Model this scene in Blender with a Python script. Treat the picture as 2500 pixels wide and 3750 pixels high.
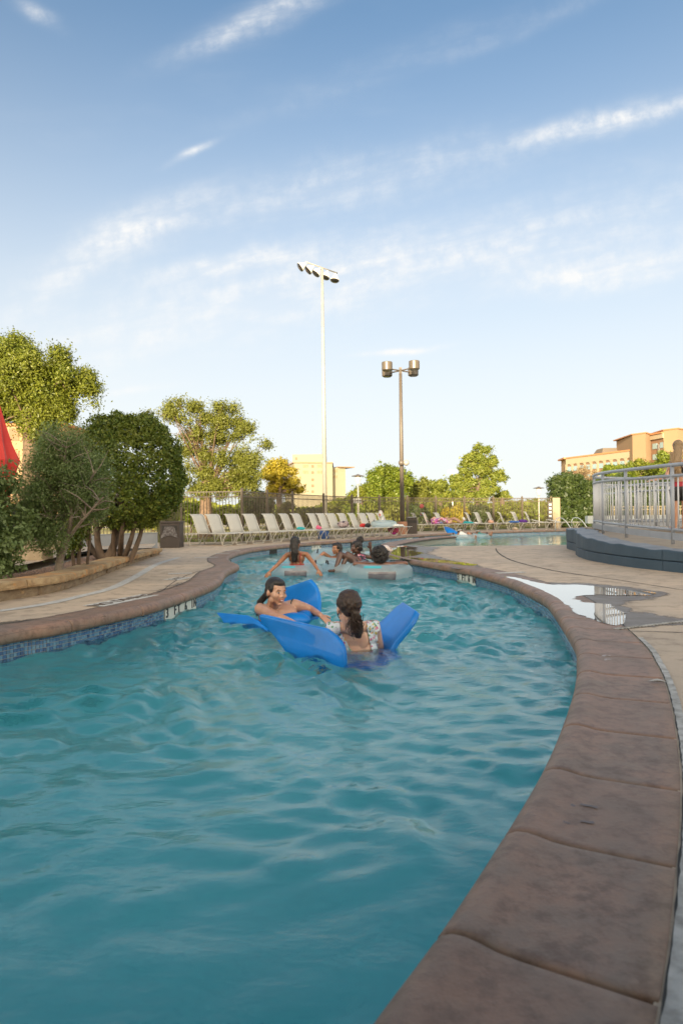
import bpy, bmesh, math, random
import numpy as np
from mathutils import Vector, Matrix, noise as mnoise

rnd = random.Random(7)
nr = np.random.default_rng(11)
scene = bpy.context.scene
for o in list(bpy.data.objects):
    bpy.data.objects.remove(o)
C = scene.collection
R = math.radians

# ------------------------------------------------------------------ camera
CAM_Z = 0.85
cam_d = bpy.data.cameras.new('camera')
cam = bpy.data.objects.new('camera', cam_d)
C.objects.link(cam)
cam_d.sensor_fit = 'VERTICAL'
cam_d.sensor_height = 36.0
cam_d.sensor_width = 24.0
cam_d.lens = 24.0
cam_d.clip_start = 0.05
cam_d.clip_end = 6000
CM = Matrix.Translation((0, 0, CAM_Z)) @ Matrix.Rotation(R(90.32), 4, 'X') @ Matrix.Rotation(R(-0.7), 4, 'Z')
cam.matrix_world = CM
cam_d.dof.use_dof = True
cam_d.dof.focus_distance = 5.6
cam_d.dof.aperture_fstop = 4.5
scene.camera = cam
C3 = CM.to_3x3()

# ------------------------------------------------------------------ sun, sky, exposure
SUN_EL = 11.0
SUN_AZ = 12.0            # light travels towards +Y and this many degrees towards +X
scene.view_settings.view_transform = 'Standard'
scene.view_settings.look = 'None'
scene.view_settings.gamma = 1.0
scene.view_settings.use_curve_mapping = False
scene.view_settings.exposure = 2.45
sun_d = bpy.data.lights.new('sun', 'SUN')
sun = bpy.data.objects.new('sun', sun_d)
C.objects.link(sun)
sun_d.energy = 2.3
sun_d.angle = R(0.55)
sun_d.color = (1.0, 0.83, 0.56)
tdir = Vector((math.sin(R(SUN_AZ)) * math.cos(R(SUN_EL)), math.cos(R(SUN_AZ)) * math.cos(R(SUN_EL)), -math.sin(R(SUN_EL))))
sun.rotation_euler = tdir.to_track_quat('-Z', 'Y').to_euler()

world = bpy.data.worlds.new('World')
scene.world = world
world.use_nodes = True
wt = world.node_tree
wt.nodes.clear()


class NT:
    """tiny helper to write node trees"""
    def __init__(s, tree):
        s.t = tree

    def n(s, typ, _in=None, **kw):
        nd = s.t.nodes.new(typ)
        for k, v in kw.items():
            setattr(nd, k, v)
        for k, v in (_in or {}).items():
            sk = nd.inputs[k]
            if isinstance(v, bpy.types.NodeSocket):
                s.t.links.new(v, sk)
            else:
                if isinstance(v, tuple) and len(v) == 3 and sk.type == 'RGBA':
                    v = (*v, 1)
                sk.default_value = v
        return nd

    def m(s, op, a, b=0.0, c=0.0, clamp=False):
        nd = s.n('ShaderNodeMath', {0: a, 1: b, 2: c}, operation=op, use_clamp=clamp)
        return nd.outputs[0]

    def mix(s, f, a, b, typ='RGBA', blend='MIX'):
        nd = s.t.nodes.new('ShaderNodeMix')
        nd.data_type = typ
        nd.blend_type = blend
        off = {'RGBA': (6, 7, 2), 'FLOAT': (2, 3, 0), 'VECTOR': (4, 5, 1)}[typ]
        for i, v in ((0, f), (off[0], a), (off[1], b)):
            sk = nd.inputs[i]
            if isinstance(v, bpy.types.NodeSocket):
                s.t.links.new(v, sk)
            else:
                if isinstance(v, tuple) and len(v) == 3 and typ == 'RGBA':
                    v = (*v, 1)
                sk.default_value = v
        return nd.outputs[off[2]]

    def noise(s, vec, scale, detail=3.0, rough=.55, w=None):
        nd = s.n('ShaderNodeTexNoise', {'Scale': scale, 'Detail': detail, 'Roughness': rough})
        if vec is not None:
            s.t.links.new(vec, nd.inputs['Vector'])
        return nd.outputs['Fac']

    def ramp(s, fac, stops, interp='LINEAR'):
        nd = s.t.nodes.new('ShaderNodeValToRGB')
        nd.color_ramp.interpolation = interp
        e = nd.color_ramp.elements
        while len(e) < len(stops):
            e.new(0.5)
        for el, (p, c) in zip(e, stops):
            el.position = p
            el.color = (*c, 1) if len(c) == 3 else c
        s.t.links.new(fac, nd.inputs[0])
        return nd.outputs[0]

    def smooth(s, v, a, b):
        nd = s.n('ShaderNodeMapRange', {'Value': v, 'From Min': a, 'From Max': b, 'To Min': 0.0, 'To Max': 1.0}, interpolation_type='SMOOTHSTEP')
        return nd.outputs[0]


w = NT(wt)
sky = w.n('ShaderNodeTexSky', sky_type='NISHITA', sun_disc=False, sun_elevation=R(SUN_EL), altitude=300.0,
          air_density=1.0, dust_density=0.6, ozone_density=2.0)
# Blender: rotation 0 puts the sun at +Y, positive turns clockwise seen from above
sky.sun_rotation = R(180 + SUN_AZ)
tc = w.n('ShaderNodeTexCoord').outputs['Generated']
sep = w.n('ShaderNodeSeparateXYZ', {0: tc})
dx, dy, dz = sep.outputs
# cirrus: masks laid on a world-fixed vertical plane ahead (north) plus free streaks everywhere
ady = w.m('MAXIMUM', dy, 0.05)
u = w.m('DIVIDE', dx, ady)
v = w.m('DIVIDE', dz, ady)
uv = w.n('ShaderNodeCombineXYZ', {0: u, 1: v}).outputs[0]
north = w.smooth(dy, .1, .3)
streaks = [(600, 40, 170, 34, 24, .6), (1420, 284, 230, 26, 10, .7), (455, 338, 52, 9, 22, .6), (300, 525, 200, 44, 25, .5),
           (545, 604, 215, 26, 9, .68), (1440, 628, 290, 34, 8, .72), (850, 602, 130, 13, 12, .4), (925, 809, 85, 6, 4, .8),
           (300, 892, 95, 8, 8, .4), (560, 700, 800, 85, 14, .5), (780, 430, 460, 60, 12, .34), (1250, 570, 500, 75, 10, .3), (900, 150, 420, 34, 20, .08), (95, 20, 50, 18, -30, .4),
           (382, 706, 24, 8, 10, .5), (150, 640, 260, 44, 30, .3), (1200, 70, 260, 20, 22, .1)]
uvn = w.n('ShaderNodeVectorRotate', {'Vector': uv, 'Angle': R(-12)}, rotation_type='Z_AXIS').outputs[0]
uvs = w.n('ShaderNodeVectorMath', {0: uvn, 1: (7.0, 26.0, 1.0)}, operation='MULTIPLY').outputs[0]
fib = w.noise(uvs, 1.0, 6, .62)
uvf = w.n('ShaderNodeVectorMath', {0: uv, 1: (34.0, 30.0, 1.0)}, operation='MULTIPLY').outputs[0]
puff = w.noise(uvf, 1.0, 4, .6)
wob = w.m('MULTIPLY', w.m('SUBTRACT', w.noise(uv, 5.0, 3), .5), .05)
cl = None
for (sx, sy, L, W_, ang, st) in streaks:
    cu, cv = (sx - 784) / 1568, (1187 - sy) / 1568
    ca, sa = math.cos(R(ang)), math.sin(R(ang))
    du = w.m('SUBTRACT', u, cu)
    dv = w.m('ADD', w.m('SUBTRACT', v, cv), wob)
    a = w.m('MULTIPLY', w.m('ADD', w.m('MULTIPLY', du, ca), w.m('MULTIPLY', dv, sa)), 1568 / L)
    b = w.m('MULTIPLY', w.m('SUBTRACT', w.m('MULTIPLY', dv, ca), w.m('MULTIPLY', du, sa)), 1568 / W_)
    d2 = w.m('ADD', w.m('MULTIPLY', a, a), w.m('MULTIPLY', b, b))
    g = w.m('MULTIPLY', w.m('POWER', 2.718, w.m('MULTIPLY', d2, -1.1)), st)
    cl = g if cl is None else w.m('ADD', cl, g)
tex = w.m('ADD', .35, w.m('MULTIPLY', w.m('MULTIPLY', w.smooth(fib, .3, .7), w.smooth(puff, .2, .75)), 1.4))
cl = w.m('MULTIPLY', w.m('MULTIPLY', cl, tex), north)
# free thin cirrus over the whole dome
adz = w.m('ADD', w.m('ABSOLUTE', dz), .12)
pl = w.n('ShaderNodeCombineXYZ', {0: w.m('DIVIDE', dx, adz), 1: w.m('MULTIPLY', w.m('DIVIDE', dy, adz), 2.2)}).outputs[0]
free = w.m('MULTIPLY', w.smooth(w.noise(pl, 1.3, 6, .6), .5, .85), .3)
cl = w.m('MINIMUM', w.m('ADD', cl, w.m('MULTIPLY', free, w.m('SUBTRACT', 1.0, w.m('MULTIPLY', north, .65)))), .92)
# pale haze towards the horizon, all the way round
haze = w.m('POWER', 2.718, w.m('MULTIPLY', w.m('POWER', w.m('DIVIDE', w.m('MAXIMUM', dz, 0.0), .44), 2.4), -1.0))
anti = w.smooth(dy, -.6, .55)      # towards the low sun no haze, and a brighter, warmer tint
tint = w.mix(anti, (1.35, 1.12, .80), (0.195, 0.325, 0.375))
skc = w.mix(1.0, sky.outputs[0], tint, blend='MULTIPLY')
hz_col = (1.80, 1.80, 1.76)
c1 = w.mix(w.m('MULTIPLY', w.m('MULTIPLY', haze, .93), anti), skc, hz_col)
# warm glow added on the sun side to fill the shade, thinning with height
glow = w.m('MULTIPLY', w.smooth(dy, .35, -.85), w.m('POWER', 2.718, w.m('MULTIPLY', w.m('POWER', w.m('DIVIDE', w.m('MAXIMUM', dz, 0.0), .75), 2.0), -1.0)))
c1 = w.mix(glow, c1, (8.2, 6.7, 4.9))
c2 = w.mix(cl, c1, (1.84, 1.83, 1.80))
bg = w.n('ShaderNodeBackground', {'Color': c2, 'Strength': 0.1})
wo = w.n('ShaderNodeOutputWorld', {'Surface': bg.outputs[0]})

# ------------------------------------------------------------------ helpers
def U(px, py, z=0.0):
    """point of the horizontal plane z seen at photo pixel (px, py)"""
    d = C3 @ Vector(((px - 1250) / 2500, -(py - 1875) / 2500, -1))
    t = (z - CAM_Z) / d.z
    return Vector((d.x * t, d.y * t, z))


def D(px, py, Y):
    """point at distance Y in front of the camera plane seen at photo pixel"""
    d = C3 @ Vector(((px - 1250) / 2500, -(py - 1875) / 2500, -1))
    t = Y / d.y
    return Vector((d.x * t, Y, CAM_Z + d.z * t))


def tag(o, label=None, cat=None, group=None, kind=None):
    if label: o['label'] = label
    if cat: o['category'] = cat
    if group: o['group'] = group
    if kind: o['kind'] = kind
    return o


def link(o, parent=None):
    C.objects.link(o)
    if parent is not None:
        o.parent = parent
    return o


def empty(name, loc=(0, 0, 0), rz=0.0, parent=None):
    o = bpy.data.objects.new(name, None)
    o.empty_display_size = .2
    o.location = loc
    o.rotation_euler = (0, 0, rz)
    return link(o, parent)


def thing(name, label, cat, loc=(0, 0, 0), rz=0.0, group=None):
    return tag(empty(name, loc, rz), label, cat, group)


def copy_tree(o, parent=None):
    c = o.copy()
    C.objects.link(c)
    c.parent = parent
    for ch in list(o.children):
        copy_tree(ch, c)
    return c


class MB:
    """collects simple shapes into one mesh"""
    def __init__(s):
        s.v = []; s.f = []; s.mi = []

    def add(s, vs, fs, mi=0):
        b = len(s.v)
        s.v += [tuple(p) for p in vs]
        s.f += [tuple(b + i for i in f) for f in fs]
        s.mi += [mi] * len(fs)
        return s

    def box(s, c, size, rot=None, mi=0, taper=1.0):
        hx, hy, hz = size[0] / 2, size[1] / 2, size[2] / 2
        vs = []
        for z, t in ((-hz, 1.0), (hz, taper)):
            for x, y in ((-hx, -hy), (hx, -hy), (hx, hy), (-hx, hy)):
                vs.append(Vector((x * t, y * t, z)))
        if rot is not None:
            if isinstance(rot, (int, float)):
                rot = Matrix.Rotation(rot, 3, 'Z')
            vs = [rot @ p for p in vs]
        c = Vector(c)
        vs = [p + c for p in vs]
        return s.add(vs, [(3, 2, 1, 0), (4, 5, 6, 7), (0, 1, 5, 4), (1, 2, 6, 5), (2, 3, 7, 6), (3, 0, 4, 7)], mi)

    def tube(s, pts, r, n=8, mi=0, caps=True, closed=False):
        pts = [Vector(p) for p in pts]
        m = len(pts)
        rs = r if isinstance(r, (list, tuple)) else [r] * m
        if len(rs) != m: rs = [rs[int(i * (len(rs) - 1) / max(1, m - 1))] for i in range(m)]
        vs = []
        prev = None
        for i, p in enumerate(pts):
            if closed:
                d = pts[(i + 1) % m] - pts[i - 1]
            else:
                d = pts[min(i + 1, m - 1)] - pts[max(i - 1, 0)]
            if d.length < 1e-9: d = Vector((0, 0, 1))
            d.normalize()
            if prev is None:
                a = d.orthogonal().normalized()
            else:
                a = prev - d * prev.dot(d)
                a = a.normalized() if a.length > 1e-6 else d.orthogonal().normalized()
            prev = a
            b = d.cross(a)
            for k in range(n):
                t = 2 * math.pi * k / n
                vs.append(p + (a * math.cos(t) + b * math.sin(t)) * rs[i])
        fs = []
        for i in range(m if closed else m - 1):
            j = (i + 1) % m
            for k in range(n):
                l = (k + 1) % n
                fs.append((i * n + k, i * n + l, j * n + l, j * n + k))
        if caps and not closed:
            fs.append(tuple(range(n - 1, -1, -1)))
            fs.append(tuple((m - 1) * n + k for k in range(n)))
        return s.add(vs, fs, mi)

    def lathe(s, prof, c=(0, 0, 0), n=16, mi=0, rot=None, scale=(1, 1, 1)):
        vs = []
        c = Vector(c)
        for (r, z) in prof:
            for k in range(n):
                t = 2 * math.pi * k / n
                p = Vector((r * math.cos(t) * scale[0], r * math.sin(t) * scale[1], z * scale[2]))
                if rot is not None: p = rot @ p
                vs.append(p + c)
        fs = []
        for i in range(len(prof) - 1):
            for k in range(n):
                l = (k + 1) % n
                fs.append((i * n + k, i * n + l, (i + 1) * n + l, (i + 1) * n + k))
        fs.append(tuple(range(n - 1, -1, -1)))
        fs.append(tuple((len(prof) - 1) * n + k for k in range(n)))
        return s.add(vs, fs, mi)

    def ell(s, c, r, rot=None, n=12, mi=0):
        prof = []
        k = max(4, n // 2)
        for i in range(k + 1):
            t = math.pi * i / k
            prof.append((max(1e-4, math.sin(t)), -math.cos(t)))
        vs = []
        if isinstance(r, (int, float)): r = (r, r, r)
        for (rr, z) in prof:
            for q in range(n):
                t = 2 * math.pi * q / n
                p = Vector((rr * math.cos(t) * r[0], rr * math.sin(t) * r[1], z * r[2]))
                if rot is not None: p = rot @ p
                vs.append(p + Vector(c))
        fs = []
        for i in range(k):
            for q in range(n):
                l = (q + 1) % n
                fs.append((i * n + q, i * n + l, (i + 1) * n + l, (i + 1) * n + q))
        fs.append(tuple(range(n - 1, -1, -1)))
        fs.append(tuple(k * n + q for q in range(n)))
        return s.add(vs, fs, mi)

    def grid(s, rows, mi=0):
        nrow = len(rows); nc = len(rows[0])
        fs = []
        for i in range(nrow - 1):
            for j in range(nc - 1):
                fs.append((i * nc + j, i * nc + j + 1, (i + 1) * nc + j + 1, (i + 1) * nc + j))
        return s.add([p for r_ in rows for p in r_], fs, mi)

    def mesh(s, name, mats, smooth=False):
        me = bpy.data.meshes.new(name)
        me.from_pydata(s.v, [], s.f)
        if not isinstance(mats, (list, tuple)): mats = [mats]
        for m_ in mats: me.materials.append(m_)
        if len(mats) > 1:
            me.polygons.foreach_set('material_index', s.mi)
        if smooth:
            me.polygons.foreach_set('use_smooth', [True] * len(me.polygons))
        me.update()
        return me

    def build(s, name, mats, parent=None, smooth=False, bevel=0.0):
        o = bpy.data.objects.new(name, s.mesh(name, mats, smooth))
        link(o, parent)
        if bevel:
            b = o.modifiers.new('bevel', 'BEVEL')
            b.width = bevel; b.segments = 2; b.limit_method = 'ANGLE'
        if smooth and bevel:
            pass
        return o


def poly_sheet(name, loops, z, mat, parent=None):
    """flat sheet(s) from outlines (lists of (x, y))"""
    from mathutils.geometry import tessellate_polygon
    b = MB()
    for lp in loops:
        vs = [Vector((p[0], p[1], z)) for p in lp]
        tris = tessellate_polygon([vs])
        fs = []
        for t in tris:
            a, b_, c = (vs[i] for i in t)
            if (b_ - a).cross(c - a).z < 0: t = (t[0], t[2], t[1])
            fs.append(tuple(t))
        b.add(vs, fs)
    return b.build(name, mat, parent)


def spline(pts, step=.25, closed=False):
    """Catmull-Rom through 2D/3D points, resampled about every step"""
    P = [Vector(p) for p in pts]
    out = []
    n = len(P)
    rng = range(n if closed else n - 1)
    for i in rng:
        p1, p2 = P[i], P[(i + 1) % n]
        p0 = P[i - 1] if (i > 0 or closed) else p1 * 2 - p2
        p3 = P[(i + 2) % n] if (i + 2 < n or closed) else p2 * 2 - p1
        k = max(1, int(round((p2 - p1).length / step)))
        for j in range(k):
            t = j / k
            out.append(.5 * ((2 * p1) + (-p0 + p2) * t + (2 * p0 - 5 * p1 + 4 * p2 - p3) * t * t + (-p0 + 3 * p1 - 3 * p2 + p3) * t ** 3))
    if not closed: out.append(P[-1])
    return out


def resample(pts, step):
    """equal arc-length resample; returns list of points"""
    out = [pts[0].copy()]
    acc = 0.0
    for a, b in zip(pts, pts[1:]):
        L = (b - a).length
        if L == 0: continue
        t = step - acc
        while t <= L:
            out.append(a.lerp(b, t / L))
            t += step
        acc = (acc + L) % step
    return out


def normals2(pts, side=1):
    ns = []
    for i in range(len(pts)):
        d = pts[min(i + 1, len(pts) - 1)] - pts[max(i - 1, 0)]
        nn = Vector((d.y, -d.x, 0)).normalized() * side
        ns.append(nn)
    return ns

# ------------------------------------------------------------------ materials
def new_mat(name):
    m = bpy.data.materials.new(name)
    m.use_nodes = True
    m.node_tree.nodes.clear()
    return m, NT(m.node_tree)


def finish(t, bsdf, disp=None):
    out = t.n('ShaderNodeOutputMaterial', {'Surface': bsdf})
    return out


def pmat(name, col, rough=.6, col2=None, scale=4.0, bump=0.0, bscale=60.0, metallic=0.0, detail=4, island=False, coat=0.0,
         spots=None, ramp=(.35, .65), spec=.5, stretch=None, sss=0.0, sheen=0.0):
    m, t = new_mat(name)
    co = t.n('ShaderNodeTexCoord').outputs['Object']
    if stretch:
        co = t.n('ShaderNodeVectorMath', {0: co, 1: stretch}, operation='MULTIPLY').outputs[0]
    base = (*col, 1)
    if col2 is not None:
        f = t.smooth(t.noise(co, scale, detail, .6), *ramp)
        base = t.mix(f, col, col2)
    if island:
        ri = t.n('ShaderNodeNewGeometry').outputs['Random Per Island']
        base = t.mix(ri, base if col2 is not None else col, island)
    if spots:
        f = t.smooth(t.noise(co, spots[1], 3, .6), spots[2], spots[2] + .06)
        base = t.mix(f, base if isinstance(base, bpy.types.NodeSocket) else col, spots[0])
    kw = {'Base Color': base, 'Roughness': rough, 'Metallic': metallic, 'Specular IOR Level': spec}
    if coat: kw['Coat Weight'] = coat
    if sss:
        kw['Subsurface Weight'] = sss
        kw['Subsurface Radius'] = (.02, .008, .004)
        kw['Subsurface Scale'] = 1.0
    if sheen: kw['Sheen Weight'] = sheen
    if bump:
        h = t.noise(co, bscale, 4, .6)
        kw['Normal'] = t.n('ShaderNodeBump', {'Height': h, 'Strength': min(1.0, bump), 'Distance': .01 * max(1.0, bump)}).outputs[0]
    p = t.n('ShaderNodeBsdfPrincipled', kw)
    finish(t, p.outputs[0])
    return m


def leaf_mat(name, c1, c2, c3=None, trans=.35):
    m, t = new_mat(name)
    ri = t.n('ShaderNodeNewGeometry').outputs['Random Per Island']
    stops = [(0, c1), (.6, c2), (1, c3 or c2)]
    col = t.ramp(ri, stops)
    co = t.n('ShaderNodeTexCoord').outputs['Object']
    f = t.noise(co, 1.2, 3, .6)
    col = t.mix(t.smooth(f, .35, .7), col, t.mix(.5, col, c3 or c2))
    p = t.n('ShaderNodeBsdfPrincipled', {'Base Color': col, 'Roughness': .45, 'Specular IOR Level': .35})
    tr = t.n('ShaderNodeBsdfTranslucent', {'Color': t.mix(.5, col, (c2[0] * 1.8, c2[1] * 1.8, c2[2] * .6))})
    mx = t.n('ShaderNodeMixShader', {0: trans, 1: p.outputs[0], 2: tr.outputs[0]})
    finish(t, mx.outputs[0])
    return m
WZ = -0.2      # water level; deck is z = 0
# ------------------------------------------------------------------ setting materials
m_deck, t = new_mat('deck_concrete')
co = t.n('ShaderNodeTexCoord').outputs['Object']
st = t.n('ShaderNodeVectorMath', {0: co, 1: (1.0, 1.0, 1.0)}, operation='MULTIPLY').outputs[0]
n1 = t.noise(co, .7, 5, .62)
n2 = t.noise(co, 4.5, 6, .68)
n3 = t.noise(co, 45, 4, .65)
col = t.mix(t.smooth(n1, .35, .65), (.56, .43, .31), (.44, .35, .26))
col = t.mix(t.m('MULTIPLY', t.smooth(n2, .48, .66), .65), col, (.24, .185, .14))
col = t.mix(t.m('MULTIPLY', t.smooth(n3, .45, .7), .45), col, (.42, .35, .27))
col = t.mix(t.m('MULTIPLY', t.smooth(t.noise(co, 1.7, 6, .7), .56, .64), .35), col, (.14, .10, .075))
hb = t.m('ADD', t.m('MULTIPLY', n3, .6), t.noise(co, 160, 3, .6))
p = t.n('ShaderNodeBsdfPrincipled', {'Base Color': col, 'Roughness': t.m('ADD', .5, t.m('MULTIPLY', n2, .3)), 'Specular IOR Level': .35,
        'Normal': t.n('ShaderNodeBump', {'Height': hb, 'Strength': .35, 'Distance': .004}).outputs[0]})
finish(t, p.outputs[0])

m_coping, t = new_mat('coping_concrete')
co = t.n('ShaderNodeTexCoord').outputs['Object']
n1 = t.noise(co, 3.2, 6, .66)
n2 = t.noise(co, 14, 6, .7)
n3 = t.noise(co, 120, 4, .6)
oi = t.n('ShaderNodeObjectInfo').outputs['Random']
col = t.mix(t.smooth(n1, .36, .64), (.31, .18, .12), (.215, .16, .125))
col = t.mix(t.m('MULTIPLY', t.smooth(n2, .42, .66), .7), col, (.115, .066, .045))
col = t.mix(t.m('MULTIPLY', t.smooth(t.noise(co, 6, 5, .7), .54, .7), .6), col, (.31, .22, .16))
col = t.mix(t.m('MULTIPLY', oi, .35), col, (.22, .14, .10))
hb = t.m('ADD', t.m('MULTIPLY', n2, 1.2), t.m('MULTIPLY', n3, .35))
p = t.n('ShaderNodeBsdfPrincipled', {'Base Color': col, 'Roughness': t.m('ADD', .36, t.m('MULTIPLY', n1, .35)), 'Specular IOR Level': .5,
        'Normal': t.n('ShaderNodeBump', {'Height': hb, 'Strength': .5, 'Distance': .006}).outputs[0]})
finish(t, p.outputs[0])

m_coping_l = m_coping.copy(); m_coping_l.name = 'coping_concrete_pale'

m_mortar = pmat('mortar', (.07, .055, .045), .9, (.045, .035, .03), 30)
m_white = pmat('white_caulk', (.46, .45, .43), .8, (.26, .25, .23), 14, bump=.4, bscale=50)
m_strip = pmat('drain_strip', (.52, .51, .48), .7, (.42, .40, .37), 12, bump=.3, bscale=80, spots=((.3, .27, .23), 7, .62))
m_dark = pmat('dark_gap', (.03, .028, .025), .8)
m_paint = pmat('deck_paint', (.60, .59, .56), .7, (.40, .37, .32), 25)
m_ink = pmat('black_ink', (.02, .022, .03), .5)
m_plaster = pmat('pool_plaster', (.15, .57, .62), .8, (.13, .53, .58), 1.6)
m_grout = pmat('grout', (.34, .32, .28), .9)
m_panel = pmat('marker_tile', (.68, .66, .60), .35)

m_tile, t = new_mat('mosaic_glaze')
ge = t.n('ShaderNodeNewGeometry')
oi = t.n('ShaderNodeObjectInfo').outputs['Random']
rr = t.m('FRACT', t.m('ADD', ge.outputs['Random Per Island'], oi))
col = t.ramp(rr, [(0, (.02, .05, .17)), (.3, (.04, .12, .30)), (.55, (.10, .23, .40)), (.8, (.16, .30, .42)), (1, (.06, .13, .24))])
co = t.n('ShaderNodeTexCoord').outputs['Object']
col = t.mix(t.m('MULTIPLY', t.noise(co, 70, 3), .5), col, (.16, .24, .30))
p = t.n('ShaderNodeBsdfPrincipled', {'Base Color': col, 'Roughness': .2, 'Coat Weight': .3})
finish(t, p.outputs[0])

m_band, t = new_mat('mosaic_far')      # far tile band, too fine to pick apart
uvc = t.n('ShaderNodeTexCoord').outputs['UV']
br = t.n('ShaderNodeTexBrick', {'Vector': uvc, 'Scale': 1.0, 'Mortar Size': .08, 'Brick Width': 1.0, 'Row Height': 1.0,
                                'Color1': (.03, .09, .22), 'Color2': (.15, .30, .42), 'Mortar': (.34, .32, .28)}, offset=0.0)
p = t.n('ShaderNodeBsdfPrincipled', {'Base Color': br.outputs['Color'], 'Roughness': .3})
finish(t, p.outputs[0])

m_water, t = new_mat('pool_water')
co = t.n('ShaderNodeTexCoord').outputs['Object']
wv = t.n('ShaderNodeVectorMath', {0: co, 1: (1.0, 1.7, 1.0)}, operation='MULTIPLY').outputs[0]
sp = t.n('ShaderNodeSeparateXYZ', {0: co})
far = t.smooth(sp.outputs[1], 1.8, 6.5)
h = t.m('ADD', t.noise(wv, 4.5, 5, .6), t.m('MULTIPLY', t.noise(wv, 17, 3, .6), .35))
quiet = t.m('SUBTRACT', 1.0, t.m('MULTIPLY', t.smooth(sp.outputs[1], 13.0, 19.0), .8))
bmp = t.n('ShaderNodeBump', {'Height': h, 'Strength': t.m('MULTIPLY', t.m('ADD', .14, t.m('MULTIPLY', far, .6)), quiet), 'Distance': .035}).outputs[0]
g = t.n('ShaderNodeBsdfPrincipled', {'Base Color': (.80, .97, .98), 'Roughness': .02, 'IOR': 1.333, 'Transmission Weight': 1.0, 'Normal': bmp})
finish(t, g.outputs[0])

m_grass, t = new_mat('lawn_grass')
co = t.n('ShaderNodeTexCoord').outputs['Object']
col = t.mix(t.smooth(t.noise(co, .15, 4, .6), .4, .62), (.22, .22, .06), (.52, .42, .22))
col = t.mix(t.m('MULTIPLY', t.noise(co, 9, 4, .7), .5), col, (.14, .16, .04))
p = t.n('ShaderNodeBsdfPrincipled', {'Base Color': col, 'Roughness': .9, 'Specular IOR Level': .1,
        'Normal': t.n('ShaderNodeBump', {'Height': t.noise(co, 30, 3), 'Strength': .8, 'Distance': .05}).outputs[0]})
finish(t, p.outputs[0])
m_road = pmat('pale_paving', (.42, .36, .29), .9, (.34, .29, .24), .6)

# ------------------------------------------------------------------ pool outline (plan)
def V2(l): return [Vector((a, b, 0)) for a, b in l]
lw_px = [(0, 2417), (172, 2384), (344, 2344), (517, 2298), (603, 2269), (717, 2223), (792, 2183), (822, 2140)]
lw = [U(px, py, WZ) for px, py in lw_px]
for p_ in lw: p_.z = 0
left_ctrl = V2([(-7.4, -9), (-6.6, -5.5), (-5.6, -2), (-4.7, .6), (-3.7, 2.6), (-3.05, 3.8)]) + lw + \
    V2([(-1.85, 12.0), (-2.2, 13.2), (-2.45, 14.6), (-2.50, 16.4), (-2.3, 18.2), (-1.55, 20.4), (-.6, 22.3), (.48, 23.9), (1.66, 26.9 - .6), (4.4, 30.3), (7.2, 32.6), (10.4, 34.3), (14, 35.2), (20, 36), (32, 36.5)])
nose = [U(a, b, -.03) for a, b in ((1150, 4080), (1400, 3719), (1610, 3438), (1821, 3115), (1989, 2828), (2073, 2624), (2107, 2498), (2110, 2430), (2099, 2362))]
for p_ in nose: p_.z = 0
rw_near = [p_ + n_ * .046 for p_, n_ in zip(nose, [Vector((q_.y, -q_.x, 0)).normalized() for q_ in [nose[min(i + 1, len(nose) - 1)] - nose[max(0, i - 1)] for i in range(len(nose))]])]
e0 = (rw_near[0] - rw_near[1]).normalized()
rw_near = V2([(-3.0, -9), (-2.5, -4), (-1.6, -2)]) + [rw_near[0] + e0 * 1.3 + Vector((-.12, 0, 0)), rw_near[0] + e0 * .5] + rw_near
rw_px = [(2042, 2307), (1997, 2256), (1914, 2208), (1838, 2173), (1742, 2141), (1675, 2125), (1519, 2093)]
rwf = [U(px, py, WZ) for px, py in rw_px]
for p_ in rwf: p_.z = 0
right_ctrl = rw_near + rwf + V2([(1.0, 14.7), (.95, 16.6), (1.1, 18.35)])
LEFT = spline(left_ctrl, .12)
RIGHT = spline(right_ctrl, .12)
LAGOON_Y = 18.35
nL = normals2(LEFT, -1)      # towards the deck (left of travel)
nR = normals2(RIGHT, 1)
CW = .378
lw_dummy = 0
LEFT_O = [p + n * (CW - .015) for p, n in zip(LEFT, nL)]
RIGHT_O = [p + n * (CW - .015) for p, n in zip(RIGHT, nR)]

# fence line (plan), posts
F1 = V2([(-13.2, 22.4), (-11.2, 22.6), (-9.3, 22.8), (-7.45, 23.05), (-5.46, 23.3), (-3.39, 23.3)])
F2 = V2([(-3.39, 23.3), (-2.7, 24.9), (-1.93, 27.0), (-.77, 29.5), (.49, 31.8)])
F3 = V2([(.49, 31.8), (1.85, 33.2), (3.33, 34.5), (4.94, 35.8), (6.64, 36.9), (8.4, 37.8), (10.2, 38.6), (12.15, 39.6)])
F4 = V2([(12.15, 39.6), (13.4, 41.2), (14.8, 43.4), (16.3, 45.6), (17.9, 47.8), (19.6, 50.4)])

# deck: far/left side, and island on the right
deck_far = [(p.x, p.y) for p in LEFT_O] + [(32, 48), (19.6, 50.8), (17.9, 48.2), (16.2, 46.0), (14.7, 43.8), (13.2, 41.6), (12.1, 40.0), (10.2, 39.0), (6.6, 37.3), (3.2, 34.9), (.3, 32.2),
                                            (-.95, 29.7), (-2.15, 27.2), (-3.0, 25.0), (-3.6, 23.7), (-5.46, 23.7), (-13.2, 22.8), (-40, 22), (-40, -9)]
deck_far = [(p.x, p.y) for p in LEFT_O] + [(32, 38.2), (26, 38.4), (19.6, 42), (13.2, 39.9)] + deck_far[len(LEFT_O) + 6:]
deck_isl = [(p.x, p.y) for p in RIGHT_O][:-1] + [(1.12, LAGOON_Y), (32, LAGOON_Y), (32, -9)]
deck = poly_sheet('deck', [deck_far, deck_isl], 0.0, m_deck)
tag(deck, 'tan mottled concrete pool deck', kind='structure')

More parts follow.
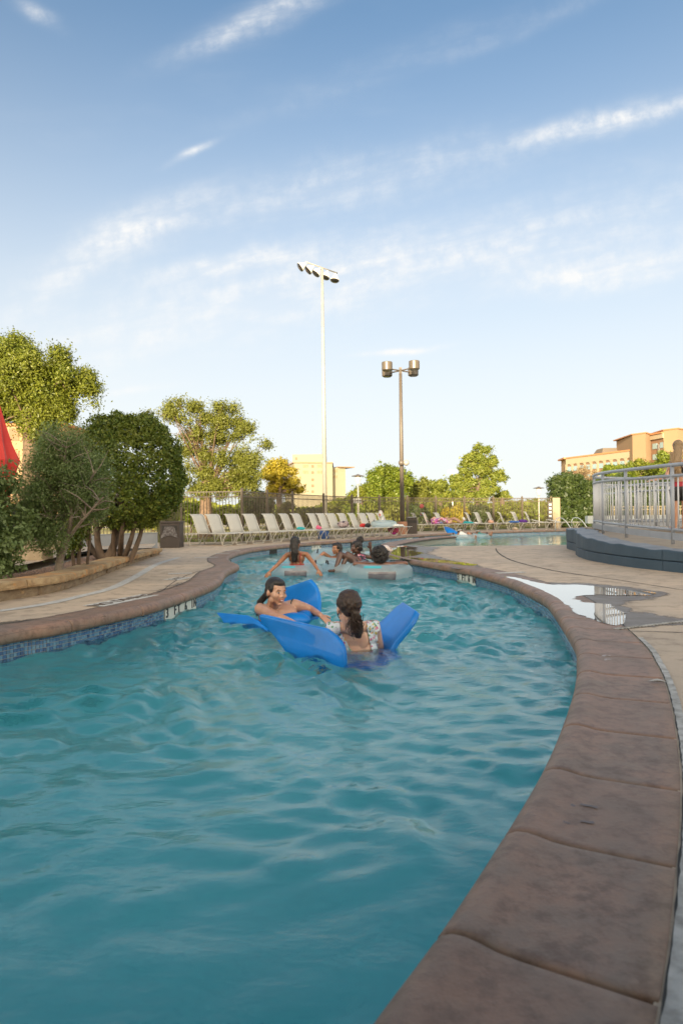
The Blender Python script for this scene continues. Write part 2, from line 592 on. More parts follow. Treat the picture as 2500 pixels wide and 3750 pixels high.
# lawn ring and beyond
lawn_in = [(-40, 22), (-13.2, 22.8), (-5.46, 23.7), (-3.6, 23.7), (-3.0, 25.0), (-2.15, 27.2), (-.95, 29.7), (.3, 32.2), (3.2, 34.9), (6.6, 37.3), (10.2, 39.0), (12.1, 40.0), (13.2, 39.9), (19.6, 42), (26, 38.4), (32, 38.2)]
far_lawn = lawn_in + [(60, 38.2), (1500, 38.2), (1500, 3000), (-1500, 3000), (-1500, 22)]
lawn = poly_sheet('lawn', [far_lawn, [(-1500, 22), (-1500, -1500), (-40, -1500), (-40, 22)], [(32, 38.2), (1500, 38.2), (1500, -1500), (32, -1500)], [(-40, -9), (-40, -1500), (32, -1500), (32, -9)]], -.01, m_grass)
tag(lawn, 'dry mown grass around the pool', kind='structure')
road = poly_sheet('road', [[(-120, 58), (120, 66), (120, 74), (-120, 70)], [(-60, 31.5), (-6, 33.5), (-2, 36.5), (-5, 37.5), (-60, 37.5)]], .004, m_road)
tag(road, 'pale sunlit road across the park', kind='structure')

# pool floor, walls
fl = MB()
fl.add([(-12, -12, -1.25), (34, -12, -1.25), (34, 40, -1.25), (-12, 40, -1.25)], [(0, 1, 2, 3)])
floor = tag(fl.build('pool_floor', m_plaster), 'pale teal plaster pool floor', kind='structure')
wl = MB()
for line in (LEFT, RIGHT + [Vector((32, LAGOON_Y, 0))]):
    wl.grid([[(p.x, p.y, -1.25) for p in line], [(p.x, p.y, -.30) for p in line]])
wl.grid([[(p.x, p.y, -.30) for p in [Vector((1.1, LAGOON_Y, 0)), Vector((32, LAGOON_Y, 0))]], [(p.x, p.y, .0) for p in [Vector((1.1, LAGOON_Y, 0)), Vector((32, LAGOON_Y, 0))]]])
tag(wl.build('pool_wall', m_plaster), 'teal plaster wall under the tile band', kind='structure')

# waterline tiles
PITCH = .0305
def tile_geo(b, p, nn, z, s=.0272, th=.004):
    tg = Vector((-nn.y, nn.x, 0))
    c = p - nn * (th / 2 - .001) + Vector((0, 0, z))
    h = s / 2
    a = [c + tg * (x * h) + Vector((0, 0, y * h)) + nn * (.002 * 1 if q else 0) for q in (1,) for x, y in ((-1, -1), (1, -1), (1, 1), (-1, 1))]
    f = [c - nn * th + tg * (x * h * .93) + Vector((0, 0, y * h * .93)) for x, y in ((-1, -1), (1, -1), (1, 1), (-1, 1))]
    b.add(a + f, [(7, 6, 5, 4), (4, 5, 1, 0), (5, 6, 2, 1), (6, 7, 3, 2), (7, 4, 0, 3)])

def tile_band(line, ns, label, lo, hi, gaps, single_range=None):
    """line: dense polyline; tiles between arc lengths lo..hi"""
    root = tag(empty('tile_band'), label, kind='structure')
    g = MB()
    g.grid([[(p.x, p.y, -.30) for p in line], [(p.x, p.y, -.075) for p in line]])
    g.build('grout', m_grout, root)
    acc = 0; cells = []
    for i in range(len(line) - 1):
        a, b_ = line[i], line[i + 1]
        L = (b_ - a).length
        cells.append((acc, L, a, b_, ns[i], ns[i + 1])); acc += L
    near = MB(); singles = []
    proto = None
    s = lo; ci = 0
    cnt = 0
    while s < min(hi, acc - .05):
        while ci < len(cells) - 1 and cells[ci][0] + cells[ci][1] < s: ci += 1
        s0, L, a, b_, na, nb = cells[ci]
        f = (s - s0) / L
        p = a.lerp(b_, f); nn = na.lerp(nb, f).normalized()
        if not any(g0 <= s <= g1 for g0, g1 in gaps):
            for k in range(7):
                z = -.093 - PITCH * k
                if single_range and single_range[0] <= s < single_range[1] and k < 4 and cnt < 300:
                    if proto is None:
                        tb = MB(); tile_geo(tb, Vector((0, 0, 0)), Vector((1, 0, 0)), 0)
                        proto = tb.mesh('mosaic_tile', m_tile)
                    o = bpy.data.objects.new('mosaic_tile', proto)
                    o.location = (p.x, p.y, z)
                    o.rotation_euler = (0, 0, math.atan2(nn.y, nn.x))
                    link(o, root); cnt += 1
                else:
                    tile_geo(near, p, nn, z)
        s += PITCH
    tag(near.build('mosaic_tiles', m_tile, root), kind='stuff')
    return root

def arc_of(line, p):
    acc = 0; best = (9e9, 0)
    for a, b_ in zip(line, line[1:]):
        d = (a - p).length
        if d < best[0]: best = (d, acc)
        acc += (b_ - a).length
    return best[1]

def at_arc(line, ns, s):
    acc = 0
    for i in range(len(line) - 1):
        L = (line[i + 1] - line[i]).length
        if acc + L >= s:
            f = (s - acc) / L
            return line[i].lerp(line[i + 1], f), ns[i].lerp(ns[i + 1], f).normalized()
        acc += L
    return line[-1].copy(), ns[-1].copy()

def flat(v): return Vector((v.x, v.y, 0))
L_m0, L_m1 = arc_of(LEFT, flat(U(603, 2269, WZ))), arc_of(LEFT, flat(U(717, 2223, WZ)))
R_m1, R_m0 = arc_of(RIGHT, flat(U(1675, 2125, WZ))), arc_of(RIGHT, flat(U(1746, 2142, WZ)))
l_lo, l_hi = arc_of(LEFT, Vector((-3.4, 3.2, 0))), arc_of(LEFT, Vector((-2.4, 14.5, 0)))
r_lo, r_hi = arc_of(RIGHT, Vector((1.2, 3.6, 0))), arc_of(RIGHT, Vector((.95, 16.5, 0)))
s0 = arc_of(LEFT, flat(U(0, 2417, WZ)))
tile_band(LEFT, nL, 'blue mosaic waterline tile along the left and far pool wall', l_lo, l_hi, [(L_m0 - .02, L_m1 + .01)], (s0, s0 + 3))
tile_band(RIGHT, nR, 'blue mosaic waterline tile along the right pool wall', r_lo, r_hi, [(R_m0 - .01, R_m1 + .02)])
# far band (tiles finer than can be seen): brick pattern by UV, proud of the grout
def far_band(line, ns, lo, label):
    me = bpy.data.meshes.new('far_tile_band')
    pts = []; acc = 0; ss = []
    for i in range(len(line)):
        if i: acc += (line[i] - line[i - 1]).length
        if acc >= lo: pts.append((line[i] - ns[i] * .004)); ss.append(acc)
    n = len(pts)
    vs = [(p.x, p.y, -.30) for p in pts] + [(p.x, p.y, -.075) for p in pts]
    me.from_pydata(vs, [], [(i, i + 1, n + i + 1, n + i) for i in range(n - 1)])
    uvl = me.uv_layers.new(name='uv')
    for pl_ in me.polygons:
        for li, vi in zip(pl_.loop_indices, pl_.vertices):
            uvl.data[li].uv = (ss[vi % n] / .06, 0 if vi < n else 4)
    me.materials.append(m_band)
    o = link(bpy.data.objects.new('far_tile_band', me))
    tag(o, label, kind='structure')
far_band(LEFT, nL, l_hi, 'distant blue tile band under the far coping')

# coping stones
PROF = [(-.012, -.088), (-.034, -.086), (-.046, -.066), (-.048, -.040), (-.042, -.016), (-.026, .004), (-.004, .014), (.022, .0165), (.05, .013), (.085, .006), (.13, .003), (.22, .003), (.30, .003), (.370, .003), (.372, -.02)]
def coping(line, ns, lo, hi, step, name, label, matl, offset=0.0, prof=PROF, joint=.0035):
    root = tag(empty(name), label, kind='structure')
    s = lo + offset
    bed = MB()
    bed.grid([[tuple(p + n * u_ + Vector((0, 0, z_))) for p, n in zip(line, ns)] for u_, z_ in ((0, -.09), (-.012, -.03), (.0, -.014), (.2, -.014), (.388, -.014))])
    bed.build('mortar_bed', m_mortar, root)
    while s < hi:
        e = s + step * (1 + rnd.uniform(-.04, .04))
        m = max(3, int(step / .07))
        b = MB()
        cols = []
        ts = [s + joint, s + joint + .007] + [s + .03 + (e - s - .06) * i / m for i in range(m + 1)] + [e - joint - .007, e - joint]
        for k, sv in enumerate(ts):
            p, n = at_arc(line, ns, sv)
            edge = .004 if k in (0, len(ts) - 1) else 0.0
            colm = []
            for (u_, z_) in prof:
                zz = z_ - (edge if z_ > -.02 else 0)
                uu = u_ + (edge if u_ < -.02 else 0)
                colm.append(p + n * uu + Vector((0, 0, zz)))
            cols.append(colm)
        b.grid(cols)
        k = len(prof)
        b.f.append(tuple(range(k - 1, -1, -1))); b.mi.append(0)
        b.f.append(tuple((len(ts) - 1) * k + q for q in range(k))); b.mi.append(0)
        o = b.build('coping_stone', matl, root, smooth=True)
        o.location.z = rnd.uniform(-.0008, .0015)
        s = e
    return root

rc0 = arc_of(RIGHT, flat(U(1877, 3059, -.03))) % .49
coping(RIGHT, nR, arc_of(RIGHT, Vector((-1.9, -2.2, 0))) // .49 * .49 + rc0, arc_of(RIGHT, RIGHT[-1]) - .45, .49, 'right_coping', 'brown stamped concrete coping of the right pool edge', m_coping)
lc0 = arc_of(LEFT, flat(U(523, 2300, WZ)))
lst = arc_of(LEFT, Vector((-4.6, .8, 0)))
coping(LEFT, nL, lc0 - .95 * int((lc0 - lst) / .95), arc_of(LEFT, Vector((20, 36, 0))), .95, 'left_coping', 'brown bullnose coping of the left and far pool edge', m_coping_l)
# thin divider between river and lagoon
DIV = spline(V2([(1.25, 18.1), (1.28, 19.2), (1.6, 20.8), (2.45, 23.3), (3.4, 25.3), (4.2, 26.4)]), .15)
nD = normals2(DIV, 1)
dw = MB()
for sgn in (-.22, .22):
    dw.grid([[tuple(p + n * sgn + Vector((0, 0, -1.25))) for p, n in zip(DIV, nD)], [tuple(p + n * sgn + Vector((0, 0, -.07))) for p, n in zip(DIV, nD)]])
pe, ne = DIV[-1], nD[-1]
dw.grid([[tuple(pe + ne * s_ + Vector((0, 0, z_))) for s_ in (-.22, .22)] for z_ in (-1.25, -.07)])
tag(dw.build('divider_wall', m_band), 'tiled wall under the thin divider', kind='structure')
DPROF = [(-.24, -.07), (-.26, -.04), (-.24, 0), (-.2, .02), (-.1, .026), (.1, .026), (.2, .02), (.24, 0), (.26, -.04), (.24, -.07)]
coping(DIV, nD, 0.0, sum((b_ - a).length for a, b_ in zip(DIV, DIV[1:])) - .5, .6, 'divider_coping', 'thin curved coping dividing the lagoon from the river', m_coping_l, prof=DPROF)

# white caulk strip outside the right coping (curved), narrow
def ribbon(line_pts, wdt, z, name, mat, label, th=.003, wob=0.0, parent=None, cat=None, kind='structure'):
    pts = line_pts
    ns = normals2(pts, 1)
    b = MB()
    r1, r2 = [], []
    for p, n in zip(pts, ns):
        a = wdt / 2 * (1 + rnd.uniform(-wob, wob)); c = wdt / 2 * (1 + rnd.uniform(-wob, wob))
        r1.append(p + n * a + Vector((0, 0, z))); r2.append(p - n * c + Vector((0, 0, z)))
    b.grid([r1, r2][::1])
    # make it face up
    o = b.build(name, mat, parent)
    me = o.data
    if me.polygons and me.polygons[0].normal.z < 0: me.flip_normals()
    if kind: tag(o, label, kind=kind)
    return o

ca = arc_of(RIGHT, Vector((-1.5, -1.5, 0))); cb = arc_of(RIGHT, flat(Vector((1.6, 4.75, 0))))
cl_pts = []
s = ca
while s < cb:
    p, n = at_arc(RIGHT, nR, s); cl_pts.append(p + n * (CW + .018)); s += .03
ribbon(cl_pts, .032, .005, 'joint_sealant', m_white, 'white joint sealant between right coping and deck', wob=.12)
dk = []
s = ca
while s < arc_of(RIGHT, Vector((1.0, 15, 0))):
    p, n = at_arc(RIGHT, nR, s); dk.append(p + n * (CW + .002)); s += .06
ribbon(dk, .008, .0045, 'coping_joint', m_dark, 'dark gap between right coping and deck', wob=.5)
dk = []
s = arc_of(LEFT, Vector((-3.4, 3.2, 0)))
while s < arc_of(LEFT, Vector((-1.5, 20.4, 0))):
    p, n = at_arc(LEFT, nL, s); dk.append(p + n * (CW + .002)); s += .1
ribbon(dk, .014, .0045, 'coping_joint', m_dark, 'dark gap between left coping and deck', wob=.5)

# trench drain running right from the coping
dr = [flat(U(px, py)) for px, py in ((2252, 2306), (2330, 2297), (2420, 2287), (2500, 2278), (2600, 2266), (2800, 2243))]
dr = resample(spline(dr, .05), .036)
root = tag(empty('trench_drain'), 'white slotted drain grate crossing the right deck', kind='structure')
ribbon(dr, .055, .003, 'drain_channel', m_dark, None, parent=root, kind=None)
ns = normals2(dr, 1)
gb = MB()
for i in range(0, len(dr) - 1):
    d = (dr[i + 1] - dr[i])
    gb.box(dr[i] + d * .3 + Vector((0, 0, .006)), (.02, .045, .006), math.atan2(d.y, d.x))
tag(gb.build('grate_bars', m_white, root), kind='stuff')

# left channel drain strip (white curved)
ls = [flat(U(px, py)) for px, py in ((-300, 2268), (0, 2238), (172, 2212), (287, 2186), (402, 2157), (476, 2123), (520, 2099), (561, 2074), (600, 2058), (655, 2042))]
lsp = spline(ls, .12)
ribbon(lsp, .13, .004, 'channel_drain', m_strip, 'pale curved channel drain in the left deck', wob=.04)

# control joints in the island deck and left deck
def joint(px_list, wdt=.014, lab='dark control joint in the concrete deck'):
    pts = spline([flat(U(a, b)) for a, b in px_list], .3)
    ribbon(pts, wdt, .0035, 'control_joint', m_dark, lab, wob=.4)
def z4(l): return [(1500 + a / 1.568, 1950 + b / 1.568) for a, b in l]
joint(z4([(492, 92), (505, 115), (560, 150), (640, 178), (740, 202), (880, 230), (1050, 253)]), .03)
joint(z4([(1050, 253), (1250, 282), (1568, 332), (1800, 368)]), .018)
joint(z4([(1260, 568), (1400, 570), (1568, 576), (1700, 580)]), .012)
joint([(600, 2160), (640, 2130), (690, 2105), (735, 2090)], .014)
joint([(900, 2010), (700, 2008), (560, 2020)], .014)
joint([(0, 2330), (130, 2305), (330, 2290)], .01)

# ------------------------------------------------------------------ puddles and damp concrete
m_pud, t = new_mat('puddle_water')
co = t.n('ShaderNodeTexCoord').outputs['Object']
ed = t.n('ShaderNodeVertexColor', layer_name='edge').outputs['Color']
nz = t.noise(co, 3.2, 5, .65)
msk = t.smooth(t.m('ADD', ed, t.m('MULTIPLY', t.m('SUBTRACT', nz, .5), 1.7)), .28, .50)
p = t.n('ShaderNodeBsdfPrincipled', {'Base Color': (.09, .07, .055), 'Roughness': .015, 'IOR': 1.5, 'Coat Weight': 1.0, 'Coat Roughness': .01,
        'Normal': t.n('ShaderNodeBump', {'Height': t.noise(co, 5, 2), 'Strength': .02, 'Distance': .01}).outputs[0]})
trn = t.n('ShaderNodeBsdfTransparent')
mx = t.n('ShaderNodeMixShader', {0: msk, 1: trn.outputs[0], 2: p.outputs[0]})
finish(t, mx.outputs[0])
m_wet, t = new_mat('damp_concrete')
co = t.n('ShaderNodeTexCoord').outputs['Object']
ed = t.n('ShaderNodeVertexColor', layer_name='edge').outputs['Color']
nz = t.noise(co, 2.6, 7, .72)
msk = t.smooth(t.m('ADD', ed, t.m('MULTIPLY', t.m('SUBTRACT', nz, .5), 2.0)), .22, .5)
p = t.n('ShaderNodeBsdfPrincipled', {'Base Color': t.mix(t.noise(co, 20, 4), (.12, .09, .07), (.18, .145, .115)), 'Roughness': t.m('ADD', .22, t.m('MULTIPLY', t.noise(co, 6, 4), .35)), 'IOR': 1.45,
        'Normal': t.n('ShaderNodeBump', {'Height': t.noise(co, 60, 3), 'Strength': .15, 'Distance': .004}).outputs[0]})
trn = t.n('ShaderNodeBsdfTransparent')
mx = t.n('ShaderNodeMixShader', {0: t.m('MULTIPLY', msk, .92), 1: trn.outputs[0], 2: p.outputs[0]})
finish(t, mx.outputs[0])

def wet_sheet(name, px, z, mat, label, fade=.18):
    pts = [flat(U(a, b)) for a, b in px]
    n = len(pts)
    # grid fill: sample points inside, edge = distance to outline
    xs = [p.x for p in pts]; ys = [p.y for p in pts]
    W, H = max(xs) - min(xs), max(ys) - min(ys)
    nx = 46; ny = int(min(160, max(30, H / max(W / 46, .04))))
    def inside(x, y):
        c = False; j = n - 1
        for i in range(n):
            if (ys[i] > y) != (ys[j] > y) and x < (xs[j] - xs[i]) * (y - ys[i]) / (ys[j] - ys[i]) + xs[i]: c = not c
            j = i
        return c
    def dist(x, y):
        best = 9
        p = Vector((x, y, 0))
        for i in range(n):
            a, b = pts[i], pts[(i + 1) % n]
            ab = b - a
            t_ = max(0, min(1, (p - a).dot(ab) / max(1e-9, ab.dot(ab))))
            best = min(best, (a + ab * t_ - p).length)
        return best
    vs = []; ed = []
    for j in range(ny + 1):
        for i in range(nx + 1):
            x = min(xs) + W * i / nx; y = min(ys) + H * j / ny
            vs.append((x, y, z))
            d_ = dist(x, y)
            ed.append(min(1, .3 + d_ / fade) if inside(x, y) else max(0, .3 - d_ / fade))
    fs = []
    for j in range(ny):
        for i in range(nx):
            a = j * (nx + 1) + i
            q = (a, a + 1, a + nx + 2, a + nx + 1)
            if max(ed[k] for k in q) > 0: fs.append(q)
    me = bpy.data.meshes.new(name)
    me.from_pydata(vs, [], fs)
    ca_ = me.color_attributes.new('edge', 'FLOAT_COLOR', 'POINT')
    for i, e in enumerate(ed): ca_.data[i].color = (e, e, e, 1)
    me.materials.append(mat)
    o = link(bpy.data.objects.new(name, me))
    tag(o, label, kind='structure')
    return o

pud1 = z4([(520, 250), (620, 262), (720, 288), (820, 303), (950, 300), (1060, 310), (1200, 325), (1440, 350), (1400, 366), (1230, 366), (1080, 360), (960, 370), (940, 385), (1000, 405), (1150, 415), (1245, 465), (1240, 520), (1190, 548), (1060, 515), (960, 470), (860, 405), (780, 360), (690, 315), (600, 280)])
damp1 = z4([(430, 235), (620, 250), (800, 290), (950, 290), (1150, 303), (1350, 325), (1490, 350), (1460, 372), (1260, 392), (1240, 420), (1330, 460), (1568, 492), (1660, 505), (1568, 530), (1300, 548), (1180, 556), (1040, 520), (900, 440), (800, 380), (640, 300)])
wet_sheet('damp_patch', damp1, .0022, m_wet, 'damp darkened concrete around the right puddle', .3)
wet_sheet('puddle', pud1, .0065, m_pud, 'long shallow puddle beside the right coping', .12)
pud2 = z4([(-60, 142), (150, 152), (260, 166), (400, 186), (360, 194), (200, 178), (80, 166), (-60, 156)])
wet_sheet('puddle', pud2, .0065, m_pud, 'narrow puddle along the coping beyond the depth marker', .15)
z3 = lambda l: [(1200 + a / 1.96, 1700 + b / 1.96) for a, b in l]
pud3 = z3([(455, 592), (560, 586), (650, 600), (620, 620), (700, 640), (640, 656), (540, 668), (560, 690), (450, 680), (440, 640)])
wet_sheet('damp_patch', z3([(440, 585), (600, 580), (800, 600), (720, 640), (900, 690), (1100, 735), (980, 760), (640, 690), (440, 690)]), .0022, m_wet, 'damp concrete near the thin divider', .4)
wet_sheet('puddle', pud3, .0065, m_pud, 'puddle on the island tip reflecting the fence', .3)
pud4 = z3([(560, 682), (700, 690), (820, 706), (880, 722), (860, 732), (700, 712)])
0 and wet_sheet('puddle', pud4, .0065, m_pud, 'thin wet streak on the deck behind the depth marker', .2)
wet_sheet('damp_patch', [(0, 2300), (200, 2276), (420, 2242), (600, 2185), (700, 2130), (690, 2120), (560, 2180), (400, 2228), (0, 2280)], .0022, m_wet, 'damp dark streaks on the left deck near the coping', .5)

# ------------------------------------------------------------------ water surface
def wave_height(X, Y):
    rg = np.random.default_rng(5)
    H = np.zeros_like(X)
    wx = X + .22 * np.sin(1.3 * Y + .7) * np.cos(.9 * X) + .12 * np.sin(2.7 * X + 1.9 * Y)
    wy = Y + .22 * np.cos(1.1 * X + .3) * np.sin(.8 * Y) + .12 * np.sin(2.3 * Y - 1.4 * X)
    calm = np.clip((Y - 1.0) / 4.2, 0, 1)
    calm = .11 + .89 * calm * calm * (3 - 2 * calm)
    for i in range(60):
        lam = .10 * (10.0 ** (rg.random() ** 1.15 * 1.08))
        th = R(65) + rg.normal(0, 1.0)
        k = 2 * np.pi / lam
        amp = .0092 * lam * (2.6 if lam < .35 else .75)
        ph = rg.random() * 6.28
        arg = k * (wx * np.cos(th) + wy * np.sin(th)) + ph
        # patchy groups
        env = .55 + .45 * np.sin((X * np.cos(th + 1.2) + Y * np.sin(th + 1.2)) * 2 * np.pi / (lam * 5.3) + ph * 2)
        s_ = np.sin(arg)
        H += amp * env * (s_ + .25 * np.cos(2 * arg))
    # uneven chop: rougher and smoother patches
    pat = .55 + .75 * (np.sin(1.9 * wx + 1.1 * wy) * np.sin(1.3 * wy - .8 * wx + 2) + .5 * np.sin(3.1 * wy + 2.2 * wx) * np.sin(2.7 * wx - 1.2)) ** 2 + .25 * np.sin(.9 * wy + .4)
    H *= np.clip(pat, .35, 1.6)
    # rings spreading from the bathers
    for (cx, cy, lam, a, rr) in ((.15, 4.9, .2, .0035, .9), (-.35, 2.9, .17, .0022, .75), (-.6, 6.6, .25, .004, .9)):
        r_ = np.hypot(X - cx, (Y - cy))
        H += a * np.sin(2 * np.pi * r_ / lam) * np.exp(-((r_ - rr) / .5) ** 2)
    return H * calm

xs = np.concatenate([np.arange(-12, -4.5, .3), np.arange(-4.5, 2.6, .028), np.arange(2.6, 34.1, .35)])
ys = np.concatenate([np.arange(-12, .4, .3), np.arange(.4, 9, .028), np.arange(9, 16, .045), np.arange(16, 40, .12)])
X, Y = np.meshgrid(xs, ys)
H = wave_height(X, Y)
far_fade = np.clip(1.15 - (Y - 11) / 12, .18, 1)
Z = WZ + H * far_fade
nx_, ny_ = len(xs), len(ys)
me = bpy.data.meshes.new('pool_water')
nv = nx_ * ny_
me.vertices.add(nv)
me.vertices.foreach_set('co', np.stack([X, Y, Z], -1).astype(np.float32).ravel())
ii = (np.arange(ny_ - 1)[:, None] * nx_ + np.arange(nx_ - 1)[None, :]).ravel()
quads = np.stack([ii, ii + 1, ii + nx_ + 1, ii + nx_], -1).astype(np.int32)
# keep only cells that are inside the pool outline (plus a margin under the coping)
poly = np.array([(p.x, p.y) for p in [a + b * .3 for a, b in zip(LEFT, nL)]] + [(32, 36.5), (32, LAGOON_Y - .3), (1.4, LAGOON_Y - .3)] + [(p.x, p.y) for p in [a + b * .3 for a, b in zip(RIGHT, nR)]][::-1])
cx_ = (X[:-1, :-1] + X[1:, 1:]).ravel() / 2; cy_ = (Y[:-1, :-1] + Y[1:, 1:]).ravel() / 2
ins = np.zeros(len(cx_), bool)
j = len(poly) - 1
for i in range(len(poly)):
    xi, yi = poly[i]; xj, yj = poly[j]
    if yi != yj:
        c_ = ((yi > cy_) != (yj > cy_)) & (cx_ < (xj - xi) * (cy_ - yi) / (yj - yi) + xi)
        ins ^= c_
    j = i
quads = quads[ins]
nq = len(quads)
me.loops.add(nq * 4); me.polygons.add(nq)
me.loops.foreach_set('vertex_index', quads.ravel())
me.polygons.foreach_set('loop_start', np.arange(0, nq * 4, 4, dtype=np.int32))
me.polygons.foreach_set('use_smooth', np.ones(nq, bool))
me.update(calc_edges=True)
me.materials.append(m_water)
water = link(bpy.data.objects.new('water', me))
tag(water, 'clear teal pool water with small waves', kind='structure')

# ------------------------------------------------------------------ depth markers, skimmers, deck marks
def text_mesh(name, s, size, mat, extr=.001, offset=0.0, cw=1.0, shear=0):
    cu = bpy.data.curves.new('lettering', 'FONT')
    cu.body = s; cu.size = size; cu.extrude = extr; cu.offset = offset
    cu.bevel_depth = offset; cu.bevel_resolution = 0; cu.offset = 0.0
    cu.align_x = 'CENTER'; cu.align_y = 'CENTER'; cu.space_character = cw
    o = bpy.data.objects.new('tmp', cu)
    C.objects.link(o)
    bpy.context.view_layer.update()
    me = bpy.data.meshes.new_from_object(o.evaluated_get(bpy.context.evaluated_depsgraph_get()))
    bpy.data.objects.remove(o)
    me.materials.clear(); me.materials.append(mat)
    me.name = name
    return me

def wall_marker(line, ns, s0_, s1_, label, text='3 FT 6 IN', flip=1, size=.138):
    mid = (s0_ + s1_) / 2
    pm, nm = at_arc(line, ns, mid)
    root = thing('depth_marker', label, 'depth marker', (pm.x, pm.y, 0))
    inv = Matrix.Translation((-pm.x, -pm.y, 0))
    pts = []; 
    k = 10
    for i in range(k + 1):
        p, n = at_arc(line, ns, s0_ + (s1_ - s0_) * i / k)
        pts.append(p - n * .006)
    b = MB()
    b.grid([[inv @ Vector((p.x, p.y, -.235)) for p in pts], [inv @ Vector((p.x, p.y, -.080)) for p in pts]])
    b.build('marker_plate', m_panel, root)
    # letters, one mesh each bent along the wall
    words_ = list(text)
    Ltot = s1_ - s0_
    n = len(words_)
    for i, ch in enumerate(words_):
        if ch == ' ': continue
        f = (i + .5) / n
        sv = s0_ + Ltot * (f if flip > 0 else 1 - f)
        p, nn = at_arc(line, ns, sv)
        me_ = text_mesh('letter', ch, size, m_ink, .0006, .0034)
        o = link(bpy.data.objects.new('letter', me_), root)
        xax = Vector((-nn.y, nn.x, 0)) * (1 if flip > 0 else -1)
        # text x axis along the wall, y up, normal facing the water (-nn)
        zax = -nn
        xax = Vector((0, 0, 1)).cross(zax)
        m4 = Matrix((xax, Vector((0, 0, 1)), zax)).transposed().to_4x4()
        m4.translation = inv @ (p - nn * .0085 + Vector((0, 0, -.143)))
        o.matrix_local = m4
    return root

wall_marker(LEFT, nL, L_m0, L_m1, 'large white depth plate reading 3 FT 6 IN on the near left tile band', flip=1)
wall_marker(RIGHT, nR, R_m0, R_m1, 'white depth plate reading 3 FT 6 IN on the right tile band', flip=-1)
for (px, py, lab) in ((855, 2052, 'small white depth plate on the inner curve of the left wall'), (1121, 1998, 'small white depth plate on the far wall behind the red suited swimmer'), (1416, 1970, 'small white depth plate on the far wall below the pole pot')):
    q = flat(U(px, py, -.1)); sc_ = arc_of(LEFT, q)
    wall_marker(LEFT, nL, sc_ - .3, sc_ + .3, lab, flip=1, size=.085)
for (px, py, lab) in ((932, 2012, 'dark skimmer opening in the far wall left of the swimmers'), (1205, 1985, 'dark skimmer opening in the far wall above the curly haired swimmer'), (1455, 1965, 'dark skimmer opening below the dark litter bin'), (1838, 1957, 'dark skimmer opening in the far wall right of the floating bathers')):
    q = flat(U(px, py, -.08)); sc_ = arc_of(LEFT, q)
    p, n = at_arc(LEFT, nL, sc_)
    r_ = thing('pool_skimmer', lab, 'skimmer', (p.x, p.y, 0), math.atan2(n.y, n.x))
    b = MB(); b.box((-.005, 0, -.14), (.012, .40, .13)); b.build('skimmer_mouth', m_dark, r_)
    b = MB()
    for (yy, zz, sy, sz) in ((0, -.07, .46, .012), (-.22, -.14, .02, .13), (.22, -.14, .02, .13)): b.box((-.012, yy, zz), (.014, sy, sz))
    b.build('skimmer_frame', m_mortar, r_)

def deck_mark(px, py, wdt, hgt, rz, text, label, size):
    p = U(px, py)
    r_ = thing('deck_marking', label, 'deck marking', (p.x, p.y, 0), rz)
    b = MB(); b.add([(-wdt / 2, -hgt / 2, .005), (wdt / 2, -hgt / 2, .005), (wdt / 2, hgt / 2, .005), (-wdt / 2, hgt / 2, .005)], [(0, 1, 2, 3)])
    b.build('paint_plate', m_paint, r_)
    if text:
        me_ = text_mesh('lettering', text, size, pmat('faded_brown_paint', (.12, .09, .07), .8), .0003, .001)
        o = link(bpy.data.objects.new('lettering', me_), r_)
        o.location = (0, 0, .0075)
def dir_deg(a, b):
    a = U(*a); b = U(*b); return math.atan2(b.y - a.y, b.x - a.x)
deck_mark(452, 2199, .98, .25, dir_deg((365, 2213), (530, 2180)), 'NO DIVING', 'white painted NO DIVING plate on the left deck', .19)
deck_mark(650, 2120, .42, .26, dir_deg((620, 2128), (690, 2113)), '3 FT', 'white framed painted depth plate beyond the no diving plate', .18)
for (px, py, wd, lab) in ((660, 2101, .35, 'white oval paint mark beyond the framed depth plate'), (755, 2042, .5, 'white paint mark on the deck at the inner curve'), (854, 2018, .5, 'white paint mark on the deck near the first chaises'), (815, 2027, .35, 'faded white paint mark between two brighter ones'), (1868, 2098, .45, 'faded white depth paint on the island deck by the curved joint')):
    deck_mark(px, py, wd, .16, .25, '', lab, .1)

# handprint smears and worn marks on the near right coping
m_smear = pmat('wet_smear', (.075, .045, .035), .3, (.10, .06, .05), 60)
m_worn = pmat('worn_white_mark', (.45, .42, .40), .7, (.25, .2, .18), 70)
def z5(l): return [(1400 + a / 1.4255, 2400 + b / 1.4255) for a, b in l]
for pts, lab in ((z5([(965, 776), (1004, 790)]), 'short dark wet smear on the coping, upper left of four'), (z5([(1032, 778), (1080, 788), (1130, 800)]), 'long dark wet smear on the coping, upper right of four'),
            (z5([(918, 858), (960, 876), (994, 890)]), 'thick dark wet smear on the coping, lower left of four'), (z5([(1032, 866), (1070, 874), (1118, 874)]), 'thin dark wet smear on the coping, lower right of four'),
            (z5([(896, 712), (918, 726)]), 'tiny dark wet drop near the coping nose'), (z5([(1010, 590), (1045, 588)]), 'small damp grey spot on the coping')):
    q = resample(spline([flat(U(a, b, .004)) for a, b in pts], .02), .012)
    if len(q) < 3: q = [flat(U(*pts[0], .004)), (flat(U(*pts[0], .004)) + flat(U(*pts[-1], .004))) / 2, flat(U(*pts[-1], .004))]
    ribbon(q, .011, .0058, 'wet_smear', m_smear, lab, wob=.5)
for pts, lab in ((z4([(1098, 712), (1128, 706), (1155, 709)]), 'worn white stroke on the coping, upper'), (z4([(1102, 740), (1130, 728), (1158, 731)]), 'worn white stroke on the coping, lower')):
    q = resample(spline([flat(U(a, b, .004)) for a, b in pts], .02), .012)
    ribbon(q, .02, .0058, 'worn_paint', m_worn, lab, wob=.4)
p = U(2402, 2503, 0)
